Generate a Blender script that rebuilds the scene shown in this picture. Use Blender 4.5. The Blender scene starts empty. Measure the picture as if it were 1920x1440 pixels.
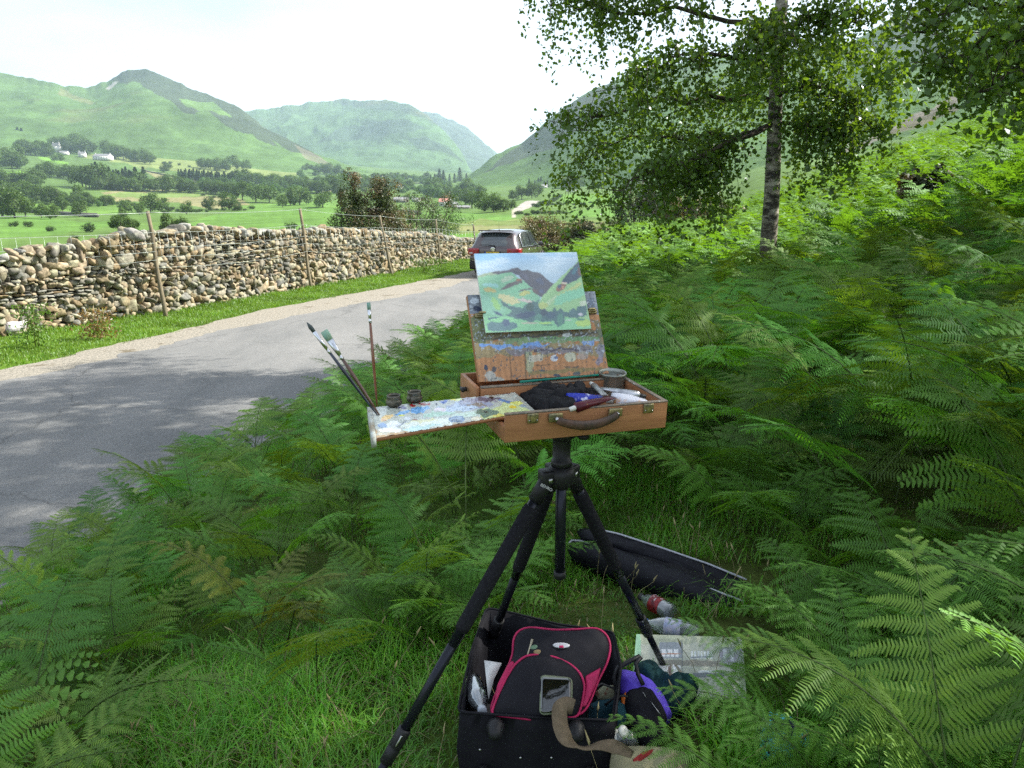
import bpy, math, random
import numpy as np
from mathutils import Vector, Matrix
random.seed(7); RNG = np.random.default_rng(7)
SC = bpy.context.scene; COLL = SC.collection
PI = math.pi
# ---------------------------------------------------------------- camera model
FPX = 1450.0; EYE = 2.5; PITCH = math.atan(335/1450.0); SP, CP = math.sin(PITCH), math.cos(PITCH)
def ray(px, py):
    a = (px-960)/FPX; b = (720-py)/FPX
    return np.array([a, CP+b*SP, -SP+b*CP])
def at_depth(px, py, Y):                 # point seen at a photo position at forward distance Y
    d = ray(px, py); return np.array([0, 0, EYE]) + d*(Y/d[1])
def at_z(px, py, z):
    d = ray(px, py); return np.array([0, 0, EYE]) + d*((z-EYE)/d[2])
def t_of(py):
    b = (720-np.asarray(py, float))/FPX; return (-SP+b*CP)/(CP+b*SP)
def u_of(px, py=385.0):
    b = (720-np.asarray(py, float))/FPX; return (np.asarray(px, float)-960)/FPX/(CP+b*SP)
def project(P):
    P = np.asarray(P, float); z = P[..., 2]-EYE
    d = P[..., 1]*CP - z*SP; up = P[..., 1]*SP + z*CP; d = np.where(np.abs(d) < 1e-6, 1e-6, d)
    return 960+FPX*P[..., 0]/d, 720-FPX*up/d
# ---------------------------------------------------------------- noise
def _h(ix, iy, iz, s):
    n = (ix*73856093) ^ (iy*19349663) ^ (iz*83492791) ^ (s*2654435761 & 0x7fffffff)
    n = (n ^ (n >> 13)) & 0x7fffffff; n = (n*1274126177) & 0x7fffffff
    n = (n ^ (n >> 15)) & 0x7fffffff
    return n/float(0x7fffffff)*2-1
def vnoise(x, y, z=0.0, s=0):
    x, y, z = np.broadcast_arrays(np.asarray(x, float), np.asarray(y, float), np.asarray(z, float))
    fx, fy, fz = np.floor(x), np.floor(y), np.floor(z); ix, iy, iz = fx.astype(np.int64), fy.astype(np.int64), fz.astype(np.int64)
    tx, ty, tz = x-fx, y-fy, z-fz; tx = tx*tx*(3-2*tx); ty = ty*ty*(3-2*ty); tz = tz*tz*(3-2*tz); r = 0
    for a in (0, 1):
        for b in (0, 1):
            for c in (0, 1):
                w = (tx if a else 1-tx)*(ty if b else 1-ty)*(tz if c else 1-tz)
                r = r+w*_h(ix+a, iy+b, iz+c, s)
    return r
def fbm(x, y, z=0.0, o=4, s=0):
    r = 0; a = 1.0
    for k in range(o):
        r = r+a*vnoise(np.asarray(x)*2**k, np.asarray(y)*2**k, np.asarray(z)*2**k, s+k*17); a *= .5
    return r
def sstep(a, b, x):
    t = np.clip((np.asarray(x, float)-a)/(b-a), 0, 1); return t*t*(3-2*t)
def inpoly(px, py, poly):
    px = np.asarray(px, float); py = np.asarray(py, float); r = np.zeros(np.shape(px), bool); n = len(poly)
    for i in range(n):
        x0, y0 = poly[i]; x1, y1 = poly[(i+1) % n]
        if y0 == y1: continue
        c = ((y0 > py) != (y1 > py)) & (px < (x1-x0)*(py-y0)/(y1-y0)+x0)
        r ^= c
    return r
def C(r, g, b, k=1.0):                    # sRGB 0-255 -> linear reflectance
    f = lambda c: (c/255/12.92 if c/255 <= .04045 else ((c/255+.055)/1.055)**2.4)
    return (f(r)*k, f(g)*k, f(b)*k)
# ---------------------------------------------------------------- object helpers
def link(o, parent=None):
    COLL.objects.link(o)
    if parent is not None: o.parent = parent
    return o
def tag(o, label=None, cat=None, group=None, kind=None):
    if label: o['label'] = label
    if cat: o['category'] = cat
    if group: o['group'] = group
    if kind: o['kind'] = kind
    return o
def empty(name, loc=(0, 0, 0), rz=0.0, M=None):
    o = bpy.data.objects.new(name, None); COLL.objects.link(o); o.empty_display_size = .1
    if M is not None: o.matrix_world = M
    else: o.location = Vector([float(v) for v in loc]); o.rotation_euler = (0, 0, rz)
    return o
def raw_mesh(name, V, F, mats, cols=None, smooth=False, midx=None):
    """F: list of int arrays (n,k)"""
    V = np.ascontiguousarray(V, np.float32).reshape(-1, 3)
    if not isinstance(F, (list, tuple)): F = [F]
    F = [np.asarray(f, np.int32) for f in F if len(f)]
    me = bpy.data.meshes.new(name); me.vertices.add(len(V)); me.vertices.foreach_set('co', V.ravel())
    nl = sum(f.size for f in F); npoly = sum(len(f) for f in F)
    me.loops.add(nl); me.loops.foreach_set('vertex_index', np.concatenate([f.ravel() for f in F]))
    st = []; c = 0
    for f in F:
        st.append(c+np.arange(len(f))*f.shape[1]); c += f.size
    me.polygons.add(npoly); me.polygons.foreach_set('loop_start', np.concatenate(st).astype(np.int32))
    if midx is not None: me.polygons.foreach_set('material_index', np.asarray(midx, np.int32))
    if smooth: me.polygons.foreach_set('use_smooth', np.ones(npoly, bool))
    if cols is not None:
        a = me.color_attributes.new('Col', 'FLOAT_COLOR', 'POINT'); c4 = np.ones((len(V), 4), np.float32); c4[:, :3] = cols
        a.data.foreach_set('color', c4.ravel())
    for m in (mats if isinstance(mats, (list, tuple)) else [mats]): me.materials.append(m)
    me.update(calc_edges=True); return me
def mobj(name, V, F, mats, parent=None, **k):
    return link(bpy.data.objects.new(name, raw_mesh(name, V, F, mats, **k)), parent)
def copy_tree(o, parent=None):
    c = o.copy(); COLL.objects.link(c); c.parent = parent
    for ch in list(o.children): copy_tree(ch, c)
    return c
def grid_faces(nu, nv):
    i = np.arange(nu-1)[:, None]*nv+np.arange(nv-1)[None, :]; i = i.ravel()
    return np.stack([i, i+nv, i+nv+1, i+1], 1)
def rot_to(d):
    d = Vector(d).normalized(); return d.to_track_quat('Z', 'Y').to_matrix()
class MB:
    def __init__(s): s.v = []; s.f = {}; s.n = 0
    def add(s, V, F):
        V = np.asarray(V, float).reshape(-1, 3)
        for f in F:
            f = list(f); s.f.setdefault(len(f), []).append([i+s.n for i in f])
        s.v.append(V); s.n += len(V); return s
    def box(s, c, size, R=None, bev=0.0):
        x, y, z = [k/2 for k in size]; b = min(bev, x*.9, y*.9, z*.9)
        if b <= 0:
            V = np.array([[a*x, e*y, g*z] for a in (-1, 1) for e in (-1, 1) for g in (-1, 1)]); F = [(0, 1, 3, 2), (4, 6, 7, 5), (0, 4, 5, 1), (2, 3, 7, 6), (0, 2, 6, 4), (1, 5, 7, 3)]
        else:
            import bmesh
            bm = bmesh.new(); bmesh.ops.create_cube(bm, size=1.0)
            for v in bm.verts: v.co = Vector((v.co.x*2*x, v.co.y*2*y, v.co.z*2*z))
            bmesh.ops.bevel(bm, geom=bm.edges[:], offset=b, segments=2, affect='EDGES', profile=.5)
            bm.verts.index_update(); V = np.array([v.co[:] for v in bm.verts]); F = [[v.index for v in f.verts] for f in bm.faces]; bm.free()
        if R is not None: V = V @ np.array(R).T
        return s.add(V+np.array(c, float), F)
    def tube(s, P, r, n=8, cap=True, flat=1.0):
        P = np.asarray(P, float); m = len(P); r = np.broadcast_to(np.asarray(r, float), (m,))
        T = np.gradient(P, axis=0); T /= np.linalg.norm(T, axis=1)[:, None]+1e-12
        a = np.array([0, 0, 1.0]) if abs(T[0][2]) < .9 else np.array([1.0, 0, 0])
        N = np.cross(T[0], a); N /= np.linalg.norm(N); V = []
        th = np.arange(n)/n*2*PI
        for i in range(m):
            N = N-T[i]*N.dot(T[i]); N /= np.linalg.norm(N)+1e-12; B = np.cross(T[i], N)
            V.append(P[i]+r[i]*(np.cos(th)[:, None]*N+flat*np.sin(th)[:, None]*B))
        V = np.concatenate(V); F = []
        for i in range(m-1):
            for k in range(n): F.append((i*n+k, i*n+(k+1) % n, (i+1)*n+(k+1) % n, (i+1)*n+k))
        if cap: F += [tuple(range(n))[::-1], tuple((m-1)*n+k for k in range(n))]
        return s.add(V, F)
    def lathe(s, prof, n=24, M=None, flat=None):
        th = np.arange(n)/n*2*PI; V = []
        for r, z in prof: V += [[r*math.cos(t), r*math.sin(t), z] for t in th]
        V = np.array(V); F = []
        for i in range(len(prof)-1):
            for k in range(n): F.append((i*n+k, i*n+(k+1) % n, (i+1)*n+(k+1) % n, (i+1)*n+k))
        if prof[0][0] > 1e-5: F.append(tuple(range(n))[::-1])
        if prof[-1][0] > 1e-5: F.append(tuple((len(prof)-1)*n+k for k in range(n)))
        if M is not None: M = np.array(M); V = V @ M[:3, :3].T+(M[:3, 3] if M.shape[0] == 4 else 0)
        return s.add(V, F)
    def blob(s, c, r, seed=0, amp=.12, n=20, m=12, R=None, freq=2.0, sq=1.0):
        u = np.arange(n)/n*2*PI; v = np.linspace(0, PI, m); U, W = np.meshgrid(u, v)
        D = np.stack([np.cos(U)*np.sin(W), np.sin(U)*np.sin(W), np.cos(W)], -1).reshape(-1, 3)
        if sq != 1: D = D/((np.abs(D)**(2*sq)).sum(1)**(1/(2*sq)))[:, None]
        k = 1+amp*fbm(D[:, 0]*freq+seed*7.1, D[:, 1]*freq, D[:, 2]*freq, 3, seed)
        V = D*k[:, None]*np.array(r)
        if R is not None: V = V @ np.array(R).T
        F = [(i*n+k2, i*n+(k2+1) % n, (i+1)*n+(k2+1) % n, (i+1)*n+k2) for i in range(m-1) for k2 in range(n)]
        return s.add(V+np.array(c), F)
    def sheet(s, G):
        G = np.asarray(G, float); nu, nv = G.shape[:2]
        return s.add(G.reshape(-1, 3), grid_faces(nu, nv).tolist())
    def prism(s, poly, z0, z1, M=None):
        n = len(poly); V = np.array([[x, y, z0] for x, y in poly]+[[x, y, z1] for x, y in poly], float)
        F = [tuple(range(n))[::-1], tuple(range(n, 2*n))]+[(i, (i+1) % n, n+(i+1) % n, n+i) for i in range(n)]
        if M is not None: M = np.array(M); V = V @ M[:3, :3].T+(M[:3, 3] if M.shape[0] == 4 else 0)
        return s.add(V, F)
    def build(s, name, mat, parent=None, smooth=False, cols=None):
        return mobj(name, np.concatenate(s.v), [np.array(f) for f in s.f.values()], mat, parent, smooth=smooth, cols=cols)
def text_mesh(txt, name, mat, parent, M, size, depth=.0006):
    cu = bpy.data.curves.new('t', 'FONT'); cu.body = txt; cu.size = size; cu.extrude = depth; cu.align_x = 'CENTER'; cu.align_y = 'CENTER'; cu.resolution_u = 3
    o = bpy.data.objects.new('t', cu); COLL.objects.link(o); dg = bpy.context.evaluated_depsgraph_get()
    me = bpy.data.meshes.new_from_object(o.evaluated_get(dg)); bpy.data.objects.remove(o); bpy.data.curves.remove(cu)
    me.materials.clear(); me.materials.append(mat); me.name = name
    o = bpy.data.objects.new(name, me); link(o, parent); o.matrix_local = M; return o
# ---------------------------------------------------------------- materials
def new_mat(name):
    m = bpy.data.materials.new(name); m.use_nodes = True; nt = m.node_tree; nt.nodes.clear()
    out = nt.nodes.new('ShaderNodeOutputMaterial'); return m, nt, out
class NT:
    def __init__(s, nt): s.nt = nt
    def n(s, t, **k):
        x = s.nt.nodes.new(t)
        for a, b in k.items():
            if a.startswith('i_'): x.inputs[a[2:].replace('_', ' ')].default_value = b
            else: setattr(x, a, b)
        return x
    def l(s, a, b): s.nt.links.new(a, b)
def M(name, col=(.5, .5, .5), col2=None, scale=20.0, rough=.6, metal=0.0, bump=.15, bscale=None, spec=.4, detail=6.0, attr=False, thr=(.35, .65), trans=0.0, coat=0.0, bdist=.002, stretch=None, ior=1.45, wear=None):
    m, nt, out = new_mat(name); g = NT(nt); p = g.n('ShaderNodeBsdfPrincipled'); g.l(p.outputs[0], out.inputs[0])
    p.inputs['Roughness'].default_value = rough; p.inputs['Metallic'].default_value = metal; p.inputs['Specular IOR Level'].default_value = spec
    p.inputs['Transmission Weight'].default_value = trans; p.inputs['Coat Weight'].default_value = coat; p.inputs['IOR'].default_value = ior
    tc = g.n('ShaderNodeTexCoord'); mp = g.n('ShaderNodeMapping'); g.l(tc.outputs['Object'], mp.inputs[0])
    if stretch: mp.inputs['Scale'].default_value = stretch
    nz = g.n('ShaderNodeTexNoise', i_Scale=scale, i_Detail=detail, i_Roughness=.6); g.l(mp.outputs[0], nz.inputs['Vector'])
    rp = g.n('ShaderNodeMapRange'); rp.inputs[1].default_value = thr[0]; rp.inputs[2].default_value = thr[1]; g.l(nz.outputs['Fac'], rp.inputs[0])
    mx = g.n('ShaderNodeMix', data_type='RGBA'); g.l(rp.outputs[0], mx.inputs['Factor'])
    if attr:
        at = g.n('ShaderNodeAttribute', attribute_name='Col'); k = col2 if isinstance(col2, float) else .75
        mu = g.n('ShaderNodeMix', data_type='RGBA', blend_type='MULTIPLY'); mu.inputs['Factor'].default_value = 1
        mx.inputs[6].default_value = (k, k, k, 1); mx.inputs[7].default_value = (2-k, 2-k, 2-k, 1)
        g.l(at.outputs['Color'], mu.inputs[6]); g.l(mx.outputs[2], mu.inputs[7]); res = mu.outputs[2]
    else:
        c2 = col2 if col2 is not None else tuple(c*.72 for c in col)
        mx.inputs[6].default_value = (*col, 1); mx.inputs[7].default_value = (*c2, 1); res = mx.outputs[2]
    if wear:
        wn = g.n('ShaderNodeTexNoise', i_Scale=wear[1], i_Detail=8.0, i_Roughness=.7); g.l(mp.outputs[0], wn.inputs['Vector'])
        wr = g.n('ShaderNodeMapRange'); wr.inputs[1].default_value = wear[2]; wr.inputs[2].default_value = wear[2]+.05; g.l(wn.outputs['Fac'], wr.inputs[0])
        wm = g.n('ShaderNodeMix', data_type='RGBA'); g.l(wr.outputs[0], wm.inputs['Factor']); g.l(res, wm.inputs[6]); wm.inputs[7].default_value = (*wear[0], 1); res = wm.outputs[2]
    g.l(res, p.inputs['Base Color'])
    if bump:
        bn = g.n('ShaderNodeTexNoise', i_Scale=bscale or scale*4, i_Detail=5.0); g.l(mp.outputs[0], bn.inputs['Vector'])
        bp = g.n('ShaderNodeBump'); bp.inputs['Strength'].default_value = bump; bp.inputs['Distance'].default_value = bdist; g.l(bn.outputs['Fac'], bp.inputs['Height']); g.l(bp.outputs[0], p.inputs['Normal'])
    return m
def leaf_mat(name, trans=.45, gloss=.06, tcol=(1.5, 1.6, .55), rnd=.25, rough=.45):
    """leaf: colour attribute x per-object variation; light passes through with a yellower tint"""
    m, nt, out = new_mat(name); g = NT(nt); at = g.n('ShaderNodeAttribute', attribute_name='Col')
    oi = g.n('ShaderNodeObjectInfo'); mr = g.n('ShaderNodeMapRange'); mr.inputs[3].default_value = 1-rnd; mr.inputs[4].default_value = 1+rnd; g.l(oi.outputs['Random'], mr.inputs[0])
    v = g.n('ShaderNodeVectorMath', operation='SCALE'); g.l(at.outputs['Color'], v.inputs[0]); g.l(mr.outputs[0], v.inputs['Scale'])
    d = g.n('ShaderNodeBsdfDiffuse'); g.l(v.outputs[0], d.inputs[0])
    t = g.n('ShaderNodeBsdfTranslucent'); tv = g.n('ShaderNodeVectorMath', operation='MULTIPLY'); tv.inputs[1].default_value = tcol; g.l(v.outputs[0], tv.inputs[0]); g.l(tv.outputs[0], t.inputs[0])
    a = g.n('ShaderNodeMixShader'); a.inputs[0].default_value = trans; g.l(d.outputs[0], a.inputs[1]); g.l(t.outputs[0], a.inputs[2])
    s = g.n('ShaderNodeBsdfGlossy'); s.inputs['Roughness'].default_value = rough; s.inputs['Color'].default_value = (.8, .85, .9, 1)
    b = g.n('ShaderNodeMixShader'); b.inputs[0].default_value = gloss; g.l(a.outputs[0], b.inputs[1]); g.l(s.outputs[0], b.inputs[2]); g.l(b.outputs[0], out.inputs[0]); return m
def attr_paint(name, rough=.5, spec=.4, bump=.5, bscale=90, bdist=.001, coat=0.0):
    m, nt, out = new_mat(name); g = NT(nt); p = g.n('ShaderNodeBsdfPrincipled'); g.l(p.outputs[0], out.inputs[0]); at = g.n('ShaderNodeAttribute', attribute_name='Col'); g.l(at.outputs['Color'], p.inputs['Base Color'])
    p.inputs['Roughness'].default_value = rough; p.inputs['Specular IOR Level'].default_value = spec; p.inputs['Coat Weight'].default_value = coat
    tc = g.n('ShaderNodeTexCoord'); bn = g.n('ShaderNodeTexNoise', i_Scale=bscale, i_Detail=4.0); g.l(tc.outputs['Object'], bn.inputs['Vector'])
    bp = g.n('ShaderNodeBump'); bp.inputs['Strength'].default_value = bump; bp.inputs['Distance'].default_value = bdist; g.l(bn.outputs['Fac'], bp.inputs['Height']); g.l(bp.outputs[0], p.inputs['Normal']); return m
def lerp(a, b, t): return a+(b-a)*t
def paint(X, Y, base, patches, warp=0, wf=.02, s=0, jit=.06):
    """procedural paint coat: polygons laid on a surface with ragged brush edges"""
    X = np.asarray(X, float); Y = np.asarray(Y, float)
    out = np.empty(X.shape+(3,)); out[:] = base if not callable(base) else base(X, Y)
    for i, pt in enumerate(patches):
        col, poly = pt[0], pt[1]; w = pt[2] if len(pt) > 2 else warp; al = pt[3] if len(pt) > 3 else 1.0
        wx = X+w*fbm(X*wf, Y*wf, i*3.7, 3, s+i); wy = Y+w*fbm(X*wf+50, Y*wf, i*3.7, 3, s+i)
        x0 = min(p[0] for p in poly)-3; x1 = max(p[0] for p in poly)+3; y0 = min(p[1] for p in poly)-3; y1 = max(p[1] for p in poly)+3
        m = inpoly(wx, wy, poly); out[m] = out[m]*(1-al)+np.array(col)*al
    if jit: out *= (1+jit*fbm(X*wf*3, Y*wf*3, 9.1, 3, s+99))[..., None]
    return np.clip(out, 0, 1)
def ell(cx, cy, rx, ry, n=14, a=0.0):
    return [(cx+rx*math.cos(k*2*PI/n)*math.cos(a)-ry*math.sin(k*2*PI/n)*math.sin(a), cy+rx*math.cos(k*2*PI/n)*math.sin(a)+ry*math.sin(k*2*PI/n)*math.cos(a)) for k in range(n)]
# ================================================================ TERRAIN
RRy = [-12, 1.5, 4.7, 6.84, 9.34, 12, 15.7, 20, 27, 38, 50, 70, 120]; RRx = [-5.2, -3.75, -3.3, -2.9, -2.27, -1.6, -.8, .2, 1.5, 3.6, 6.8, 13.5, 32]
GLy = [-12, 5, 9, 11, 15, 19, 23.3, 27.7, 36, 45, 60, 120]; GLx = [-13.8, -9.9, -8.9, -8.24, -6.95, -6.1, -4.3, -2.5, .2, 3.0, 7.5, 28]
ALy = [-12, 5, 9.88, 10.9, 12.7, 15.5, 18.5, 20.4, 23.3, 28, 36, 45, 60, 120]; ALx = [-12.6, -8.9, -7.6, -7.4, -6.75, -6.0, -4.7, -3.8, -2.4, -1.0, .9, 3.5, 8, 28.5]
WLy = [-12, 7, 13.83, 14.7, 18.23, 24.06, 28.35, 35.8, 44, 56]; WLx = [-22.5, -13.5, -10.3, -9.9, -8.25, -6.3, -4.75, -2.4, .2, 4.2]
def RR(y): return np.interp(y, RRy, RRx)
def GL(y): return np.interp(y, GLy, GLx)
def AL(y): return np.interp(y, ALy, ALx)
def WL(y): return np.interp(y, WLy, WLx)
FS = [-50, -.12, 0, .8, 1.6, 2.6, 3.3, 4.3, 5.2, 6.5, 8.6, 12, 20, 32, 60, 100]; FZ = [-.03, -.03, .004, .33, .58, .82, .93, .98, 1.1, 1.42, 2.25, 3.55, 6.5, 10.4, 18, 27]
def near_z(x, y):
    x = np.asarray(x, float); y = np.asarray(y, float)
    s = (x-RR(y))*.95; z = 0
    for o in (-.25, 0, .25): z = z+np.interp(s+np.where(s > .3, o, 0), FS, FZ)/3
    d = (GL(y)-x)*.93; z = z+np.interp(d, [-.1, .1, 1.2], [0, .02, .04])
    w = (WL(y)-x)*.9; z = z+np.interp(w, [.8, 3, 10, 30], [0, -.3, -.9, -1.3])
    n = fbm(x*.55, y*.55, 0, 4, 3)*.07*sstep(.2, 2, s)*(1-.6*sstep(1.5, .5, np.hypot(x-.4, y-2.2)))
    return z+n+fbm(x*.9, y*.9, 0, 3, 5)*.03*sstep(.3, 1, d)
PXC = [-900, 0, 300, 600, 850, 1000, 1200, 1500, 1900, 2600]
TAB = [[(45, 500), (80, 465), (120, 447), (200, 428), (300, 408), (450, 388), (650, 355), (900, 320), (1200, 285), (1550, 255), (2600, 225)],
 [(45, 500), (80, 465), (120, 447), (200, 428), (300, 408), (450, 388), (650, 355), (900, 318), (1200, 285), (1550, 262), (2600, 235)],
 [(45, 490), (80, 462), (120, 442), (200, 422), (300, 404), (450, 388), (650, 365), (900, 338), (1200, 308), (1550, 283), (2600, 260)],
 [(45, 480), (80, 455), (120, 438), (200, 413), (300, 398), (450, 387), (700, 368), (1000, 348), (1300, 330), (1650, 316), (2600, 305)],
 [(45, 475), (80, 450), (120, 433), (200, 414), (300, 402), (450, 392), (700, 374), (1000, 356), (1400, 342), (1900, 330), (2600, 322)],
 [(45, 470), (80, 446), (120, 429), (200, 412), (300, 396), (450, 380), (650, 366), (900, 352), (1200, 345), (1900, 335), (2600, 330)],
 [(45, 455), (80, 436), (120, 420), (200, 403), (300, 388), (450, 373), (650, 355), (900, 345), (1200, 340), (1900, 335), (2600, 330)],
 [(45, 362), (80, 345), (120, 330), (200, 318), (300, 308), (450, 300), (650, 290), (900, 285), (1200, 280), (1900, 280), (2600, 280)],
 [(45, 250), (80, 232), (120, 222), (200, 212), (300, 205), (450, 200), (650, 195), (900, 190), (1200, 190), (1900, 190), (2600, 190)],
 [(45, 100), (80, 90), (120, 80), (200, 80), (300, 80), (450, 80), (650, 80), (900, 80), (1200, 80), (1900, 80), (2600, 80)]]
LG = np.linspace(math.log(45), math.log(2600), 60); UC = u_of(PXC)
TT = np.array([np.interp(LG, [math.log(a) for a, b in r], t_of([b for a, b in r])) for r in TAB])
def table_t(u, Y):
    u = np.clip(u, UC[0], UC[-1]-1e-6); ly = np.clip(np.log(np.maximum(Y, 1)), LG[0], LG[-1]-1e-6)
    i = np.clip(np.searchsorted(UC, u)-1, 0, len(UC)-2); j = np.clip(((ly-LG[0])/(LG[1]-LG[0])).astype(int), 0, len(LG)-2)
    a = (u-UC[i])/(UC[i+1]-UC[i]); a = a*a*(3-2*a)*.5+a*.5; b = (ly-LG[j])/(LG[j+1]-LG[j])
    return (TT[i, j]*(1-a)+TT[i+1, j]*a)*(1-b)+(TT[i, j+1]*(1-a)+TT[i+1, j+1]*a)*b
def ground_z(x, y):
    x = np.asarray(x, float); y = np.asarray(y, float); nz = near_z(x, y); Y = np.maximum(y, 40)
    far = EYE+table_t(x/Y, Y)*Y+fbm(x/60, y/60, 0, 3, 11)*np.minimum(Y*.0025, 1.6)*sstep(60, 150, Y)
    k = sstep(46, 95, y); return nz*(1-k)+far*k
def on_valley(px, py, zoff=0):              # the valley point that a photo position falls on
    u = float(u_of(px, py)); t = float(t_of(py)); Ys = np.exp(np.linspace(math.log(50), math.log(2550), 500))
    tt = (ground_z(u*Ys, Ys)-EYE)/Ys; k = np.where(tt >= t)[0]
    Y = Ys[k[0]] if len(k) else 2300.0
    return float(u*Y), float(Y), float(ground_z(u*Y, Y))+zoff
GREEN = {'field': (.085, .145, .034), 'rough': (.09, .12, .035), 'tan': (.19, .18, .085), 'slope': (.075, .13, .034)}
fields = [
 (GREEN['slope'], [(-400, 200), (1100, 200), (1100, 345), (700, 350), (-400, 350)], 3),
 ((.15, .19, .06), [(150, 265), (400, 280), (560, 310), (560, 330), (380, 325), (160, 300)], 5),
 ((.12, .24, .035), [(75, 292), (130, 305), (125, 310), (70, 297)], 1), ((.11, .22, .03), [(0, 320), (70, 322), (70, 345), (0, 340)], 3),
 (GREEN['tan'], [(268, 320), (340, 330), (425, 346), (400, 352), (300, 338)], 2), ((.13, .2, .05), [(290, 334), (400, 352), (340, 354), (285, 345)], 2),
 (GREEN['tan'], [(190, 362), (240, 356), (330, 357), (450, 372), (470, 384), (400, 391), (300, 378), (215, 378)], 2), ((.14, .2, .055), [(195, 366), (240, 358), (330, 359), (400, 366), (330, 371), (230, 370)], 3),
 (GREEN['tan'], [(560, 348), (640, 352), (640, 358), (560, 356)], 2),
 ((.105, .19, .036), [(60, 380), (240, 387), (240, 402), (130, 402), (60, 394)], 2), ((.09, .175, .034), [(-300, 402), (60, 404), (150, 415), (260, 418), (120, 438), (0, 446), (-300, 450)], 2),
 ((.09, .175, .034), [(330, 432), (400, 402), (480, 392), (560, 389), (650, 388), (650, 440), (560, 450), (330, 445)], 2), ((.10, .19, .036), [(440, 386), (560, 380), (640, 376), (640, 390), (480, 394)], 2),
 ((.09, .175, .034), [(640, 392), (830, 396), (900, 402), (960, 402), (960, 412), (820, 412), (640, 430)], 2), ((.12, .16, .045), [(800, 418), (960, 412), (1180, 418), (1180, 470), (800, 470)], 4), ((.16, .17, .07), [(850, 425), (1000, 421), (1100, 430), (1000, 436), (860, 434)], 3), ((.10, .21, .03), [(840, 437), (1180, 436), (1180, 444), (840, 443)], 2),
 ((.10, .20, .036), [(1060, 396), (1120, 390), (1190, 387), (1190, 404), (1080, 406)], 2), ((.10, .2, .03), [(1040, 365), (1190, 362), (1190, 385), (1060, 382)], 3),
 ((.30, .28, .25), [(962, 391), (985, 377), (1012, 376), (1000, 386), (972, 397)], 1.2), ((.34, .31, .25), [(958, 392), (969, 393), (967, 408), (961, 408)], 1)]
def ground_cols(V):
    px, py = project(V); x, y = V[:, 0], V[:, 1]
    c = paint(px, py, GREEN['field'], fields, 2, .03, 31, .10); far = sstep(42, 60, y)[:, None]
    c *= (1+.16*fbm(x/14, y/14, 0, 4, 61)*sstep(60, 120, y))[:, None]
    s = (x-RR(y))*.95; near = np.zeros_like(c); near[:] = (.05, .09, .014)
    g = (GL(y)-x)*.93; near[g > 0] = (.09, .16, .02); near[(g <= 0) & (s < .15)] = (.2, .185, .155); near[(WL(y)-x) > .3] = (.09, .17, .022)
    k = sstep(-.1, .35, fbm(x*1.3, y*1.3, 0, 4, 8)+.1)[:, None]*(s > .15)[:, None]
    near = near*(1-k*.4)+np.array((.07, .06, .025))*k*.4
    return near*(1-far)+c*far
M_ground = M('ground_grass_and_soil', attr=True, col2=.72, scale=6, rough=.95, bump=.6, bscale=25, bdist=.03, spec=.1)
gx = np.unique(np.concatenate([np.linspace(-75, -16, 40), np.linspace(-16, -5, 70), np.linspace(-5, 6, 110), np.linspace(6, 22, 70), np.linspace(22, 75, 40)]))
gy = np.unique(np.concatenate([np.linspace(-14, 0, 40), np.linspace(0, 12, 110), np.linspace(12, 45, 150)]))
X, Y = np.meshgrid(gx, gy, indexing='ij'); V = np.stack([X, Y, ground_z(X, Y)], -1).reshape(-1, 3)
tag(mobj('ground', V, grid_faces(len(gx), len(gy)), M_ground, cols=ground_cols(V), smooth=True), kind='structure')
us = np.unique(np.concatenate([np.linspace(-1.66, -.68, 60), np.linspace(-.68, .68, 560), np.linspace(.68, 1.66, 60)])); ys = np.exp(np.linspace(math.log(45), math.log(2550), 300))
U_, Y = np.meshgrid(us, ys, indexing='ij'); X = U_*Y; V = np.stack([X, Y, ground_z(X, Y)], -1).reshape(-1, 3)
M_valley = M('valley_pasture', attr=True, col2=.85, scale=.25, rough=.95, bump=.5, bscale=1.2, bdist=.3, spec=.1)
tag(mobj('valley_floor', V, grid_faces(len(us), len(ys)), M_valley, cols=ground_cols(V), smooth=True), kind='structure')
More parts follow.
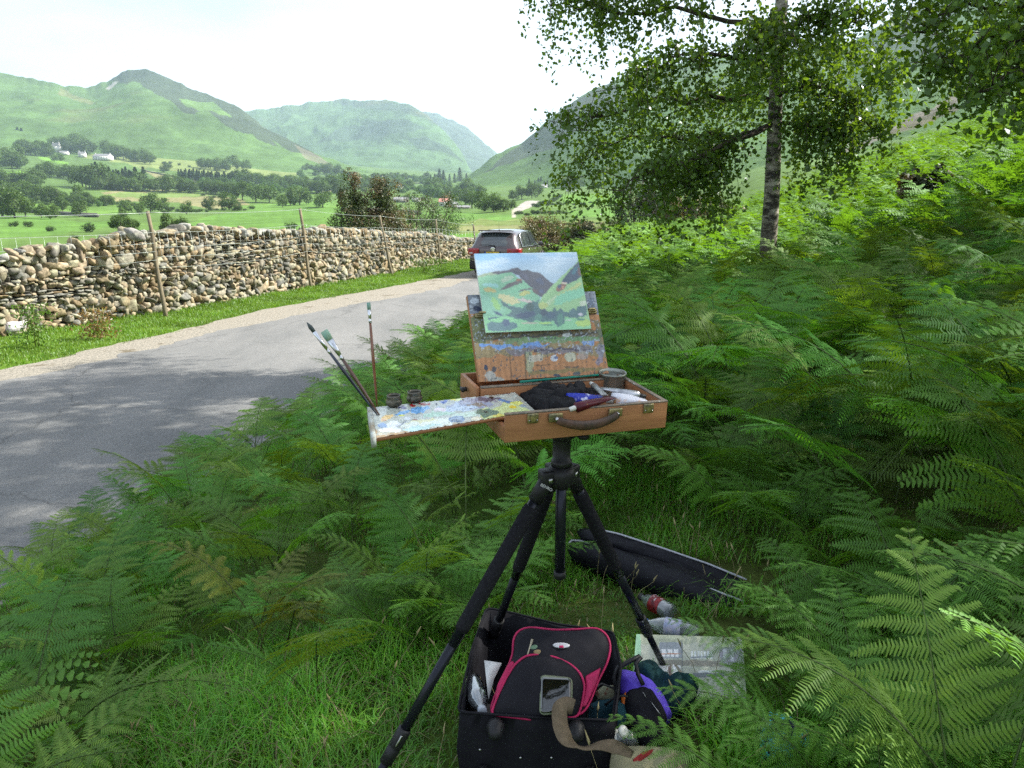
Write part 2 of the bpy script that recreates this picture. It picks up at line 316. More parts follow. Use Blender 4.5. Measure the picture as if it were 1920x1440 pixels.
# ---- hills: each a ridge with its own distance and depth
def hill(sky, pxr, foot, Yr, base, patches, seed, amp, fall=.5, pw=1.15, ncol=420):
    pxs = np.linspace(pxr[0], pxr[1], ncol); top0 = np.interp(pxs, [p[0] for p in sky], [p[1] for p in sky]); top0 = np.convolve(np.pad(top0, 1, mode='edge'), np.ones(3)/3, 'valid'); top = top0; crag = fbm(pxs/20, 0*pxs, seed, 5, seed)*2.2
    yr = np.interp(pxs, [p[0] for p in Yr], [p[1] for p in Yr]); fpy = np.interp(pxs, [p[0] for p in foot], [p[1] for p in foot]); yf = np.interp(pxs, [p[0] for p in foot], [p[2] for p in foot])
    u = u_of(pxs, top); S = np.concatenate([np.linspace(-.08, 1, 110), np.linspace(1.03, 1.7, 18)])[None, :]
    Yd = yf[:, None]+(yr-yf)[:, None]*S; zf = EYE+t_of(fpy)*yf; zr = EYE+t_of(top)*yr
    g = np.where(S <= 1, np.clip(S, 0, 1)**pw+np.minimum(S, 0)*1.2, 1-fall*(S-1)-1.0*(S-1)**2)
    Z = zf[:, None]+(zr-zf)[:, None]*g-(crag/FPX*yr)[:, None]*np.exp(-((S-1)/.10)**2); X = u[:, None]*Yd
    k = np.sin(np.clip(S, 0, 1)*PI)**.7
    gul = 1-np.abs(fbm(X/260+.6*fbm(Yd/300, X/300, 0, 3, 4), Yd/380, seed, 4, seed+5))
    Z = Z+amp*k*(fbm(X/420, Yd/420, seed, 6, seed+9)*.9+(gul-.7)*.45)+fbm(X/45, Yd/45, seed, 4, 77)*amp*.05
    V = np.stack([X, Yd, Z], -1).reshape(-1, 3); px, py = project(V)
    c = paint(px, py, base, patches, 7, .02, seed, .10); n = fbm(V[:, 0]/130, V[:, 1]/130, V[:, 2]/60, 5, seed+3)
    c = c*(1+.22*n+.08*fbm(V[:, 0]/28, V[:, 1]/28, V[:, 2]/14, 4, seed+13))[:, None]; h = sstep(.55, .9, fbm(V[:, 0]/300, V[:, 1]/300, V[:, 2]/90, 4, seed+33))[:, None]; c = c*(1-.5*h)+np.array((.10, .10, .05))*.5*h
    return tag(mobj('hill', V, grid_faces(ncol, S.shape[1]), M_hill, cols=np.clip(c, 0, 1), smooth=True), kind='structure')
M_hill = M('fell_grass_and_rock', attr=True, col2=.85, scale=.03, rough=.97, bump=.6, bscale=.12, bdist=4.0, spec=.05)
GRS = (.066, .118, .034); ROCK = (.042, .058, .036)
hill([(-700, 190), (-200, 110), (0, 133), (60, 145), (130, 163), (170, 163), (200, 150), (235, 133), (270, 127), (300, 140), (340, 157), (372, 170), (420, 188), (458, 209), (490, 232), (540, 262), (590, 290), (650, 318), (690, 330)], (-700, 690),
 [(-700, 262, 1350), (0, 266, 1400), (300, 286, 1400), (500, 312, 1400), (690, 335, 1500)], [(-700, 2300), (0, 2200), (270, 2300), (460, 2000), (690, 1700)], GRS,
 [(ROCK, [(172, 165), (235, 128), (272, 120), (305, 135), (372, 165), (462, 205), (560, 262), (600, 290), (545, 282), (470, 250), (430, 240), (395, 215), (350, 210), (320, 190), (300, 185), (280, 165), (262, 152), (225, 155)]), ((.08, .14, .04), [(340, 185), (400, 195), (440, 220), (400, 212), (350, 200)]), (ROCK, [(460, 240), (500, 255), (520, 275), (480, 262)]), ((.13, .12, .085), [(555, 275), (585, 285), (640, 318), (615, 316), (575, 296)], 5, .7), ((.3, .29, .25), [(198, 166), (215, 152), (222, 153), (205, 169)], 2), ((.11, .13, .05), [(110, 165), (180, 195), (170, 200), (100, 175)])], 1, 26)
hill([(250, 260), (400, 225), (455, 208), (500, 204), (560, 196), (600, 190), (640, 187), (720, 188), (770, 196), (795, 212), (825, 238), (850, 265), (870, 295), (885, 325)], (250, 885),
 [(250, 335, 2300), (650, 322, 2300), (885, 335, 2300)], [(250, 3600), (640, 3900), (885, 3000)], (.060, .108, .045),
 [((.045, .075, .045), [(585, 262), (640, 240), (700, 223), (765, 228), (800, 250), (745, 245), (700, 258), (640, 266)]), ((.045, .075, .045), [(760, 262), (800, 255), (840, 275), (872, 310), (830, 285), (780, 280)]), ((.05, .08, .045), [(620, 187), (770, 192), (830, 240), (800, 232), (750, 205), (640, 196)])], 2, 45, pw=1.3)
hill([(720, 235), (760, 214), (800, 210), (820, 213), (850, 226), (880, 243), (900, 262), (930, 288), (960, 320)], (720, 960),
 [(720, 335, 3300), (960, 335, 3300)], [(720, 5200), (960, 4600)], (.05, .08, .05), [((.04, .06, .04), [(770, 205), (900, 250), (925, 300), (870, 300), (820, 240)])], 3, 60)
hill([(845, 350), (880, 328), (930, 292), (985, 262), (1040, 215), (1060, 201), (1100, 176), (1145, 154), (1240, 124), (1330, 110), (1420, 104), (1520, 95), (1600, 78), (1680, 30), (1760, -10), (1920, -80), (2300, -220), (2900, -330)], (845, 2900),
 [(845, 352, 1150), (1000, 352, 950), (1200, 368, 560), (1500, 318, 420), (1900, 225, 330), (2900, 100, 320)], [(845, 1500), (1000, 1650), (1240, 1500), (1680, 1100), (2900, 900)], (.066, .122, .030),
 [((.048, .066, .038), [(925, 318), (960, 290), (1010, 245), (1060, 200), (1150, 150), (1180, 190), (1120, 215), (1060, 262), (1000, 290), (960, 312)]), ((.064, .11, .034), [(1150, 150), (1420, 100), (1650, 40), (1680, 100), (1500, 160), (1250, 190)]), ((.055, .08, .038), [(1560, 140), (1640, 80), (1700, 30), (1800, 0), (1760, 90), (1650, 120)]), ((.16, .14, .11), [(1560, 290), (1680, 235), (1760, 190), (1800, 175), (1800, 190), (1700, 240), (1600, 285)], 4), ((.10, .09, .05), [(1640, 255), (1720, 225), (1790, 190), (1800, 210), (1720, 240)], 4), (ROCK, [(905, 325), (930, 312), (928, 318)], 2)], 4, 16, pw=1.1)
# ================================================================ ROAD, VERGE
def strip(name, fl, fr, y0, y1, z, mat, ny=260, nx=14, zn=0.0):
    ys = np.linspace(y0, y1, ny)[:, None]; k = np.linspace(0, 1, nx)[None, :]
    X = fl(ys)*(1-k)+fr(ys)*k; Yy = ys+0*k; Z = z+zn*fbm(X*.5, Yy*.5, 0, 2, 9)+0*X
    V = np.stack([X, Yy, Z], -1).reshape(-1, 3); return mobj(name, V, grid_faces(ny, nx)[:, ::-1], mat, smooth=True)
def road_mat():
    m, nt, out = new_mat('worn_asphalt'); g = NT(nt); p = g.n('ShaderNodeBsdfPrincipled', i_Roughness=.82); p.inputs['Specular IOR Level'].default_value = .35; g.l(p.outputs[0], out.inputs[0])
    tc = g.n('ShaderNodeTexCoord'); a = g.n('ShaderNodeTexNoise', i_Scale=38.0, i_Detail=9.0, i_Roughness=.85); g.l(tc.outputs['Object'], a.inputs['Vector'])
    mp = g.n('ShaderNodeMapping'); mp.inputs['Scale'].default_value = (1, .35, 1); mp.inputs['Rotation'].default_value = (0, 0, .3); g.l(tc.outputs['Object'], mp.inputs[0])
    b = g.n('ShaderNodeTexNoise', i_Scale=.9, i_Detail=5.0, i_Roughness=.6); g.l(mp.outputs[0], b.inputs['Vector'])
    r1 = g.n('ShaderNodeValToRGB'); r1.color_ramp.elements[0].position = .3; r1.color_ramp.elements[0].color = (.125, .128, .126, 1); r1.color_ramp.elements[1].position = .7; r1.color_ramp.elements[1].color = (.205, .203, .195, 1); g.l(b.outputs['Fac'], r1.inputs[0])
    r2 = g.n('ShaderNodeMapRange'); r2.inputs[1].default_value = .3; r2.inputs[2].default_value = .7; r2.inputs[3].default_value = .5; r2.inputs[4].default_value = 1.45; g.l(a.outputs['Fac'], r2.inputs[0])
    v = g.n('ShaderNodeVectorMath', operation='SCALE'); g.l(r1.outputs[0], v.inputs[0]); g.l(r2.outputs[0], v.inputs['Scale'])
    # cracks
    vo = g.n('ShaderNodeTexVoronoi', feature='DISTANCE_TO_EDGE', i_Scale=.26); nz = g.n('ShaderNodeTexNoise', i_Scale=2.5, i_Detail=5.0); g.l(tc.outputs['Object'], nz.inputs['Vector'])
    ad = g.n('ShaderNodeMixRGB' if False else 'ShaderNodeMix', data_type='RGBA', blend_type='ADD'); ad.inputs['Factor'].default_value = .45; g.l(tc.outputs['Object'], ad.inputs[6]); g.l(nz.outputs['Color'], ad.inputs[7]); g.l(ad.outputs[2], vo.inputs['Vector'])
    cr = g.n('ShaderNodeMapRange'); cr.inputs[1].default_value = .001; cr.inputs[2].default_value = .007; cr.inputs[3].default_value = .72; cr.inputs[4].default_value = 1; g.l(vo.outputs['Distance'], cr.inputs[0])
    v2 = g.n('ShaderNodeVectorMath', operation='SCALE'); g.l(v.outputs[0], v2.inputs[0]); g.l(cr.outputs[0], v2.inputs['Scale']); g.l(v2.outputs[0], p.inputs['Base Color'])
    bp = g.n('ShaderNodeBump', i_Strength=.8, i_Distance=.008); g.l(a.outputs['Fac'], bp.inputs['Height']); g.l(bp.outputs[0], p.inputs['Normal']); return m
M_road = road_mat()
M_gravel = M('gravel_shoulder', (.38, .34, .28), (.17, .16, .13), scale=22, rough=.95, bump=.9, bscale=45, bdist=.02, thr=(.3, .6), wear=((.13, .11, .075), 1.3, .58))
jag = lambda f, a, s, fr=1.2: (lambda y: f(y)+a*fbm(y*fr, 0*y, s, 4, s))
tag(strip('road', jag(AL, .16, 3, 2.2), lambda y: RR(y)+.06, -11, 100, .008, M_road, ny=800), kind='structure')
tag(strip('gravel_shoulder', jag(GL, .10, 5, 1.7), lambda y: AL(y)+.5, -11, 60, .003, M_gravel, ny=500, zn=.001), kind='structure')
# the road again, winding off far up the valley floor is the pale scar coloured into the pasture
# ================================================================ DRY STONE WALL
def wall_top_py(px): return np.interp(px, [-400, 0, 45, 100, 150, 190, 232, 243, 262, 300, 350, 400, 470, 540, 600, 660, 720, 800, 870, 960, 1100], [545, 487, 466, 463, 456, 450, 437, 428, 436, 433, 424, 424, 432, 433, 429, 429, 436, 438, 447, 455, 460])
wl_s = []; wy = np.linspace(5, 52, 900); wx = WL(wy); arc = np.concatenate([[0], np.cumsum(np.hypot(np.diff(wx), np.diff(wy)))])
def wall_at(a):
    y = np.interp(a, arc, wy); x = WL(y); dx = WL(y+.3)-WL(y-.3); n = math.hypot(dx, .6); return x, y, dx/n, .6/n
def wall_h(a):
    x, y, tx, ty = wall_at(a); px = 960+FPX*x/(y*CP+2.0*SP); px, _ = project(np.array([[x, y, 1.5]])); return float(EYE+t_of(wall_top_py(px[0]))*y)
cube = []
q = np.linspace(-1, 1, 5); idx = {}; FQ = []
def _cv(p):
    k = tuple(np.round(p, 4)); 
    if k not in idx: idx[k] = len(cube); cube.append(p)
    return idx[k]
for ax in range(3):
    for sg in (-1, 1):
        for i in range(4):
            for j in range(4):
                cs = []
                for a, b in ((0, 0), (1, 0), (1, 1), (0, 1)):
                    p = [0, 0, 0]; p[ax] = sg; p[(ax+1) % 3] = q[i+a]; p[(ax+2) % 3] = q[j+b]; cs.append(_cv(p))
                FQ.append(cs if sg > 0 else cs[::-1])
CUBE = np.array(cube, float); FQ = np.array(FQ)
def stones(spec, seed):
    """spec rows: centre(3), half size(3), yaw, tilt, boxiness, colour(3)"""
    n = len(spec); r = np.random.default_rng(seed); S = np.array([list(s[0])+list(s[1])+[s[2], s[3], s[4]] for s in spec]); cols = np.array([s[5] for s in spec])
    k = S[:, 8][:, None, None]; D = CUBE[None]+0*k; L = (np.abs(D)**k).sum(-1, keepdims=True)**(1/k); D = D/L
    off = r.uniform(0, 90, (n, 1, 1)); D = D*(1+.20*fbm(D[..., 0]*1.3+off[..., 0], D[..., 1]*1.3+off[..., 0], D[..., 2]*1.3, 3, seed))[..., None]
    sk = r.normal(0, .20, (n, 3, 3))+np.eye(3); D = np.einsum('nvk,nkj->nvj', D, sk)*S[:, None, 3:6]
    ct, st = np.cos(S[:, 7])[:, None], np.sin(S[:, 7])[:, None]; x, z = D[..., 0]*ct-D[..., 2]*st, D[..., 0]*st+D[..., 2]*ct; y = D[..., 1]
    c, s = np.cos(S[:, 6])[:, None], np.sin(S[:, 6])[:, None]; V = np.stack([x*c-y*s, x*s+y*c, z], -1)+S[:, None, :3]
    col = cols[:, None, :]*(1+.22*fbm(V[..., 0]*14, V[..., 1]*14, V[..., 2]*14, 3, 5))[..., None]
    li = sstep(.25, .6, fbm(V[..., 0]*6, V[..., 1]*6, V[..., 2]*6, 4, 15))[..., None]*sstep(-.3, .6, D[..., 2:3]/np.maximum(S[:, None, 5:6], .01))
    col = col*(1-.55*li)+np.array((.36, .37, .25))*.55*li
    F = (FQ[None]+(np.arange(n)*len(CUBE))[:, None, None]).reshape(-1, 4); return V.reshape(-1, 3), F, col.reshape(-1, 3)
PAL = [(.30, .245, .165), (.27, .22, .155), (.24, .205, .145), (.25, .23, .18), (.19, .185, .155), (.15, .15, .135), (.24, .20, .125), (.28, .265, .205), (.215, .165, .10), (.14, .135, .115), (.24, .22, .15)]
spec = []; rr = random.Random(4)
A0, A1 = 0.0, arc[-1]; z = .0
course = 0
while z < 2.35:
    hs = rr.uniform(.065, .115) if rr.random() < .7 else rr.uniform(.115, .165)
    if z < .5: hs = rr.uniform(.10, .175)
    a = A0+rr.uniform(0, .2)
    while a < A1:
        flat = vnoise(a*.35, z*1.5, 3, 8) > .40 and z > .3 and a < 19; h = hs*rr.uniform(.72, 1.2)
        if flat: h *= .5
        w = max(h*rr.uniform(.85, 1.55), .10)*(1.6 if flat else 1)
        if rr.random() < .05: w *= 1.3; h *= 1.6
        H = wall_h(a+w/2)-.17
        if z < H:
            x, y, tx, ty = wall_at(a+w/2); o = -.05*z/1.5+rr.gauss(0, .022)-.10
            yaw = math.atan2(ty, tx)
            spec.append(((x+ty*o, y-tx*o, near_z(x, y)*1.0+z+h/2+rr.uniform(-.015, .015)+.02*math.sin(a)), (w*.52, rr.uniform(.11, .17), h*.56), yaw, rr.gauss(0, .14), rr.uniform(2.6, 6.5), tuple(np.array(rr.choice(PAL))*rr.uniform(.75, 1.3))))
            if flat: spec.append(((x+ty*(o-.02), y-tx*(o-.02), near_z(x, y)+z+h*1.35), (w*.5, .14, h*.36), yaw, rr.gauss(0, .05), 5.0, tuple(np.array((.2, .2, .175))*rr.uniform(.7, 1.2))))
        a += w*1.0
    z += hs*.93
a = A0
while a < A1:                                # coping stones, standing on edge along the top
    w = rr.uniform(.11, .24); x, y, tx, ty = wall_at(a+w/2); H = wall_h(a+w/2); h = rr.uniform(.11, .18)*(1.25 if rr.random() < .08 else 1)
    spec.append(((x-ty*.13, y+tx*.13, H-h*.45+rr.uniform(-.03, .03)), (w*.55, rr.uniform(.15, .22), h*.6), math.atan2(ty, tx)+rr.gauss(0, .25), rr.gauss(0, .25), rr.uniform(2.3, 4), tuple(np.array(rr.choice(PAL+[(.26, .26, .23)]*3))*rr.uniform(.85, 1.2)))); a += w*.93
x, y, tx, ty = wall_at(np.interp(15.3, wy, arc)); spec.append((at_depth(28, 613, 15.0), (.13, .13, .09), .9, .1, 3.5, (.5, .47, .49)))   # the pale quartz stone low in the wall
spec.append((at_depth(253, 440, 17.0), (.11, .15, .17), .9, .5, 3.4, (.25, .24, .22)))
V, F, col = stones(spec, 3)
aa = np.linspace(A0, A1, 220); core = []
for a in aa:
    x, y, tx, ty = wall_at(a); H = wall_h(a)-.16; core.append([[x-ty*.12, y+tx*.12, -.3], [x-ty*.20, y+tx*.20, H], [x-ty*.55, y+tx*.55, H], [x-ty*.65, y+tx*.65, -.9]])
core = np.array(core); nV = len(V); V2 = np.concatenate([V, core.reshape(-1, 3)]); F2 = grid_faces(len(aa), 4)+nV
M_stone = M('fieldstone', attr=True, col2=.62, scale=14, rough=.93, bump=.8, bscale=40, bdist=.012, spec=.15)
wall = mobj('dry_stone_wall', V2, [np.concatenate([F, F2])], M_stone, cols=np.concatenate([col, np.tile((.05, .045, .035), (len(V2)-nV, 1))]), smooth=True)
tag(wall, 'dry stone wall of rounded brown and grey stones along the far side of the road', 'stone wall')
# ================================================================ WIRE FENCE IN FRONT OF THE WALL
M_post = M('weathered_fence_post', (.22, .185, .12), (.13, .11, .075), scale=6, rough=.9, bump=.6, bscale=30, bdist=.006, stretch=(3, 3, .5))
M_wire = M('galvanised_wire', (.55, .62, .58), (.4, .45, .42), rough=.4, metal=.6, bump=0)
fence = tag(empty('wire_fence', (0, 0, 0)), 'stock wire fence on leaning round wooden posts in front of the stone wall', 'fence')
posts = [((-380, 665), (-430, 400)), ((310, 592), (277, 396)), ((583, 541), (563, 391)), ((735, 516), (712, 404)), ((826, 497), (817, 411)), ((897, 488), (887, 421))]
PT = []
for i, (b, t) in enumerate(posts):
    B = at_z(b[0], b[1], .03); T = at_depth(t[0], t[1], B[1]+.18); PT.append((B, T)); m = MB(); n = 8
    P = [B*(1-k)+T*k+np.array([.012*math.sin(9*k+i), 0, 0]) for k in np.linspace(-.05, 1, n)]
    m.tube(P, [.050-.010*k for k in np.linspace(0, 1, n)], 10); m.build('post', M_post, fence, smooth=True)
def sag(P0, P1, d, n=14): return [P0*(1-k)+P1*k-np.array([0, 0, d*4*k*(1-k)]) for k in np.linspace(0, 1, n)]
for i in range(len(PT)-1):
    B0, T0 = PT[i]; B1, T1 = PT[i+1]; m = MB(); off = np.array([.05, -.06, 0])
    fr = [.99, .80, .66, .57, .47] if i else [.985, .80, .70, .62, .54]; m.tube(sag(B0+(T0-B0)*fr[0]+off, B1+(T1-B1)*fr[0]+off, .05), .0042, 4); m.build('top_wire', M_wire, fence); m = MB()
    rows = [sag(B0+(T0-B0)*f+off, B1+(T1-B1)*f+off, .04+.02*k, 22) for k, f in enumerate(fr[1:])]
    for r in rows: m.tube(r, .0034, 4)
    for k in np.linspace(0.03, .97, int(np.linalg.norm(B1-B0)/.26)):
        a = np.array([r[0]*(1-k)+r[-1]*k for r in rows]); j = k*21; a = np.array([r[int(j)]*(1-j % 1)+r[min(int(j)+1, 21)]*(j % 1) for r in rows]); m.tube(a+np.array([0, 0, 0]), .0024, 4)
    m.build('wire_mesh', M_wire, fence)
# ================================================================ PARKED CAR
def build_car():
    yaw = -math.radians(15.5); root = empty('parked_car', at_z(925, 521, 0.0)+np.array([.0, 0, 0]), yaw); tag(root, 'dark brown estate car parked on the road by the stone wall, seen from behind', 'car')
    paintm = M('brown_metallic_paint', (.095, .075, .075), (.085, .068, .07), scale=5, rough=.28, metal=.55, bump=0, coat=1.0, spec=.6)
    blk = M('black_car_plastic', (.02, .02, .022), rough=.55); glass = M('dark_car_glass', (.05, .065, .07), (.04, .05, .055), rough=.06, bump=0, spec=1.0, coat=1.0)
    red = M('red_tail_lens', (.35, .015, .03), (.22, .01, .02), scale=12, rough=.15, bump=0, coat=1.0); chrome = M('chrome', (.8, .82, .84), rough=.12, metal=1.0, bump=0)
    tyre = M('tyre_rubber', (.025, .025, .025), rough=.85); rim = M('alloy_rim', (.5, .5, .52), rough=.3, metal=.9, bump=0)
    # stations along the car: y, half width low, half width belt, half width roof, z bottom, z belt, z roof
    St = [(0.0, .78, .80, .56, .42, .98, 1.0), (.04, .86, .86, .62, .30, 1.02, 1.06), (.14, .905, .885, .64, .25, 1.04, 1.24), (.30, .92, .89, .65, .24, 1.05, 1.46), (.48, .925, .895, .66, .24, 1.05, 1.585), (.75, .93, .90, .66, .24, 1.045, 1.625), (1.4, .93, .90, .66, .24, 1.03, 1.655), (2.1, .93, .90, .655, .24, 1.01, 1.645), (2.7, .93, .90, .64, .24, 1.0, 1.57), (3.2, .93, .895, .62, .24, .98, 1.32), (3.65, .925, .88, .66, .24, .96, 1.03), (4.2, .90, .82, .60, .25, .85, .90), (4.48, .80, .72, .5, .30, .74, .78), (4.55, .66, .6, .42, .38, .66, .69)]
    def sec(s, n=11):
        y, wl, wb, wr, zb, zt, zr = s; r = []
        pts = [(0, zb), (wl*.85, zb), (wl*.985, zb+.1), (wl+.008, zb+.30*(zt-zb)+.05), (wl, zb+.62*(zt-zb)), (wb+.004, zb+.90*(zt-zb)), (wb-.015, zt), (lerp(wb-.02, wr, .5), lerp(zt, zr, .5)), (wr+.03, zt+(zr-zt)*.88), (wr-.08, zt+(zr-zt)*.975), (wr*.45, zr+.008), (0, zr+.012)]
        return [(x, y, z) for x, z in pts]+[(-x, y, z) for x, z in pts[-2:0:-1]]
    G = np.array([sec(s) for s in St]); m = MB(); ns, nk = G.shape[:2]; m.add(G.reshape(-1, 3), [(i*nk+k, (i+1)*nk+k, (i+1)*nk+(k+1) % nk, i*nk+(k+1) % nk) for i in range(ns-1) for k in range(nk)])
    m.f[nk] = [list(range(nk)), [(ns-1)*nk+k for k in range(nk)][::-1]]
    body = m.build('body', paintm, root, smooth=True); sb = body.modifiers.new('s', 'SUBSURF'); sb.levels = sb.render_levels = 2
    def roofz(y): return np.interp(y, [s[0] for s in St], [s[6] for s in St])
    def beltz(y): return np.interp(y, [s[0] for s in St], [s[5] for s in St])
    def rearY(z): return np.interp(z, [.98, 1.06, 1.24, 1.46, 1.58], [-.0, .035, .135, .30, .47])
    # rear window, wrapped in a dark pane
    R = []
    for z in np.linspace(1.10, 1.545, 7):
        hw = lerp(.74, .56, (z-1.08)/.47); R.append([[x*hw, rearY(z)-.008+.05*abs(x)**3, z] for x in np.linspace(-1, 1, 13)])
    m = MB(); m.sheet(R); rg = m.build('rear_window', glass, root, smooth=True)
    m = MB(); m.box((0, .36, 1.625), (1.24, .30, .035), rot_to((0, .08, 1)), .015); m.build('spoiler', paintm, root, smooth=True)
    m = MB(); m.tube([(.02, -.02, 1.11), (-.22, .0, 1.15), (-.50, .0, 1.135)], [.022, .012, .008], 6); m.blob((.03, -.01, 1.10), (.05, .04, .04)); m.build('wiper', blk, root)
    for sx in (-1, 1):
        # side windows: three panes each side
        for (y0, y1, ya, yb) in ((.62, .98, .78, .95), (1.05, 1.85, 1.0, 1.82), (1.93, 3.02, 1.90, 2.45)):
            P = []
            for k in np.linspace(0, 1, 5):
                row = []
                for q_ in np.linspace(0, 1, 7):
                    yb_ = lerp(y0, y1, q_); yt_ = lerp(ya, yb, q_); y_ = lerp(yb_, yt_, k); zb_ = beltz(y_)+.025; zt_ = roofz(y_)-.085; z_ = lerp(zb_, max(zt_, zb_+.02), k)
                    wb_ = .872; wr_ = np.interp(y_, [s[0] for s in St], [s[3] for s in St])+.035; f = np.clip((z_-beltz(y_))/max(roofz(y_)-beltz(y_), .05), 0, 1)
                    row.append([sx*(lerp(wb_, wr_, f)+.022), y_, z_])
                P.append(row)
            m = MB(); m.sheet(P); m.build('side_window', glass, root, smooth=True)
        m = MB(); P = [(sx*(.905), .60, 1.07), (sx*.79, .62, 1.44), (sx*.745, .95, 1.575), (sx*.735, 1.7, 1.60), (sx*.745, 2.4, 1.55), (sx*.83, 3.05, 1.20), (sx*.91, 3.15, 1.03), (sx*.915, 2.0, 1.045), (sx*.905, .60, 1.07)]
        m.tube(P, .011, 5, cap=False); m.build('window_trim', chrome, root, smooth=True)
        # tail light wrapping the corner
        T = []
        for z in np.linspace(.80, 1.03, 5):
            row = []
            for a in np.linspace(0, 1, 9):
                x = lerp(.52, .93, min(a/.6, 1)); y = -.035+.03*min(a/.6, 1)**3 if a < .6 else lerp(.0, .34, (a-.6)/.4); row.append([sx*(x if a < .6 else .945), y, z])
            T.append(row)
        m = MB(); m.sheet(T); tl = m.build('tail_light', red, root, smooth=True); sf = tl.modifiers.new('s', 'SOLIDIFY'); sf.thickness = .03
        m = MB(); m.box((sx*.80, -.055, .86), (.12, .012, .035), None, .005); m.build('reversing_lens', M('clear_lens', (.7, .7, .7), rough=.2, bump=0), tl)
        m = MB(); m.blob((sx*1.03, 2.95, 1.08), (.11, .07, .08), sq=1.6, amp=0); m.tube([(sx*.9, 2.95, 1.04), (sx*1.0, 2.95, 1.06)], .025, 6); m.build('door_mirror', paintm, root, smooth=True)
        for y_ in (.92, 3.62):
            w = MB(); Mx = Matrix.Translation((sx*.80, y_, .345)) @ Matrix.Rotation(PI/2, 4, 'Y'); w.lathe([(.2, -.11), (.31, -.115), (.342, -.08), (.345, 0), (.342, .08), (.31, .115), (.2, .11)], 28, Mx); wh = w.build('wheel', tyre, root, smooth=True)
            w = MB(); w.lathe([(0, .07), (.06, .1), (.19, .105), (.205, .1)], 28, Matrix.Translation((sx*.80+(.02 if sx > 0 else -.02), y_, .345)) @ Matrix.Rotation(PI/2*sx, 4, 'Y')); w.build('rim', rim, wh, smooth=True)
            for dz in (0,):
                w = MB(); w.tube([(sx*.938, y_+.40*math.cos(t), .345+.40*math.sin(t)) for t in np.linspace(-.15, PI+.15, 14)], .035, 6); w.build('wheel_arch', blk, root, smooth=True)
        for y_ in (1.25, 2.2):
            m = MB(); m.tube([(sx*.955, y_, .93), (sx*.965, y_+.18, .935)], .014, 6); m.build('door_handle', chrome, root)
    m = MB(); m.box((0, -.05, .44), (1.72, .13, .30), None, .05); m.build('rear_bumper', blk, root, smooth=True)
    m = MB(); m.box((0, -.045, .67), (1.70, .10, .17), None, .04); m.build('bumper_panel', paintm, root, smooth=True)
    m = MB(); m.box((0, -.112, .60), (1.5, .012, .014)); m.build('chrome_strip', chrome, root)
    m = MB(); m.box((-.02, -.045, .845), (.60, .03, .17), None, .01); m.build('plate_recess', blk, root)
    m = MB(); m.box((-.03, -.068, .855), (.52, .012, .112), None, .003); pl = m.build('number_plate', M('yellow_plate', (.75, .55, .05), rough=.35, bump=0), root)
    m = MB(); m.box((-.265, -.0765, .855), (.045, .004, .108)); m.build('blue_band', M('plate_blue', (.02, .05, .35), rough=.4, bump=0), pl)
    text_mesh('WK07 EOF', 'plate_letters', blk, pl, Matrix.Translation((-.005, -.0765, .855)) @ Matrix.Rotation(PI/2, 4, 'X'), .105, .001)
    m = MB(); m.lathe([(.058, 0), (.078, .004), (.078, .018), (.058, .018)], 24, Matrix.Translation((0, -.035, 1.0)) @ Matrix.Rotation(PI/2, 4, 'X')); m.tube([(-.045, -.05, .965), (0, -.052, .985), (.02, -.052, 1.01), (-.03, -.052, 1.02)], .013, 6); m.tube([(-.01, -.052, .97), (.04, -.052, .975)], .012, 6); m.build('badge', chrome, root, smooth=True)
    m = MB(); m.tube([(0.0, .75, 1.64), (0, .70, 1.95)], [.006, .003], 5); m.box((0, .76, 1.645), (.03, .06, .03), None, .01); m.build('aerial', blk, root)
    m = MB(); m.box((0, 2.2, .3), (1.6, 3.9, .22), None, .03); m.build('underbody', blk, root)
    return root
car = build_car()
# ================================================================ TREES
M_bark = M('bark', (.10, .08, .06), (.05, .042, .03), scale=3, rough=.95, bump=.8, bscale=14, bdist=.02, stretch=(3, 3, .6))
M_leaf_far = leaf_mat('valley_leaves', trans=.30, gloss=.01, rnd=.22)
def leaf_quads(Cn, N, size, cols, rg, asp=.7, fold=0.0):
    """one kite-shaped leaf per centre; N = facing direction"""
    n = len(Cn); N = N/(np.linalg.norm(N, axis=1, keepdims=True)+1e-9); r = rg.normal(size=(n, 3)); A = r-N*(r*N).sum(1, keepdims=True); A /= np.linalg.norm(A, axis=1, keepdims=True)+1e-9; B = np.cross(N, A)
    s = np.broadcast_to(size, (n,))[:, None]; h = s*asp*.5
    V = np.stack([Cn-A*s*.5, Cn-A*s*.08+B*h+N*s*fold, Cn+A*s*.5, Cn-A*s*.08-B*h+N*s*fold], 1).reshape(-1, 3)
    return V, np.arange(4*n).reshape(-1, 4), np.repeat(cols, 4, 0)
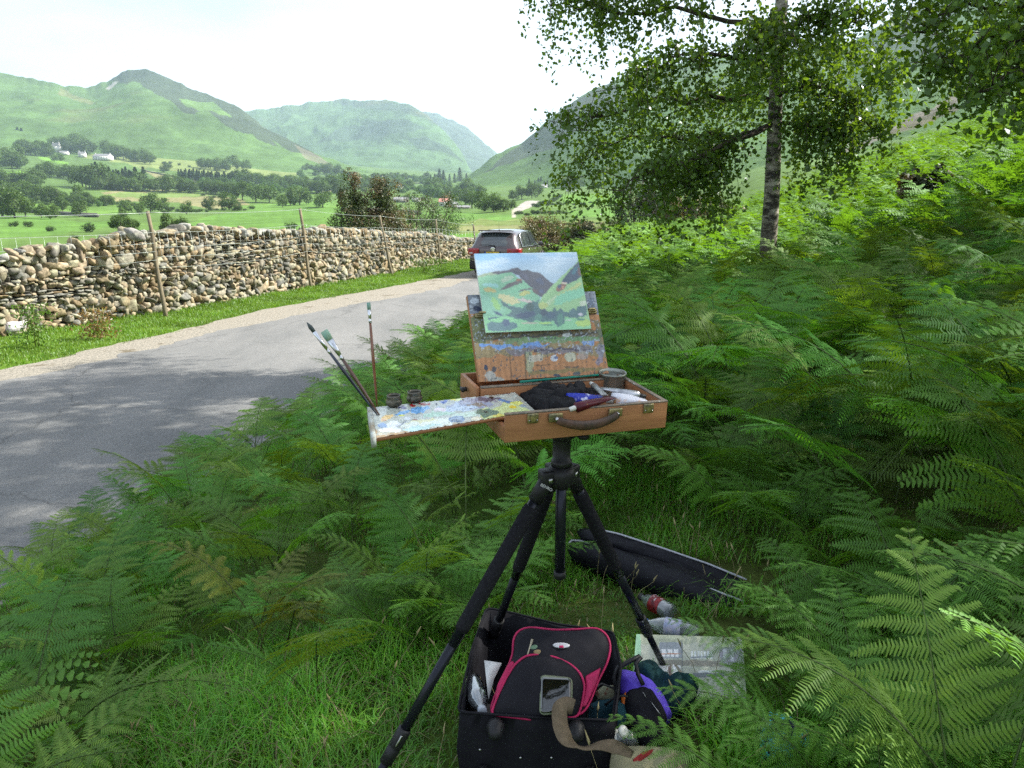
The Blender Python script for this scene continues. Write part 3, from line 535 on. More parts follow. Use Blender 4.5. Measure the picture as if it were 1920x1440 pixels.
def crown_cloud(rg, n, lobes, size, base, var=.25, up=.6, shell=.55):
    """lobes: (centre, radii) ellipsoids; leaves cluster toward each lobe's shell with gaps between clumps"""
    P = []; N = []; w = np.array([np.prod(l[1])**(2/3.) for l in lobes]); w /= w.sum()
    for (c, r), k in zip(lobes, (w*n).astype(int)+1):
        d = rg.normal(size=(k*2, 3)); d /= np.linalg.norm(d, axis=1, keepdims=True); q_ = (shell+(1-shell)*rg.random(k*2)**.6)*(1+.14*rg.normal(size=k*2)); p = d*q_[:, None]*np.array(r)
        m = fbm(p[:, 0]*2.2/r[0]+c[0]*9, p[:, 1]*2.2/r[1]+c[1]*9, p[:, 2]*2.2/r[2]+c[2]*5, 3, 7) > -.16
        p = p[m][:k]; P.append(p+np.array(c)); N.append(d[m][:k]+rg.normal(size=(len(p), 3))*.55+np.array([0, 0, up]))
    P = np.concatenate(P); N = np.concatenate(N); k = len(P)
    cl = np.array(base)[None]*(1+var*fbm(P[:, 0]*3, P[:, 1]*3, P[:, 2]*3, 2, 21)[:, None]+.12*rg.normal(size=(k, 1))); cl[:, 0] *= 1+.25*rg.random(k)
    return leaf_quads(P, N, size*(.7+.6*rg.random(k)), np.clip(cl, .003, 1), rg)
def valley_tree(kind, seed):
    rg = np.random.default_rng(seed); wood = MB()
    if kind == 'broad':
        W = rg.uniform(.46, .62); lobes = [((0, 0, .52), (W*.78, W*.78, .36))]
        for k in range(rg.integers(8, 12)):
            a = rg.random()*2*PI; rr_ = W*rg.uniform(.35, .72); zz = rg.uniform(.20, .84); rad = rg.uniform(.16, .26)*(1.1-.35*abs(zz-.5)); rr_ *= (1.0 if zz < .65 else .62); lobes.append(((rr_*math.cos(a), rr_*math.sin(a), zz), (rad, rad, rad*.8)))
        V, F, c = crown_cloud(rg, 1900, lobes, .068, (.060, .112, .030))
        wood.tube([(0, 0, -.06), (.01, 0, .15), (0, .01, .35), (.01, 0, .6)], [.035, .026, .018, .006], 6)
        for k in range(5):
            a = k*1.3+rg.random(); wood.tube([(0, 0, .2), (.12*math.cos(a), .12*math.sin(a), .38), (.28*math.cos(a), .28*math.sin(a), .6)], [.014, .01, .004], 5)
    elif kind == 'conifer':
        P = []; N = []
        k = 1100; z = .06+.94*rg.random(k)**1.25; R = .17*(1-z)**.8+.008; lay = .75+.25*np.sin(z*60+rg.random()*6); a = rg.random(k)*2*PI; q_ = R*lay*(.45+.55*rg.random(k)**.5)
        P = np.stack([q_*np.cos(a), q_*np.sin(a), z-.25*q_], 1); N = np.stack([np.cos(a)*.6, np.sin(a)*.6, 1+0*a], 1)+rg.normal(size=(k, 3))*.3
        c = np.array((.026, .052, .024))[None]*(1+.2*rg.normal(size=(k, 1))); V, F, c = leaf_quads(P, N, .055, np.clip(c, .004, 1), rg, .5)
        wood.tube([(0, 0, -.05), (0, 0, .5), (0, 0, .97)], [.018, .012, .003], 6)
    else:                                     # bush
        lobes = [((rg.uniform(-.35, .35), rg.uniform(-.35, .35), rg.uniform(.2, .55)), (rg.uniform(.22, .4),)*2+(rg.uniform(.2, .38),)) for k in range(7)]
        V, F, c = crown_cloud(rg, 800, lobes, .10, (.042, .078, .027))
        for k in range(4): wood.tube([(0, 0, -.1), (.2*math.cos(k*1.7), .2*math.sin(k*1.7), .4)], [.02, .008], 5)
    return V, F, c, wood
PROTO = {}
for kind, cnt in (('broad', 7), ('conifer', 4), ('bush', 5)):
    for k in range(cnt):
        V, F, c, wood = valley_tree(kind, 100+k*7+len(kind)); wv = np.concatenate(wood.v)
        me_c = raw_mesh('crown', V, F, M_leaf_far, cols=c); ff = [np.array(f) for f in wood.f.values()]; me_t = raw_mesh('trunk', wv, ff, M_bark)
        allV = np.concatenate([V, wv]); ff2 = [F]+[f+len(V) for f in ff]; mi = np.concatenate([np.zeros(len(F), int)]+[np.ones(len(f), int) for f in ff])
        # same ordering as polygons: quads first, then the wood faces
        me_1 = raw_mesh('tree', allV, ff2, [M_leaf_far, M_bark], cols=np.concatenate([c, np.tile((.05, .04, .03), (len(wv), 1))]), midx=mi)
        PROTO.setdefault(kind, []).append((me_c, me_t, me_1))
NAMES = {'broad': ('broadleaf_tree', 'tree'), 'conifer': ('conifer_tree', 'tree'), 'bush': ('valley_bush', 'bush')}
def put_tree(px, py, hpx, kind, label, group, wide=1.0):
    x, y, z = on_valley(px, py); H = hpx*1.0/FPX*y; a, b, one = random.choice(PROTO[kind]); nm, cat = NAMES[kind]; W = H*wide*random.uniform(.9, 1.2)
    rz = random.uniform(0, 6.28)
    if hpx >= 17 and kind != 'bush':
        r = empty(nm, (x, y, z), rz); r.scale = (W, W, H)
        for nme, me in (('crown', a), ('trunk', b)): o = bpy.data.objects.new(nme, me); link(o, r)
    else:
        r = bpy.data.objects.new(nm, one); link(r); r.location = (x, y, z); r.rotation_euler = (0, 0, rz); r.scale = (W, W, H)
    return tag(r, label, cat, group)
def band(line, n, h, kind, label, group, jy=3.0, wide=1.0):
    if kind == 'broad' and n > 5: n = int(n*1.45); h = (h[0]*1.05, h[1]*1.1)
    xs = [p[0] for p in line]; ys_ = [p[1] for p in line]
    for k in range(n):
        px = lerp(xs[0], xs[-1], (k+random.uniform(.1, .9))/n); put_tree(px, float(np.interp(px, xs, ys_))+random.uniform(-jy, jy*.5), random.uniform(*h), kind, label, group, wide)
TOPG = ('tree on the slope around the white farmhouses at the foot of the left fell', 'trees around the farmhouses under the left fell')
MIDG = ('leafy tree in the wooded belt across the middle of the valley, left of the gorse', 'trees of the middle wooded belt')
FARG = ('small distant tree in the hazy far end of the valley', 'trees at the far end of the valley')
CENG = ('round leafy tree in the clump right of the red roofed barn', 'trees by the red roofed barn')
CG = ('dark spruce in the plantation block below the left fell', 'spruces of the plantation blocks')
for ln, n, h, k, g_ in [
 ([(-60, 262), (52, 270)], 10, (18, 28), 'conifer', CG), ([(-40, 305), (38, 320)], 6, (28, 42), 'broad', TOPG), ([(40, 291), (96, 294)], 6, (20, 30), 'broad', TOPG),
 ([(101, 281), (172, 292)], 11, (20, 30), 'broad', TOPG), ([(100, 303), (124, 304)], 2, (14, 18), 'broad', TOPG), ([(198, 296), (258, 305)], 6, (16, 28), 'broad', TOPG),
 ([(262, 284), (264, 284)], 1, (14, 14), 'broad', TOPG), ([(266, 302), (286, 313)], 3, (18, 26), 'broad', TOPG), ([(303, 323), (322, 320)], 2, (14, 18), 'broad', TOPG), ([(68, 334), (100, 337)], 3, (24, 30), 'broad', TOPG),
 ([(-30, 348), (78, 353)], 8, (20, 32), 'broad', MIDG), ([(105, 336), (145, 338)], 4, (24, 32), 'broad', MIDG), ([(148, 352), (184, 356)], 4, (36, 50), 'broad', MIDG), ([(172, 342), (272, 352)], 16, (26, 36), 'conifer', CG),
 ([(184, 357), (330, 361)], 14, (18, 32), 'broad', MIDG), ([(-30, 374), (62, 374)], 6, (20, 34), 'broad', MIDG), ([(60, 379), (168, 386)], 9, (18, 34), 'broad', MIDG),
 ([(166, 385), (216, 387)], 5, (16, 26), 'broad', MIDG), ([(335, 338), (440, 345)], 30, (16, 21), 'conifer', CG), ([(375, 316), (425, 322)], 6, (14, 26), 'broad', MIDG), ([(430, 313), (470, 323)], 4, (12, 22), 'broad', MIDG),
 ([(440, 345), (560, 352)], 15, (15, 25), 'broad', MIDG), ([(335, 359), (440, 367)], 11, (18, 28), 'broad', MIDG), ([(560, 361), (650, 364)], 9, (20, 32), 'broad', MIDG),
 ([(570, 321), (645, 331)], 8, (12, 20), 'broad', FARG), ([(590, 345), (700, 351)], 11, (12, 22), 'broad', FARG), ([(640, 353), (775, 357)], 14, (12, 22), 'broad', FARG), ([(700, 337), (830, 340)], 14, (7, 13), 'broad', FARG),
 ([(800, 340), (880, 344)], 8, (12, 24), 'conifer', ('hazy conifer at the mouth of the far side valley', 'conifers at the far valley mouth')), ([(815, 364), (905, 370)], 8, (16, 28), 'broad', FARG), ([(990, 351), (1046, 353)], 8, (10, 17), 'conifer', ('small dark conifer beside the white house at the foot of the right fell', 'conifers by the white house'))]:
    band(ln, n, h, k, g_[0], g_[1], wide=(2.1 if k == 'conifer' else 1.0))
singles = [(5, 406, 52), (28, 409, 56), (48, 407, 42), (78, 409, 26), (94, 411, 28), (104, 408, 22), (236, 399, 26), (262, 403, 24), (283, 399, 36), (303, 397, 30), (350, 402, 26), (392, 393, 28), (430, 394, 34), (446, 396, 18), (228, 436, 36), (250, 438, 30), (318, 440, 40), (342, 440, 32), (232, 412, 24)]
for s in singles: put_tree(*s, 'broad', 'leafy hedgerow tree standing in the green fields behind the left half of the wall', 'hedgerow trees behind the left half of the wall')
for s in [(455, 375, 36), (480, 381, 36), (505, 381, 32), (545, 386, 38), (562, 384, 38), (530, 389, 24)]: put_tree(*s, 'broad', 'big round tree along the top edge of the bright green field', 'big trees above the bright green field')
put_tree(118, 398, 29, 'broad', 'round tree in the bright field, left one of a pair near the first post', None); put_tree(149, 407, 31, 'broad', 'tree with a bare trunk in the bright field, right one of the same pair', None)
put_tree(605, 389, 30, 'broad', 'dense dark round thorn tree at the right end of the bright field', None, 1.2)
for s in [(885, 391, 36), (908, 396, 42), (926, 398, 34), (944, 397, 26), (958, 394, 20), (838, 383, 28), (855, 381, 28), (872, 384, 30), (962, 377, 20), (978, 374, 28), (997, 372, 30), (1010, 366, 22)]: put_tree(*s, 'broad', *CENG)
for s in [(1056, 353, 22), (1076, 356, 32), (1088, 354, 26)]: put_tree(*s, 'broad', 'dark tree standing next to the white house at the foot of the right fell', 'trees by the white house')
BG = ('dark gorse bush on the rough pasture right of the gravel track', 'gorse bushes on the rough pasture')
for ln, n, h in [([(965, 404), (1062, 401)], 12, (6, 10)), ([(1000, 392), (1050, 372)], 10, (6, 10)), ([(1020, 385), (1180, 383)], 16, (4, 8)), ([(1020, 423), (1180, 423)], 15, (5, 10)), ([(860, 436), (1180, 430)], 10, (3, 5))]: band(ln, n, h, 'bush', *BG, wide=1.6)
HG = ('low round bush in the hedge lines between the valley fields', 'hedgerow bushes between the fields')
for ln, n, h in [([(200, 381), (332, 394)], 9, (6, 12)), ([(300, 400), (482, 394)], 14, (5, 10)), ([(80, 385), (160, 392)], 6, (7, 12)), ([(640, 371), (800, 376)], 10, (6, 12)), ([(300, 285), (560, 312)], 14, (3, 7)), ([(280, 300), (380, 322)], 6, (4, 7)), ([(0, 392), (90, 394)], 5, (6, 10)), ([(330, 362), (450, 378)], 6, (5, 8))]: band(ln, n, h, 'bush', *HG, wide=1.3)
for s in [(28, 425, 13), (54, 426, 14), (93, 434, 14), (163, 436, 22), (143, 452, 15), (545, 430, 16), (570, 437, 14)]: put_tree(*s, 'bush', 'small thorn bush standing alone in the field just over the wall', 'lone thorn bushes over the wall', 1.1)
wv_, wf_, wc_ = [], [], []; nvw = 0; wr = np.random.default_rng(77)
for ln, n, h in [([(330, 350), (560, 362)], 44, (12, 20)), ([(560, 354), (830, 362)], 50, (10, 16)), ([(560, 335), (860, 345)], 45, (7, 13)), ([(-40, 382), (220, 388)], 14, (8, 14)), ([(800, 366), (905, 372)], 16, (16, 26))]:
    for k in range(n):
        q_ = wr.random(); px = lerp(ln[0][0], ln[1][0], q_); py = lerp(ln[0][1], ln[1][1], q_)+wr.uniform(-7, 4); x, y, z = on_valley(px, py); H = wr.uniform(*h)/FPX*y; me = PROTO['broad'][wr.integers(7)][0]; V = np.empty(len(me.vertices)*3, np.float32); me.vertices.foreach_get('co', V); V = V.reshape(-1, 4, 3)[::2].reshape(-1, 3); c = wr.uniform(.75, 1.2)*np.array((.058, .108, .030)); a = wr.random()*6.28; X = V[:, 0]*math.cos(a)-V[:, 1]*math.sin(a); Y = V[:, 0]*math.sin(a)+V[:, 1]*math.cos(a)
        cen = V.reshape(-1, 4, 3).mean(1, keepdims=True); V4 = np.stack([X, Y, V[:, 2]], 1).reshape(-1, 4, 3); m4 = V4.mean(1, keepdims=True); V4 = m4+(V4-m4)*1.5; V = V4.reshape(-1, 3)*[H*1.15, H*1.15, H]+[x, y, z-H*.1]; wv_.append(V); wf_.append(np.arange(len(V)).reshape(-1, 4)+nvw); nvw += len(V); wc_.append(np.tile(c, (len(V), 1))*(1+.15*wr.normal(size=(len(V)//4, 1)).repeat(4, 0)))
tag(mobj('woodland', np.concatenate(wv_), np.concatenate(wf_), M_leaf_far, cols=np.clip(np.concatenate(wc_), .005, 1)), 'hazy woods filling the middle of the valley', 'woodland', kind='stuff')
M_fwall = M('field_wall_stone', (.10, .10, .085), (.07, .07, .06), scale=.5, rough=.95, bump=0)
for pl_ in ([(287, 266), (330, 275), (390, 289), (445, 297)], [(330, 291), (420, 303), (520, 322)], [(268, 321), (330, 333), (405, 352)], [(455, 330), (520, 336), (600, 338)], [(0, 395), (60, 399), (200, 409)], [(640, 396), (700, 398), (800, 404)], [(540, 300), (600, 318), (680, 326)], [(640, 340), (760, 344), (840, 347)]):
    m = MB(); Q = []
    for a, b in zip(pl_[:-1], pl_[1:]):
        for k in np.linspace(0, 1, 9)[:-1]: Q.append(on_valley(lerp(a[0], b[0], k), lerp(a[1], b[1], k)))
    Q = np.array(Q); m.tube(Q+[0, 0, .6], .9, 4); tag(m.build('field_wall', M_fwall), 'thin dark stone field wall running across the far pastures', 'field wall', 'field walls across the valley pastures')
# ================================================================ FARM BUILDINGS
M_white = M('whitewashed_wall', (.72, .71, .68), (.6, .59, .56), scale=.8, rough=.9); M_slate = M('slate_roof', (.16, .165, .18), (.11, .115, .13), scale=.6, rough=.7); M_barn = M('barn_stone', (.30, .27, .23), (.2, .18, .16), scale=.6, rough=.9); M_red = M('rusty_red_sheet_roof', (.42, .16, .13), (.34, .13, .11), scale=.5, rough=.7); M_pane = M('dark_window_pane', (.03, .035, .04), rough=.1, bump=0)
def house(px, py, wpx, hpx, label, wall=M_white, roof=M_slate, deep=.55, rz=0.0, name='farmhouse', chim=True, cat='house'):
    x, y, z = on_valley(px, py); W = wpx/FPX*y; H = hpx/FPX*y*.62; D = max(W*deep, 5); R = hpx/FPX*y*.38; r = tag(empty(name, (x, y, z-.3), rz), label, cat)
    m = MB(); m.box((0, 0, H/2), (W, D, H)); m.add([(-W/2, -D/2, H), (-W/2, D/2, H), (-W/2, 0, H+R*.94), (W/2, -D/2, H), (W/2, D/2, H), (W/2, 0, H+R*.94)], [(0, 1, 2), (3, 5, 4), (0, 2, 5, 3), (1, 4, 5, 2)]); m.build('wall', wall, r)
    m = MB(); o = .35
    for s in (-1, 1):
        n = [(-W/2-o, s*(D/2+o), H-.1), (W/2+o, s*(D/2+o), H-.1), (W/2+o, 0, H+R), (-W/2-o, 0, H+R)]; m.add(n+[(a, b, c+.18) for a, b, c in n], [(0, 1, 2, 3), (4, 5, 6, 7), (0, 1, 5, 4), (0, 3, 7, 4), (1, 2, 6, 5)])
    rf = m.build('roof', roof, r)
    if chim:
        for s in (-1, 1): m = MB(); m.box((s*(W/2-.6), 0, H+R+.5), (.9, .8, 1.6)); m.build('chimney', wall, rf)
    n = max(2, int(W/4))
    for k in range(n):
        for zz in ([H*.3, H*.72] if chim else [H*.4]):
            m = MB(); m.box(((k+.5)/n*W-W/2, -D/2-.01, zz), (1.1, .12, 1.3 if chim else 1.0)); wn = m.build('window', M_pane, r); m = MB(); m.box(((k+.5)/n*W-W/2, -D/2-.06, zz-.72 if chim else zz-.55), (1.3, .2, .12)); m.build('sill', wall, wn)
house(107, 286, 15, 16, 'white farmhouse highest on the slope among the dark trees at left', rz=-.3); house(155, 296, 12, 10, 'small white house half hidden in trees between two other white buildings at left'); house(194, 301, 30, 11, 'long low white farm building right of the other two white buildings at left', rz=-.15)
house(121, 291, 14, 7, 'white outbuilding stepping down the slope right of the highest white farmhouse', chim=False, name='outbuilding', cat='barn')
house(833, 387, 17, 14, 'barn with a rusty red roof in the middle of the valley', M_white, M_red, name='barn', chim=False, cat='barn'); house(849, 390, 14, 12, 'small grey stone barn just right of the red roofed barn', M_barn, M_slate, name='barn', chim=False, rz=.9, cat='barn')
house(752, 380, 26, 10, 'long grey farm shed left of the red roofed barn', M_barn, M_slate, name='farm_shed', chim=False, cat='shed'); house(781, 379, 14, 8, 'pale low farm shed between the long grey shed and the red roofed barn', M_white, M_slate, name='farm_shed', chim=False, cat='shed'); house(870, 391, 22, 6, 'low grey stone outhouse behind the trees right of the barns', M_barn, M_slate, name='outhouse', chim=False, cat='shed')
house(1060, 352, 18, 17, 'white house with chimneys at the foot of the right fell'); house(1021, 353, 10, 7, 'small white shed left of the white house under the right fell', name='garden_shed', chim=False, cat='shed')
for k, (px, py) in enumerate([(1066, 360), (1076, 361)]):
    x, y, z = on_valley(px, py); r = tag(empty('parked_van', (x, y, z), .2), ['small white van parked below the white house, left one', 'small white van parked below the white house, right one'][k], 'van'); m = MB(); m.box((0, 0, 1.15), (4.6, 1.9, 1.3), None, .3); m.box((-.3, 0, 1.75), (3.4, 1.8, .8), None, .3); m.build('body', M_white, r, smooth=True); m = MB(); m.box((-.3, -.93, 1.8), (3.0, .06, .45), None, .02); m.build('side_window', M_pane, r)
    for xx in (-1.4, 1.4): m = MB(); m.tube([(xx, -.98, .4), (xx, -.75, .4)], .36, 14); m.build('wheel', M_pane, r)
# ================================================================ GORSE
M_gorse = leaf_mat('gorse_spines', trans=.15, gloss=.03, rnd=.1)
def gorse(name, loc, size, seed, label, brown=.4, green=(.050, .075, .022), tip=(.15, .112, .055), n=7000, tall=None, group=None, cat='bush'):
    rg = np.random.default_rng(seed); W, H = size; r = empty(name, loc); tag(r, label, cat, group); lobes = []; m = MB()
    tops = tall or [(rg.uniform(-.5, .5)*W, rg.uniform(-.4, .4)*W, rg.uniform(.45, .95)*H) for k in range(11)]
    for (x, y, z) in tops:
        rad = rg.uniform(.16, .26)*W*(.8 if not tall else .72); m.tube([(x*.15, y*.15, -.2), (x*.5, y*.5, z*.45), (x, y, z*.85)], [.05, .035, .012], 6)
        for k in range(6 if not tall else 9):
            q_ = rg.random(); lobes.append(((x+rg.normal()*rad*.55, y+rg.normal()*rad*.5, max(.1, z*(.55+.4*q_))), (rad*rg.uniform(.35, .75),)*2+(rad*rg.uniform(.45, .9),)))
    lobes.append(((0, 0, H*.28), (W*.45, W*.40, H*.30)))
    V, F, c = crown_cloud(rg, n, lobes, .085 if n > 6000 else .12, green, .3, .4, .45)
    z = V[:, 2]/H; k = sstep(.15, .55, fbm(V[:, 0]*1.6+seed, V[:, 1]*1.6, V[:, 2]*1.6, 3, seed)+(brown-.4)*1.3+.35*(z-.5))[:, None]
    c = c*(1-k)+np.array(tip)*k*(c.mean(1, keepdims=True)/np.mean(green)); mobj('crown', V, F, M_gorse, r, cols=c); m.build('stem', M_bark, r); return r
def gpos(px, Y): x = float(u_of(px)*Y); return (x, Y, float(ground_z(x, Y)))
p = gpos(690, 42); gorse('gorse_bush', p, (4.8, 5.6), 11, 'tall gorse with two dead brown tops behind the wall in the middle', .47, n=26000, tall=[(-.9, 0, 5.6), (-.75, .2, 5.0), (-1.05, -.2, 4.2), (.6, 0, 4.9), (.9, .2, 4.5), (1.15, -.1, 4.0), (.1, .1, 3.4), (-1.6, 0, 2.6), (1.7, .1, 2.6), (-.3, -.4, 3.0)])
p = gpos(772, 48); gorse('gorse_bush', p, (3.4, 4.4), 12, 'grey green gorse bush between the tall brown gorse and the small leafy tree', .22, green=(.06, .085, .045), n=7000)
p = gpos(806, 54); gorse('small_tree', p, (3.8, 4.6), 13, 'small bright green leafy tree right of the grey green gorse behind the wall', .0, green=(.05, .11, .025), n=6500, cat='tree')
p = gpos(628, 48); gorse('gorse_bush', p, (4.2, 2.6), 14, 'low dark gorse bush at the left foot of the tall brown gorse', .1, n=5000)
GR = 'gorse bushes beyond the parked car'
for k, (px, Y, w, h, br, gr, lab) in enumerate([(1005, 46, 2.4, 1.9, .75, (.07, .09, .03), 'brown tipped gorse bush just right of the car roof'), (1040, 44, 2.8, 2.1, .62, (.09, .11, .035), 'olive and rust coloured gorse bush right of the car'), (1072, 47, 2.6, 1.7, .7, (.08, .09, .035), 'rusty gorse bush behind the car bonnet, next to the dark gorse'), (1108, 43, 2.3, 2.1, .28, (.035, .05, .02), 'dark gorse bush between the car and the sunlit bracken'), (1145, 46, 2.8, 1.9, .3, (.06, .085, .03), 'pale green gorse bush against the edge of the bracken'), (1195, 42, 2.6, 3.6, .05, (.018, .028, .014), 'very dark gorse bush standing above the sunlit bracken'), (1230, 44, 3.0, 3.8, .1, (.025, .035, .016), 'very dark tall gorse under the hanging birch branches'), (1320, 30, 2.2, 2.6, .7, (.06, .07, .03), 'brown gorse top showing above the bracken left of the birch trunk'), (1760, 14.5, 1.5, 1.15, .25, (.035, .05, .018), 'dark gorse poking out of the bright bracken at right')]):
    gorse('gorse_bush', gpos(px, Y), (w, h), 30+k, lab, br, green=gr, n=6500 if k != 8 else 9000)
# ================================================================ BRACKEN
M_fern = leaf_mat('bracken_leaf', trans=.34, gloss=.03, tcol=(1.7, 1.55, .5), rnd=.22, rough=.62)
M_stalk = M('bracken_stalk', (.16, .20, .04), (.12, .14, .04), scale=9, rough=.6, bump=0)
def frond(rg, level, hs=.55, L=.62, lean=.35, arch=1.1, wid=.36, col=(.035, .105, .022), yellow=0.0, npair=None):
    """one bracken frond: bare stalk, then an arching blade of paired pinnae, each cut into pinnules"""
    n = 24; th = np.concatenate([np.linspace(lean*.3, lean, 8), np.linspace(lean, lean+arch, n-8)]); ds = np.concatenate([np.full(8, hs/8), np.full(n-8, L/(n-8))])
    P = np.zeros((n+1, 3)); tw = rg.normal()*.25
    for i in range(n): P[i+1] = P[i]+ds[i]*np.array([math.sin(th[i]), tw*.3*math.sin(th[i])*i/n, math.cos(th[i])])
    T = np.gradient(P, axis=0); T /= np.linalg.norm(T, axis=1, keepdims=True); NP = npair or {2: 12, 1: 11, 0: 9}[level]; MP = {2: 19, 1: 6, 0: 1}[level]
    k = (np.arange(NP)+.5)/NP; kk = 1-(1-k)**1.15; idx = 8+kk*(n-8); i0 = idx.astype(int); fr = (idx-i0)[:, None]; B0 = P[i0]*(1-fr)+P[i0+1]*fr; T0 = T[i0]
    ln = wid*(1-kk)**.85*(1-.25*np.exp(-k*9))+.015; phi = np.radians(lerp(78, 40, kk))
    V = []; Cc = []; base = np.array(col)
    for side in (-1, 1):
        D = np.cos(phi)[:, None]*T0+np.sin(phi)[:, None]*np.array([0, side, 0]); D = D+rg.normal(size=D.shape)*.10; D /= np.linalg.norm(D, axis=1, keepdims=True)
        E = T0-(T0*D).sum(1, keepdims=True)*D; E /= np.linalg.norm(E, axis=1, keepdims=True); Nn = np.cross(D, E)*side; dr = rg.uniform(.12, .40, NP)
        def pin(s): return B0[:, None]+D[:, None]*(ln[:, None]*s)[..., None]+np.array([0, 0, -1.0])*(dr[:, None]*ln[:, None]*s*s)[..., None]
        if level == 0:
            a = pin(np.array([[0.0]]))[:, 0]; b = pin(np.array([[1.0]]))[:, 0]; mid = pin(np.array([[.35]]))[:, 0]; w = (ln*.11+.006)[:, None]; V.append(np.stack([a, mid+E*w, b, mid-E*w], 1).reshape(-1, 4, 3)); Cc.append(np.repeat(base[None]*(1+.15*rg.normal(size=(NP, 1))), 1, 0)); continue
        s = (np.arange(MP)+.35)/MP; S = pin(np.broadcast_to(s, (NP, MP))); sp = ln/MP; pl = (.138*ln[:, None]*(1-s[None])**.7+.006)*(1.0 if level == 2 else 1.1)
        for sd in (-1, 1):
            tipd = E[:, None]*sd+D[:, None]*.35; tip = S+tipd*pl[..., None]-Nn[:, None]*0*pl[..., None]+np.array([0, 0, -.25])*pl[..., None]
            w = (sp*(.40 if level == 2 else .50))[:, None, None]; tip = tip+np.array([0, 0, 1.0])*(rg.normal(size=(NP, MP, 1))*.13*pl[..., None]); a = S-D[:, None]*w; b = S+D[:, None]*w; mid = S+tipd*pl[..., None]*.6
            V.append(np.stack([a, tip-D[:, None]*w*.45, tip+D[:, None]*w*.28, b], 2).reshape(-1, 4, 3)); Cc.append((base[None, None]*(1+.12*rg.normal(size=(NP, MP, 1))*(1 if level < 2 else .6)+.15*s[None, :, None]*(1-.0))).reshape(-1, 3))
    # midrib of every pinna and the main stalk
    V = np.concatenate(V); cl = np.repeat(np.concatenate(Cc), 4, 0); cl[:, 0] *= 1+yellow*8; cl[:, 1] *= 1+yellow*1.5; V = V.reshape(-1, 3); F = np.arange(len(V)).reshape(-1, 4)
    r = np.interp(np.arange(n+1), [0, 8, n], [.0052, .0042, .001])*(1.0 if level else 1.4); side_v = np.array([0, 1.0, 0]); nx = np.cross(T, side_v); nx /= np.linalg.norm(nx, axis=1, keepdims=True)+1e-9
    st = np.stack([P+side_v*r[:, None], P-side_v*r[:, None]*.5+nx*r[:, None]*.87, P-side_v*r[:, None]*.5-nx*r[:, None]*.87], 1); sv = st.reshape(-1, 3); sf = []
    for i in range(n):
        for q_ in range(3): sf.append((i*3+q_, i*3+(q_+1) % 3, (i+1)*3+(q_+1) % 3, (i+1)*3+q_))
    F = np.concatenate([F, np.array(sf)+len(V)]); V = np.concatenate([V, sv]); cl = np.concatenate([cl, np.tile((.09*(1+yellow*2), .14, .03), (len(sv), 1))])
    return V, F, np.clip(cl, .003, 1)
FP = []
for k in range(20):
    rg = np.random.default_rng(500+k); tone = rg.uniform(.72, 1.25); FP.append(raw_mesh('frond', *(lambda q_: (q_[0], q_[1]))(fr_ := frond(rg, 2, rg.uniform(.34, .56), rg.uniform(.55, .78), rg.uniform(.45, .95), rg.uniform(.55, 1.05), rg.uniform(.30, .42), (.090*tone*rg.uniform(.8, 1.5), .225*tone, .024*tone))), M_fern, cols=fr_[2]))
FY = [raw_mesh('frond', *(lambda q_: (q_[0], q_[1]))(fr_ := frond(np.random.default_rng(700+k), 2, .4, .5, .5, 1.0, .22, (.075, .15, .025), .12)), M_fern, cols=fr_[2]) for k in range(3)]
FLOW = [raw_mesh('frond', *(lambda q_: (q_[0], q_[1]))(fr_ := frond(np.random.default_rng(1700+k), 2, .30, .72, .75, .95, .34, (.098, .23, .026))), M_fern, cols=fr_[2]) for k in range(5)]
def bracken_plant(x, y, sc, label, group, n=4, meshes=None, yaw=None, spread=1.0, lab_cat='fern', zoff=0.0):
    r = empty('bracken_fern', (x, y, float(ground_z(x, y))-.02+zoff), random.uniform(0, 6.28) if yaw is None else yaw); r.scale = (sc, sc, sc); tag(r, label, lab_cat, group)
    for k in range(n):
        o = bpy.data.objects.new('frond', random.choice(meshes or FP)); link(o, r); a = (k/n*2*PI+random.uniform(-.5, .5))*(spread if yaw is not None else 1)
        o.rotation_euler = (random.uniform(-.15, .15), random.uniform(-.12, .12), a); q_ = random.uniform(.8, 1.15); o.scale = (q_, q_, q_); o.location = (random.uniform(-.07, .07), random.uniform(-.07, .07), 0)
    return r
def gz1(px, py): return tuple(at_z(px, py, .97)[:2])
CLEAR = [gz1(*p) for p in [(-40, 1440), (130, 1290), (310, 1170), (480, 1130), (700, 1130), (860, 1140), (945, 1060), (1000, 985), (1060, 930), (1130, 900), (1230, 890), (1300, 930), (1320, 1010), (1380, 1080), (1440, 1130), (1490, 1190), (1560, 1260), (1570, 1440)]]
CLEAR = CLEAR+[(CLEAR[-1][0]+.1, -1.2), (-1.6, -1.2)]
CLX = np.array(CLEAR)
rg = np.random.default_rng(42); cand = []
tries = 60000; xs = rg.uniform(-5, 42, tries); ys_ = 1.0+rg.random(tries)**1.25*48; s_ = (xs-RR(ys_))*.95
m = (s_ > .12) & ~inpoly(xs, ys_, CLEAR) & (xs/ys_ > -1.0) & (xs/ys_ < 1.05); xs, ys_, s_ = xs[m], ys_[m], s_[m]
cell = {}; pts = []
for x, y, s in zip(xs, ys_, s_):
    d = np.interp(math.hypot(x, y), [0, 6, 15, 50], [.30, .34, .42, .75]); key = (int(x//.8), int(y//.8)); ok = True
    for a in (-1, 0, 1):
        for b in (-1, 0, 1):
            for (qx, qy) in cell.get((key[0]+a, key[1]+b), ()):
                if (qx-x)**2+(qy-y)**2 < d*d: ok = False; break
            if not ok: break
        if not ok: break
    if ok: cell.setdefault(key, []).append((x, y)); pts.append((x, y, s))
pts.sort(key=lambda p: math.hypot(p[0], p[1]))
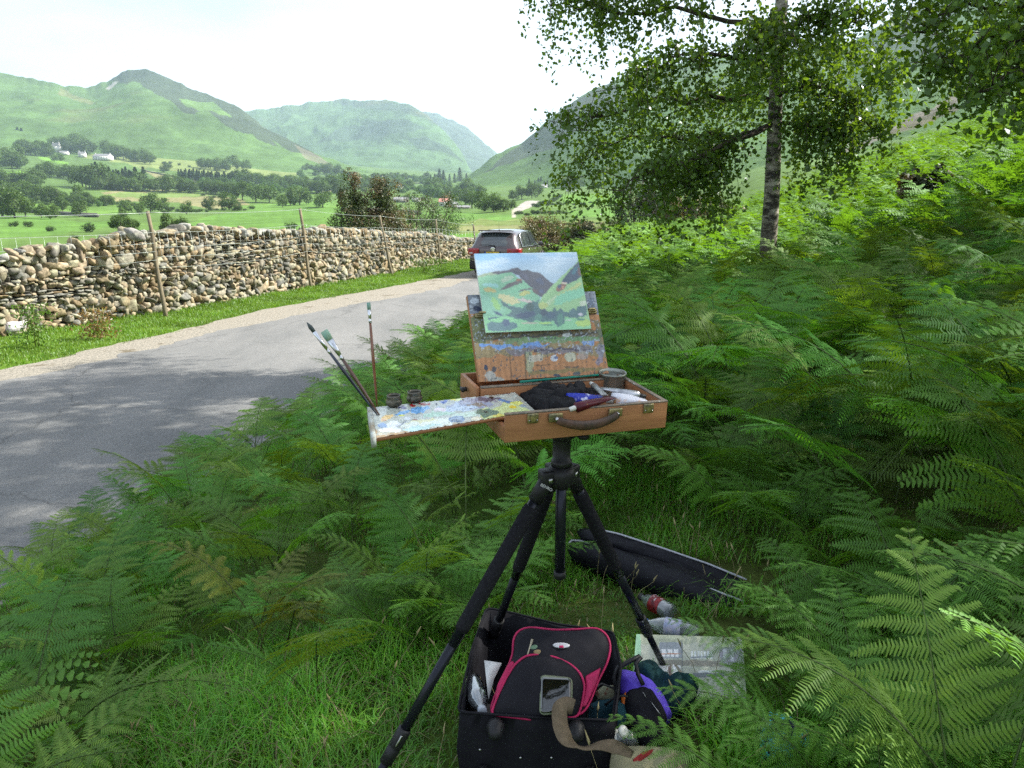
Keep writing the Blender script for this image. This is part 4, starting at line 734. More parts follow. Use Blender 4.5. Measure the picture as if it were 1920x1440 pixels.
def in_view(x, y): return abs(x)/max(y, .1) < .80 or y < 0
def sight_clear(x, y):        # leave the easel and the picnic of bags open to view, as trampled by the painter
    for (ax, ay, r) in ((.5, 2.2, .9), (.1, 1.75, .75), (.95, 2.55, .8), (.75, 3.05, .62), (1.0, 2.85, .5)):
        if math.hypot(x-ax, y-ay) < r: return False
    if y < 1.75 and x < 1.0: return False
    return True
RB = ('green bracken plant in the dense bank of bracken right of the easel', 'bracken on the right bank'); LB = ('green bracken plant in the strip between the road and the grass, left of the tripod', 'bracken between road and grass')
near_n = 0; rest = []
for (x, y, s) in pts:
    if not sight_clear(x, y): continue
    left = s < 3.2 and x < .55
    sc = rg.uniform(.80, 1.12)*(1.0 if not left else .72 if y > 4.5 else .60)*np.interp(s, [0, .6, 1.4], [.6, .85, 1.0]) if s < 3 else rg.uniform(.85, 1.15)
    if y < 2.3 and x > 0: sc *= .75
    dc = np.min(np.hypot(CLX[:18, 0]-x, CLX[:18, 1]-y)); sc *= np.interp(dc, [0, .5], [.72, 1])
    if near_n < 292 and in_view(x, y):
        lab = LB if left else RB; bracken_plant(x, y, sc, lab[0], lab[1], n=4 if y > 3 else 5); near_n += 1
    else: rest.append((x, y, s, sc))
print('bracken individuals', near_n, 'rest', len(rest), 'nearest rest', min(math.hypot(r[0], r[1]) for r in rest))
lib1 = [frond(np.random.default_rng(800+k), 1, rg.uniform(.34, .56), rg.uniform(.55, .78), rg.uniform(.45, .95), rg.uniform(.55, 1.05), rg.uniform(.30, .42), (.10, .225, .026)) for k in range(10)]
lib0 = [frond(np.random.default_rng(900+k), 0, rg.uniform(.34, .56), rg.uniform(.55, .78), rg.uniform(.45, .95), rg.uniform(.55, 1.05), rg.uniform(.32, .44), (.115, .24, .026)) for k in range(10)]
VV, FF, CCc = [], [], []; nv = 0
for (x, y, s, sc) in rest:
    lib = lib1 if y < 17 else lib0; nf = 4 if y < 12 else 5; tone = 1+.22*rg.normal()*.6
    z0 = float(ground_z(x, y)); a0 = rg.random()*6.28
    for k in range(nf):
        v, f, c = lib[rg.integers(len(lib))]; a = a0+k*2*PI/nf+rg.uniform(-.4, .4); q_ = sc*rg.uniform(.85, 1.15)*(1.0 if y < 20 else 1.15); ca, sa = math.cos(a)*q_, math.sin(a)*q_
        W = np.empty(v.shape, np.float32); W[:, 0] = v[:, 0]*ca-v[:, 1]*sa+x+rg.uniform(-.06, .06); W[:, 1] = v[:, 0]*sa+v[:, 1]*ca+y; W[:, 2] = v[:, 2]*q_+z0
        VV.append(W); FF.append(f+nv); CCc.append((c*tone).astype(np.float32)); nv += len(v)
o = mobj('bracken', np.concatenate(VV), np.concatenate(FF), M_fern, cols=np.clip(np.concatenate(CCc), .003, 1)); tag(o, 'mass of sunlit and shaded bracken covering the slope under the birch', 'bracken', kind='stuff')
# single plants that stand out in the photograph
def near_fern(px, py, z, sc, yaw, lab, meshes=None, n=3, spread=.35):
    p = at_z(px, py, float(z)); return bracken_plant(float(p[0]), float(p[1]), sc, lab, None, n=n, meshes=meshes, yaw=yaw, spread=spread)
near_fern(505, 1190, .9, .80, 1.6, 'yellowing bracken plant standing among the green ones left of the tripod', FY, 4, 1.0)
LRF = [(1395, 1000, .62, 'bracken fern behind the long black case, just right of the grass gap', None, 1), (1470, 1040, .6, 'bracken fern standing behind the right end of the long black case', None, 1), (1350, 930, .66, 'bracken fern closing the right side of the grass gap behind the tripod', None, 1), (1280, 890, .7, 'bracken fern at the far end of the grass gap behind the tripod', None, 1), (955, 1060, .55, 'bracken fern directly left of the tripod centre column', 3.3, 1), (905, 1120, .5, 'bracken fern tucked against the foam grip of the left tripod leg', None, 1), (985, 985, .62, 'bracken fern behind the tripod legs, below the palette end of the box', None, 1), (820, 1130, .5, 'bracken fern in the grass left of the left tripod leg', None, 1), (720, 1150, .5, 'bracken fern between the yellowing bracken and the tripod', None, 1), (1500, 1640, 0.50, 'bracken fern at the bottom edge drooping over the canvas bag', 2.8, 0.5), (1540, 1450, 0.50, 'bracken fern whose fronds hang over the navy and turquoise bag', 2.9, 0.6), (1480, 1310, 0.42, 'bracken fern leaning over the right half of the street picture', 2.9, 0.55), (1600, 1540, 0.56, 'bracken fern at the bottom edge, right of the one over the canvas bag', None, 1), (1620, 1390, 0.58, 'broad bracken fern just right of the navy bag', None, 1), (1590, 1230, 0.50, 'bracken fern past the right end of the street picture', None, 1), (1480, 1180, 0.40, 'small bracken fern just above the corner of the street picture', 3.1, 0.7), (1790, 1480, 0.60, 'bracken fern in the bottom right corner of the picture', None, 1), (1850, 1300, 0.64, 'tall bracken fern at the right edge above the corner one', None, 1), (1700, 1220, 0.62, 'bracken fern in the dark gap on the right', None, 1), (1560, 1110, 0.50, 'bracken fern hanging over the far end of the long black case', 3.1, 0.6), (1690, 1085, 0.60, 'big spreading bracken fern above the end of the long black case', 2.9, 0.6), (1930, 1560, 0.60, 'bracken fern cut off by the bottom right corner', None, 1), (1700, 1600, 0.50, 'low bracken fern at the bottom edge near the right corner', None, 1)]
for (qx, qy, sc, lab, yaw, sp_) in LRF:
    x, y = [float(v) for v in at_z(qx, qy, 1.02)[:2]]
    bracken_plant(x, y, sc, lab, None, n=6, yaw=yaw, spread=sp_, meshes=FLOW)
bracken_plant(-.35, 2.95, .72, 'thin tall bracken stalk standing alone in the grass left of the tripod', None, n=2, yaw=2.6, spread=.8)
bracken_plant(-.62, 2.25, .55, 'small bracken frond lying low in the grass at the lower left', None, n=2, yaw=3.4, spread=.6)
bracken_plant(-1.38, 1.72, .66, 'bracken fern at the bottom left corner of the grass', None, n=5); bracken_plant(-1.62, 2.25, .9, 'tall bracken fern at the left edge of the picture, above the corner one', None, n=5)
# ================================================================ GRASS
M_grass = leaf_mat('grass_blade', trans=.35, gloss=.03, tcol=(1.5, 1.5, .5), rnd=0)
def blades(P, H, W, cols, rg, lean=.5, name='grass', lab='', cat='grass'):
    n = len(P); a = rg.random(n)*2*PI; ln = (rg.random(n)*lean+.1)*H; d = np.stack([np.cos(a), np.sin(a), 0*a], 1); b = np.stack([-np.sin(a), np.cos(a), 0*a], 1)*(W/2)[:, None]; up = np.array([0, 0, 1.0])
    m1 = P+d*(ln*.25)[:, None]+up*(H*.5)[:, None]; m2 = P+d*(ln*.62)[:, None]+up*(H*.85)[:, None]; t = P+d*(ln*1.1)[:, None]+up*(H*(1-.25*ln/H))[:, None]
    V = np.stack([P-b, P+b, m1-b*.85, m1+b*.85, m2-b*.55, m2+b*.55, t], 1).reshape(-1, 3); i = np.arange(n)[:, None]*7
    F = [np.concatenate([i+np.array([[0, 1, 3, 2]]), i+np.array([[2, 3, 5, 4]])]), i+np.array([[4, 5, 6]])]
    return tag(mobj(name, V, F, M_grass, cols=np.repeat(cols, 7, 0)), lab, cat, kind='stuff')
n = 300000; x = rg.uniform(-3.2, 2.6, n); y = 1.0+rg.random(n)*6.4; s = (x-RR(y))*.95; d = np.hypot(x, y); inside = inpoly(x, y, CLEAR)
keep = (s > .15) & (rg.random(n) < np.where(inside, np.interp(d, [1.5, 3, 6], [1.0, .8, .35]), .28)); x, y = x[keep], y[keep]
inb = ((x > -.17) & (x < .32) & (y > 1.66) & (y < 2.40)) | ((x > .28) & (x < .54) & (y > 1.6) & (y < 2.05)) | inpoly(x, y, [(.44, 2.28), (.50, 2.62), (.96, 2.62), (.92, 2.24)]) | inpoly(x, y, [(.22, 3.25), (.3, 3.45), (1.1, 2.95), (1.0, 2.7), (.55, 3.0)]); x, y = x[~inb], y[~inb]
k = len(x); tuft = fbm(x*2.2, y*2.2, 0, 3, 66); H = (.035+.05*rg.random(k))*(1+.95*tuft)*np.interp(y, [1, 3, 6], [1, 1, 1.15]); P = np.stack([x, y, ground_z(x, y)-.01], 1)
g_ = np.stack([.095+.05*rg.random(k), .25+.09*rg.random(k), .020+.012*rg.random(k)], 1)*(1+.45*tuft)[:, None]; dry = rg.random(k) < .10; g_[dry] = np.array((.28, .24, .12))*(.6+.5*rg.random((dry.sum(), 1)))
blades(P, np.maximum(H, .02), np.full(k, .0042), np.clip(g_, .01, 1), rg, 1.7, lab='lush green grass growing under and around the tripod')
n = 240; x = rg.uniform(-1.8, 1.3, n); y = 1.5+rg.random(n)*2.6; m = inpoly(x, y, CLEAR); x, y = x[m], y[m]; z = ground_z(x, y); k = len(x); hh = rg.uniform(.10, .20, k); VV = []; FF = []; m_ = MB()
for a, b, c, h in zip(x, y, z, hh):
    dx, dy = rg.normal(size=2)*.05; m_.tube([(a, b, c), (a+dx*.4, b+dy*.4, c+h*.6), (a+dx, b+dy, c+h)], [.0011, .001, .0007], 3, cap=False); m_.tube([(a+dx, b+dy, c+h-.002), (a+dx*1.05, b+dy*1.05, c+h+.012), (a+dx*1.2, b+dy*1.2, c+h+.032)], [.001, .0038, .0008], 5)
tag(m_.build('grass_seed_heads', M('dry_seed_heads', (.34, .30, .15), (.26, .22, .1), scale=30, rough=.9, bump=0)), 'pale dry grass seed heads standing above the green grass', 'grass', kind='stuff')
n = 90000; y = 6+rg.random(n)**1.1*40; q_ = rg.random(n); x = lerp(WL(y)+.02, GL(y)+.10*fbm(y*2, 0*y, 0, 3, 4)+.03, q_); H = (.035+.06*rg.random(n))*(1+.5*np.clip(1-q_*3, 0, 1))*(1+.4*fbm(x*1.5, y*1.5, 0, 3, 2)); P = np.stack([x, y, ground_z(x, y)-.01], 1)
g_ = np.stack([.10+.04*rg.random(n), .19+.06*rg.random(n), .02+.01*rg.random(n)], 1)*(1+.25*fbm(x*2, y*2, 0, 2, 8))[:, None]
blades(P, np.maximum(H, .03), np.full(n, .011), np.clip(g_, .01, 1), rg, .8, name='verge_grass', lab='bright sunlit grass verge along the foot of the stone wall')
# tall weeds at the wall foot
rgw = np.random.default_rng(9)
for k, (px, py, h, lab) in enumerate([(68, 648, .75, 'tall thin green weed beside the pale stone at the left end of the wall'), (185, 632, .55, 'reddish dock weeds at the wall foot left of the first fence post'), (800, 512, .55, 'bushy green weeds at the wall foot left of the parked car'), (830, 508, .45, 'low green weeds at the wall foot nearest the parked car')]):
    p = at_z(px, py, .06); nn = 500; P = np.stack([p[0]+rgw.normal(size=nn)*.22*(2.2 if k > 1 else .8), p[1]+rgw.normal(size=nn)*.12, .05+rgw.random(nn)*h], 1); cc = np.tile((.10, .19, .03) if k != 1 else (.2, .12, .05), (nn, 1))*(.7+.6*rgw.random((nn, 1))); V, F, c = leaf_quads(P, rgw.normal(size=(nn, 3)), .07, cc, rgw, .4); r = tag(empty('weed', p), lab, 'weed'); mo = MB()
    for q_ in range(8): mo.tube([(rgw.normal()*.1, rgw.normal()*.05, 0), (rgw.normal()*.15, 0, h)], .006, 4)
    o = mobj('leaves', V-p, F, M_grass, r, cols=c); mo.build('stem', M_stalk, r)
# ================================================================ BIRCH AND SHADE TREES
M_birch = None
def birch_bark():
    m, nt, out = new_mat('birch_bark'); g = NT(nt); p = g.n('ShaderNodeBsdfPrincipled', i_Roughness=.75); g.l(p.outputs[0], out.inputs[0]); tc = g.n('ShaderNodeTexCoord'); mp = g.n('ShaderNodeMapping'); mp.inputs['Scale'].default_value = (1.6, 1.6, 4.2); g.l(tc.outputs['Object'], mp.inputs[0])
    a = g.n('ShaderNodeTexNoise', i_Scale=2.2, i_Detail=7.0, i_Roughness=.7); g.l(mp.outputs[0], a.inputs['Vector']); r = g.n('ShaderNodeValToRGB'); e = r.color_ramp.elements; e[0].position = .46; e[0].color = (.035, .03, .025, 1); e[1].position = .54; e[1].color = (.32, .29, .235, 1); x = e.new(.64); x.color = (.50, .46, .39, 1); g.l(a.outputs['Fac'], r.inputs[0])
    se = g.n('ShaderNodeSeparateXYZ'); g.l(tc.outputs['Object'], se.inputs[0]); mr = g.n('ShaderNodeMapRange'); mr.inputs[1].default_value = .6; mr.inputs[2].default_value = 1.5; g.l(se.outputs[2], mr.inputs[0]); b = g.n('ShaderNodeTexNoise', i_Scale=4.0, i_Detail=6.0); g.l(tc.outputs['Object'], b.inputs['Vector'])
    ad = g.n('ShaderNodeMath', operation='ADD'); g.l(mr.outputs[0], ad.inputs[0]); sb = g.n('ShaderNodeMath', operation='MULTIPLY_ADD'); sb.inputs[1].default_value = 1.6; sb.inputs[2].default_value = -.8; g.l(b.outputs['Fac'], sb.inputs[0]); g.l(sb.outputs[0], ad.inputs[1]); cl = g.n('ShaderNodeClamp'); g.l(ad.outputs[0], cl.inputs[0])
    mx = g.n('ShaderNodeMix', data_type='RGBA'); g.l(cl.outputs[0], mx.inputs['Factor']); mx.inputs[6].default_value = (.09, .07, .05, 1); g.l(r.outputs[0], mx.inputs[7]); g.l(mx.outputs[2], p.inputs['Base Color']); bp = g.n('ShaderNodeBump', i_Strength=.8, i_Distance=.02); g.l(a.outputs['Fac'], bp.inputs['Height']); g.l(bp.outputs[0], p.inputs['Normal']); return m
M_birch = birch_bark(); M_leaf = leaf_mat('tree_leaves', trans=.42, gloss=.03, tcol=(1.7, 1.5, .4), rnd=0, rough=.35)
def big_tree(name, base, H, tr, limbs, label, seed, leafsize, leafcol, per=70, hang=.5, barkm=None, nauto=26, R=4.0, zlo=.28, dens=1.0, twn=4):
    """trunk, limbs bending outward, drooping twigs carrying leaves; limbs: explicit world polylines"""
    rg = np.random.default_rng(seed); base = np.array(base, float); root = empty(name, base); tag(root, label, 'tree'); tm = MB()
    tz = np.linspace(-.3, H, 14); sway = np.cumsum(rg.normal(size=(14, 2))*.05, 0); sway -= sway[0]; TP = np.stack([sway[:, 0]*.5-(.03 if barkm else .006)*tz, sway[:, 1], tz], 1); tm.tube(TP, np.interp(tz, [-.3, 0, .5, 2, H], [tr*1.6, tr*1.25, tr*1.05, tr*.9, tr*.12]), 14); tm.build('trunk', barkm or M_bark, root, smooth=True)
    LB_ = [[np.array(p)-base for p in l] for l in limbs]
    for k in range(nauto):
        z = H*(zlo+(.97-zlo)*(k+.5)/nauto); a = k*2.4+rg.uniform(-.3, .3); c = np.array([np.interp(z, tz, TP[:, 0]), np.interp(z, tz, TP[:, 1]), z]); f = (z/H-zlo)/(1-zlo); L = R*(math.sin(PI*min(1, .28+f*.72))**.7)*rg.uniform(.75, 1.1); d = np.array([math.cos(a), math.sin(a), 0])
        LB_.append([c, c+d*L*.3+[0, 0, L*.22], c+d*L*.65+[0, 0, L*.30], c+d*L+[0, 0, L*.12-hang*.4]])
    wm = MB(); LP = []; LN = []
    for L in LB_:
        L = np.array(L); k = np.linspace(0, len(L)-1, 12); P = np.stack([np.interp(k, np.arange(len(L)), L[:, j]) for j in range(3)], 1); P[1:-1] = (P[:-2]+P[1:-1]*2+P[2:])/4; P += rg.normal(size=P.shape)*.04; ll = np.linalg.norm(P[-1]-P[0])
        wm.tube(P, np.linspace(.018+.008*ll, .005, 12), 6)
        for j in range(3, 12):
            for q_ in range(twn):
                dv = rg.normal(size=3); dv[2] *= .35; dv /= np.linalg.norm(dv); tl = rg.uniform(.35, 1.0)*(.35+.2*ll)*.9; s0 = P[j]; s1 = s0+dv*tl*.6+[0, 0, .08]; s2 = s1+dv*tl*.35-np.array([0, 0, hang*rg.uniform(.3, 1.0)]); wm.tube([s0, s1, s2], [.008, .005, .002], 4, cap=False)
                nl = int(per*dens*rg.uniform(.6, 1.4)); tt = rg.random(nl)**.6; pp = np.where(tt[:, None] < .6, s0+(s1-s0)*(tt/.6)[:, None], s1+(s2-s1)*((tt-.6)/.4)[:, None])
                sd = .06+.05*rg.random(); pp = pp+rg.normal(size=(nl, 3))*np.array([sd, sd, sd])*1.0; LP.append(pp)
                nh = int(nl*.25); hp = s2+rg.normal(size=(nh, 3))*[.05, .05, .05]-np.stack([0*rg.random(nh), 0*rg.random(nh), rg.random(nh)*hang*.8], 1); LP.append(hp)
    wm.build('limbs', barkm and M_bark or M_bark, root, smooth=True); LP = np.concatenate(LP); n = len(LP); N = rg.normal(size=(n, 3))+np.array([0, 0, .3]); cc = np.array(leafcol)[None]*(1+.25*fbm(LP[:, 0]*1.4, LP[:, 1]*1.4, LP[:, 2]*1.4, 3, seed)[:, None]+.14*rg.normal(size=(n, 1)))
    V, F, c = leaf_quads(LP, N, leafsize*(.7+.6*rg.random(n)), np.clip(cc, .004, 1), rg, .75, .08); mobj('crown', V, F, M_leaf, root, cols=c); print(name, 'leaves', n); return root
bx, by = 3.95, 12.0; bz = float(ground_z(bx, by)); A = at_depth
def L_(*p): return [A(px, py, Y) for px, py, Y in p]
birch_limbs = [L_((1448, 236, 12), (1380, 255, 11.7), (1300, 300, 11.2), (1215, 320, 10.9), (1160, 350, 10.8)), L_((1448, 232, 12), (1350, 262, 12.4), (1240, 250, 12.8), (1130, 270, 12.9), (1075, 320, 12.8)), L_((1450, 190, 12), (1350, 190, 12.3), (1230, 180, 12.4), (1130, 220, 12.2), (1070, 240, 12)), L_((1450, 120, 12), (1350, 90, 11.6), (1250, 110, 11.2), (1170, 170, 11)), L_((1450, 60, 12), (1330, 20, 12.3), (1200, 30, 12.5), (1100, 10, 12.5), (1040, 15, 12.4)),
 L_((1450, -10, 12), (1330, -60, 12), (1180, -50, 11.8), (1060, -20, 11.8)), L_((1452, 180, 12), (1520, 160, 11.6), (1590, 190, 11.3), (1640, 240, 11.2)), L_((1452, 230, 12), (1530, 235, 11.5), (1580, 262, 11.2)), L_((1452, 120, 12), (1530, 90, 12.4), (1620, 110, 12.8), (1670, 170, 12.8)), L_((1452, 60, 12), (1540, 30, 11.6), (1630, 40, 11.3)), L_((1452, 150, 12), (1440, 120, 13), (1380, 180, 13.8), (1300, 200, 14.2)), L_((1450, 90, 12), (1435, 60, 11.2), (1440, 80, 10.4)), L_((1450, 225, 12), (1350, 280, 12), (1300, 330, 11.8), (1270, 345, 11.7))]
big_tree('birch_tree', (bx, by, bz), 11.5, .122, birch_limbs, 'silver birch with a pale peeling trunk and drooping branches above the bracken', 5, .073, (.088, .165, .027), per=46, hang=.6, barkm=M_birch, nauto=22, R=3.0, zlo=.46, twn=4)
rl = [L_((2150, 100, 9.5), (1950, 60, 9.2), (1830, 80, 9.0), (1740, 130, 9.0)), L_((2150, 60, 9.5), (1930, 10, 9.8), (1800, 10, 10), (1720, 60, 10.2)), L_((2150, 150, 9.5), (1980, 130, 9.2), (1890, 140, 8.8), (1840, 170, 8.6)), L_((2150, 20, 9.5), (1960, -40, 9), (1820, -60, 8.7), (1700, -20, 8.6)), L_((2150, 120, 9.6), (2000, 100, 10.6), (1900, 90, 11.2), (1820, 130, 11.4)), L_((2150, 180, 9.5), (2040, 160, 9), (1960, 180, 8.4))]
tx_, ty_ = 8.1, 9.8
big_tree('shade_tree', (tx_, ty_, float(ground_z(tx_, ty_))), 9.5, .16, rl, 'leafy tree whose branches hang into the top right corner', 8, .086, (.095, .18, .028), per=26, hang=.35, nauto=28, R=4.2, zlo=.33, twn=4)
for k, (x, y, H, R, sd) in enumerate([(6.6, 4.6, 9.0, 3.9, 21), (12.5, 8.5, 9.5, 4.2, 22)]):
    big_tree('shade_tree', (x, y, float(ground_z(x, y))), H, .15, [], ['leafy tree just outside the right edge that shades the easel', 'leafy tree higher on the bank to the right', 'leafy tree behind the painter on the right'][k], sd, .12, (.07, .13, .024), per=(26 if k == 0 else 12), hang=.3, nauto=(30 if k == 0 else 24), R=R, zlo=.48, twn=3)
# ================================================================ PAINTING BOX ON ITS TRIPOD
def _R(a, b, c): return Matrix.Rotation(a, 4, 'Z') @ Matrix.Rotation(b, 4, 'X') @ Matrix.Rotation(c, 4, 'Y')
W_, L_b, H_ = .40, .345, .067; BOXM = Matrix.Translation((-.0136, 1.6027, EYE-.4364)) @ _R(.3493, .0696, .012); BOXI = BOXM.inverted()
def to_plane(px, py, p0, n):
    d = Vector(ray(px, py)); o = Vector((0, 0, EYE)); n = Vector(n); k = (Vector(p0)-o).dot(n)/d.dot(n); return o+d*k
def boxp(px, py, z):
    p = to_plane(px, py, BOXM @ Vector((0, 0, z)), BOXM.to_3x3() @ Vector((0, 0, 1))); return BOXI @ p
LA = .5231; LO = Vector((.0184, .2462, -.001)); LU = Vector((0, math.sin(LA), math.cos(LA))); LX = Vector((1, 0, 0)); LNm = Vector((0, -math.cos(LA), math.sin(LA)))
LIDM = BOXM @ Matrix(((1, LU.x, LNm.x, LO.x), (0, LU.y, LNm.y, LO.y), (0, LU.z, LNm.z, LO.z), (0, 0, 0, 1)))   # x along, y up the lid, z toward the painter
# LNm x-axis check keeps a right-handed frame
LIDI = LIDM.inverted()
def lidp(px, py, z=0): return LIDI @ to_plane(px, py, LIDM @ Vector((0, 0, z)), LIDM.to_3x3() @ Vector((0, 0, 1)))
M_wood = M('oiled_beech_box', C(172, 122, 84), C(146, 100, 68), scale=7, rough=.5, bump=.25, bscale=40, stretch=(.5, 3, 6), wear=(C(160, 160, 150), 9, .66), spec=.35)
M_woodd = M('paint_stained_rim', C(140, 125, 105), C(95, 90, 85), scale=40, rough=.6, bump=.4, wear=(C(200, 205, 200), 30, .60)); M_brass = M('tarnished_brass', (.42, .34, .15), (.16, .15, .09), scale=60, rough=.4, metal=.7, wear=((.5, .5, .45), 40, .62))
M_dkleather = M('paint_crusted_leather', C(96, 70, 58), C(60, 52, 44), scale=25, rough=.55, bump=.6, wear=(C(120, 130, 70), 16, .66)); M_black = M('black_plastic', (.018, .018, .02), (.012, .012, .014), rough=.5, bump=.1); M_bmetal = M('black_anodised_tube', (.022, .024, .034), (.016, .018, .026), scale=30, rough=.30, metal=.5, bump=.05, wear=((.35, .38, .40), 18, .71)); M_foam = M('black_foam', (.022, .022, .026), (.014, .014, .017), scale=120, rough=.95, spec=.1, bump=.7, bscale=300, wear=((.2, .22, .22), 20, .74)); M_steel = M('steel', (.5, .5, .5), rough=.3, metal=1, bump=0)
box = empty('painting_box', M=BOXM); tag(box, 'open orange wooden paint box standing on the black tripod', 'paint box')
def bx_(name, c, s, mat=None, par=None, bev=.0015, R=None): m = MB(); m.box(c, s, R, bev); return m.build(name, mat or M_wood, par or box)
t_ = .010
bx_('floor', (W_/2, L_b/2, -H_+.003), (W_-.004, L_b-.004, .006)); bx_('front_panel', (W_/2, t_/2, -H_/2-.002), (W_, t_, H_-.004)); bx_('back_panel', (W_/2, L_b-t_/2, -H_/2-.002), (W_, t_, H_-.004)); bx_('right_panel', (W_-t_/2, L_b/2, -H_/2-.002), (t_, L_b-2*t_-.0005, H_-.004))
bx_('left_panel', (t_/2, L_b*.80, -H_/2-.002), (t_, L_b*.37, H_-.004)); bx_('left_panel', (t_/2, L_b*.305, -H_+.017), (t_, L_b*.60-t_*2, .034)); bx_('divider', (W_/2, L_b*.60, -.025), (W_-2*t_-.001, .010, .042))
bx_('rim', (W_/2, t_/2, -.002), (W_+.001, t_+.001, .004), M_woodd); bx_('rim', (W_-t_/2, L_b/2, -.0022), (t_+.001, L_b-2*t_, .004), M_woodd); bx_('rim', (W_/2, L_b*.60, -.002), (W_-2*t_, .012, .004), M_woodd)
for xx, nm in ((.062, 'latch'), (.348, 'latch')):
    la = bx_(nm, (xx, -.003, -.014), (.026, .006, .022), M_brass, bev=.002); bx_('latch_hook', (xx, -.0075, -.012), (.012, .003, .018), M_brass, la, .001)
    for dx in (-.009, .009): m = MB(); m.blob((xx+dx, -.0065, -.018), (.002, .0015, .002), amp=0, n=8, m=5); m.build('screw', M_steel, la)
han = empty('handle'); 
m = MB(); hx0, hx1 = .115, .262; k = np.linspace(0, 1, 15); P = [(lerp(hx0, hx1, q_), -.016-.010*math.sin(PI*q_), -.018-.015*math.sin(PI*q_)**.7) for q_ in k]
bpy.data.objects.remove(han); m.tube(P, .0058+.0015*np.sin(k*PI), 10, flat=1.5); han = m.build('handle', M_dkleather, box, smooth=True)
for xx in (hx0, hx1): bx_('handle_bracket', (xx, -.005, -.016), (.034, .009, .020), M_brass, han, .003); m = MB(); m.tube([(xx, -.009, -.016), (xx, -.019, -.018)], .005, 8); m.build('handle_ring', M_steel, han)
text_mesh('MABEF', 'stamp', M('burnt_stamp', C(96, 58, 34), rough=.7), box, Matrix.Translation((.193, -.0005, -.051)) @ Matrix.Rotation(PI/2, 4, 'X'), .0095, .0004)
m = MB(); m.tube([(-.004, L_b*.80, -.026), (-.014, L_b*.80, -.026)], .006, 10); m.box((-.016, L_b*.80, -.026), (.004, .026, .008)); m.build('side_screw', M_black, box)
# lid
lid = empty('lid_anchor'); bpy.data.objects.remove(lid)
LW, LH = .3527, .2246
lidpat = [(C(120, 128, 138), [(870, 550), (905, 552), (908, 590), (880, 588)], 3), (C(185, 195, 205), ell(889, 566, 8, 6), 4), (C(50, 60, 85), ell(893, 578, 7, 5), 4), (C(118, 126, 140), [(1090, 540), (1120, 545), (1125, 590), (1098, 588)], 3), (C(95, 110, 130), ell(1108, 575, 8, 16), 4), (C(96, 122, 84), [(880, 590), (908, 595), (916, 650), (888, 640)], 6, .8),
 (C(104, 108, 84), [(895, 622), (1140, 618), (1140, 634), (895, 640)], 5, .85), (C(70, 72, 70), [(900, 632), (1120, 622), (1120, 627), (900, 637)], 4, .8), (C(110, 152, 110), [(960, 636), (1120, 628), (1125, 640), (940, 645)], 5, .85), (C(125, 140, 110), [(890, 640), (1135, 640), (1138, 664), (890, 668)], 10, .55), (C(118, 155, 210), [(900, 646), (960, 648), (1010, 643), (1030, 647), (1000, 654), (940, 654), (900, 652)], 4), (C(130, 160, 205), [(1090, 640), (1115, 638), (1115, 646), (1095, 648)], 3), (C(120, 118, 135), [(950, 652), (1110, 650), (1110, 662), (960, 664)], 7, .7), (C(90, 85, 95), [(1000, 655), (1100, 654), (1100, 657), (1000, 659)], 3), (C(196, 202, 200), ell(1063, 628, 9, 3), 2), (C(150, 168, 140), [(985, 660), (1000, 660), (1000, 700), (985, 695)], 5, .7), (C(190, 192, 178), ell(1003, 672, 14, 9), 4, .7), (C(195, 200, 205), ell(1038, 672, 7, 7), 2), (C(110, 120, 150), ell(1042, 671, 4, 3), 1), (C(182, 182, 160), ell(1070, 670, 12, 8), 4), (C(160, 155, 150), ell(1095, 665, 10, 7), 5, .7),
 (C(58, 66, 86), ell(913, 690, 4, 7), 3), (C(176, 174, 165), ell(918, 704, 10, 8), 4), (C(168, 168, 158), ell(932, 712, 16, 6), 4), (C(90, 88, 92), ell(926, 694, 5, 5), 3), (C(60, 62, 60), [(955, 665), (957, 665), (960, 715), (957, 715)], 1, .5), (C(70, 80, 66), [(983, 660), (986, 660), (988, 718), (985, 718)], 1, .6), (C(90, 80, 66), [(1004, 684), (1034, 683), (1034, 685), (1004, 687)], 2, .8), (C(90, 84, 74), [(1056, 688), (1085, 687), (1085, 689), (1056, 690)], 2, .8), (C(70, 76, 90), ell(1043, 703, 7, 3), 3), (C(90, 96, 100), ell(1080, 702, 8, 4), 3), (C(112, 120, 80), [(990, 696), (1130, 688), (1135, 695), (990, 704)], 4, .6), (C(130, 136, 160), ell(1125, 665, 8, 22), 7, .7), (C(100, 115, 95), [(1115, 600), (1125, 600), (1132, 650), (1120, 648)], 5, .7)]
nx, ny = 180, 120; GX, GY = np.meshgrid(np.linspace(0, LW, nx), np.linspace(0, LH, ny), indexing='ij')
LM = BOXM @ Matrix.Identity(4); PP = np.stack([GX, GY, 0*GX], -1).reshape(-1, 3); Lm = np.array(LIDM); PW = PP @ Lm[:3, :3].T+Lm[:3, 3]; px, py = project(PW)
cw = paint(px, py, C(174, 128, 90), lidpat, 3, .06, 5, .10)*(1+.10*np.sin(GY.ravel()*0+GX.ravel()*420+2*fbm(GX.ravel()*30, GY.ravel()*6, 0, 3, 4)))[:, None]
spl = fbm(px/3, py/3, 0, 3, 40); cw[(spl > .72) & (py < 665)] = C(170, 180, 190); spl = fbm(px/2.5, py/5, 3, 3, 41); cw[(spl > .8)] = C(80, 90, 96)
toB = lambda P: P[..., 0:1]*np.array(LX)+P[..., 1:2]*np.array(LU)+P[..., 2:3]*np.array(LNm)+np.array(LO)
m = MB(); m.box((LW/2, LH/2, -.0075), (LW, LH, .014), None, .001); V0 = toB(np.concatenate(m.v)); lidb = mobj('lid', V0, [np.array(f) for f in m.f.values()], M_wood, box)
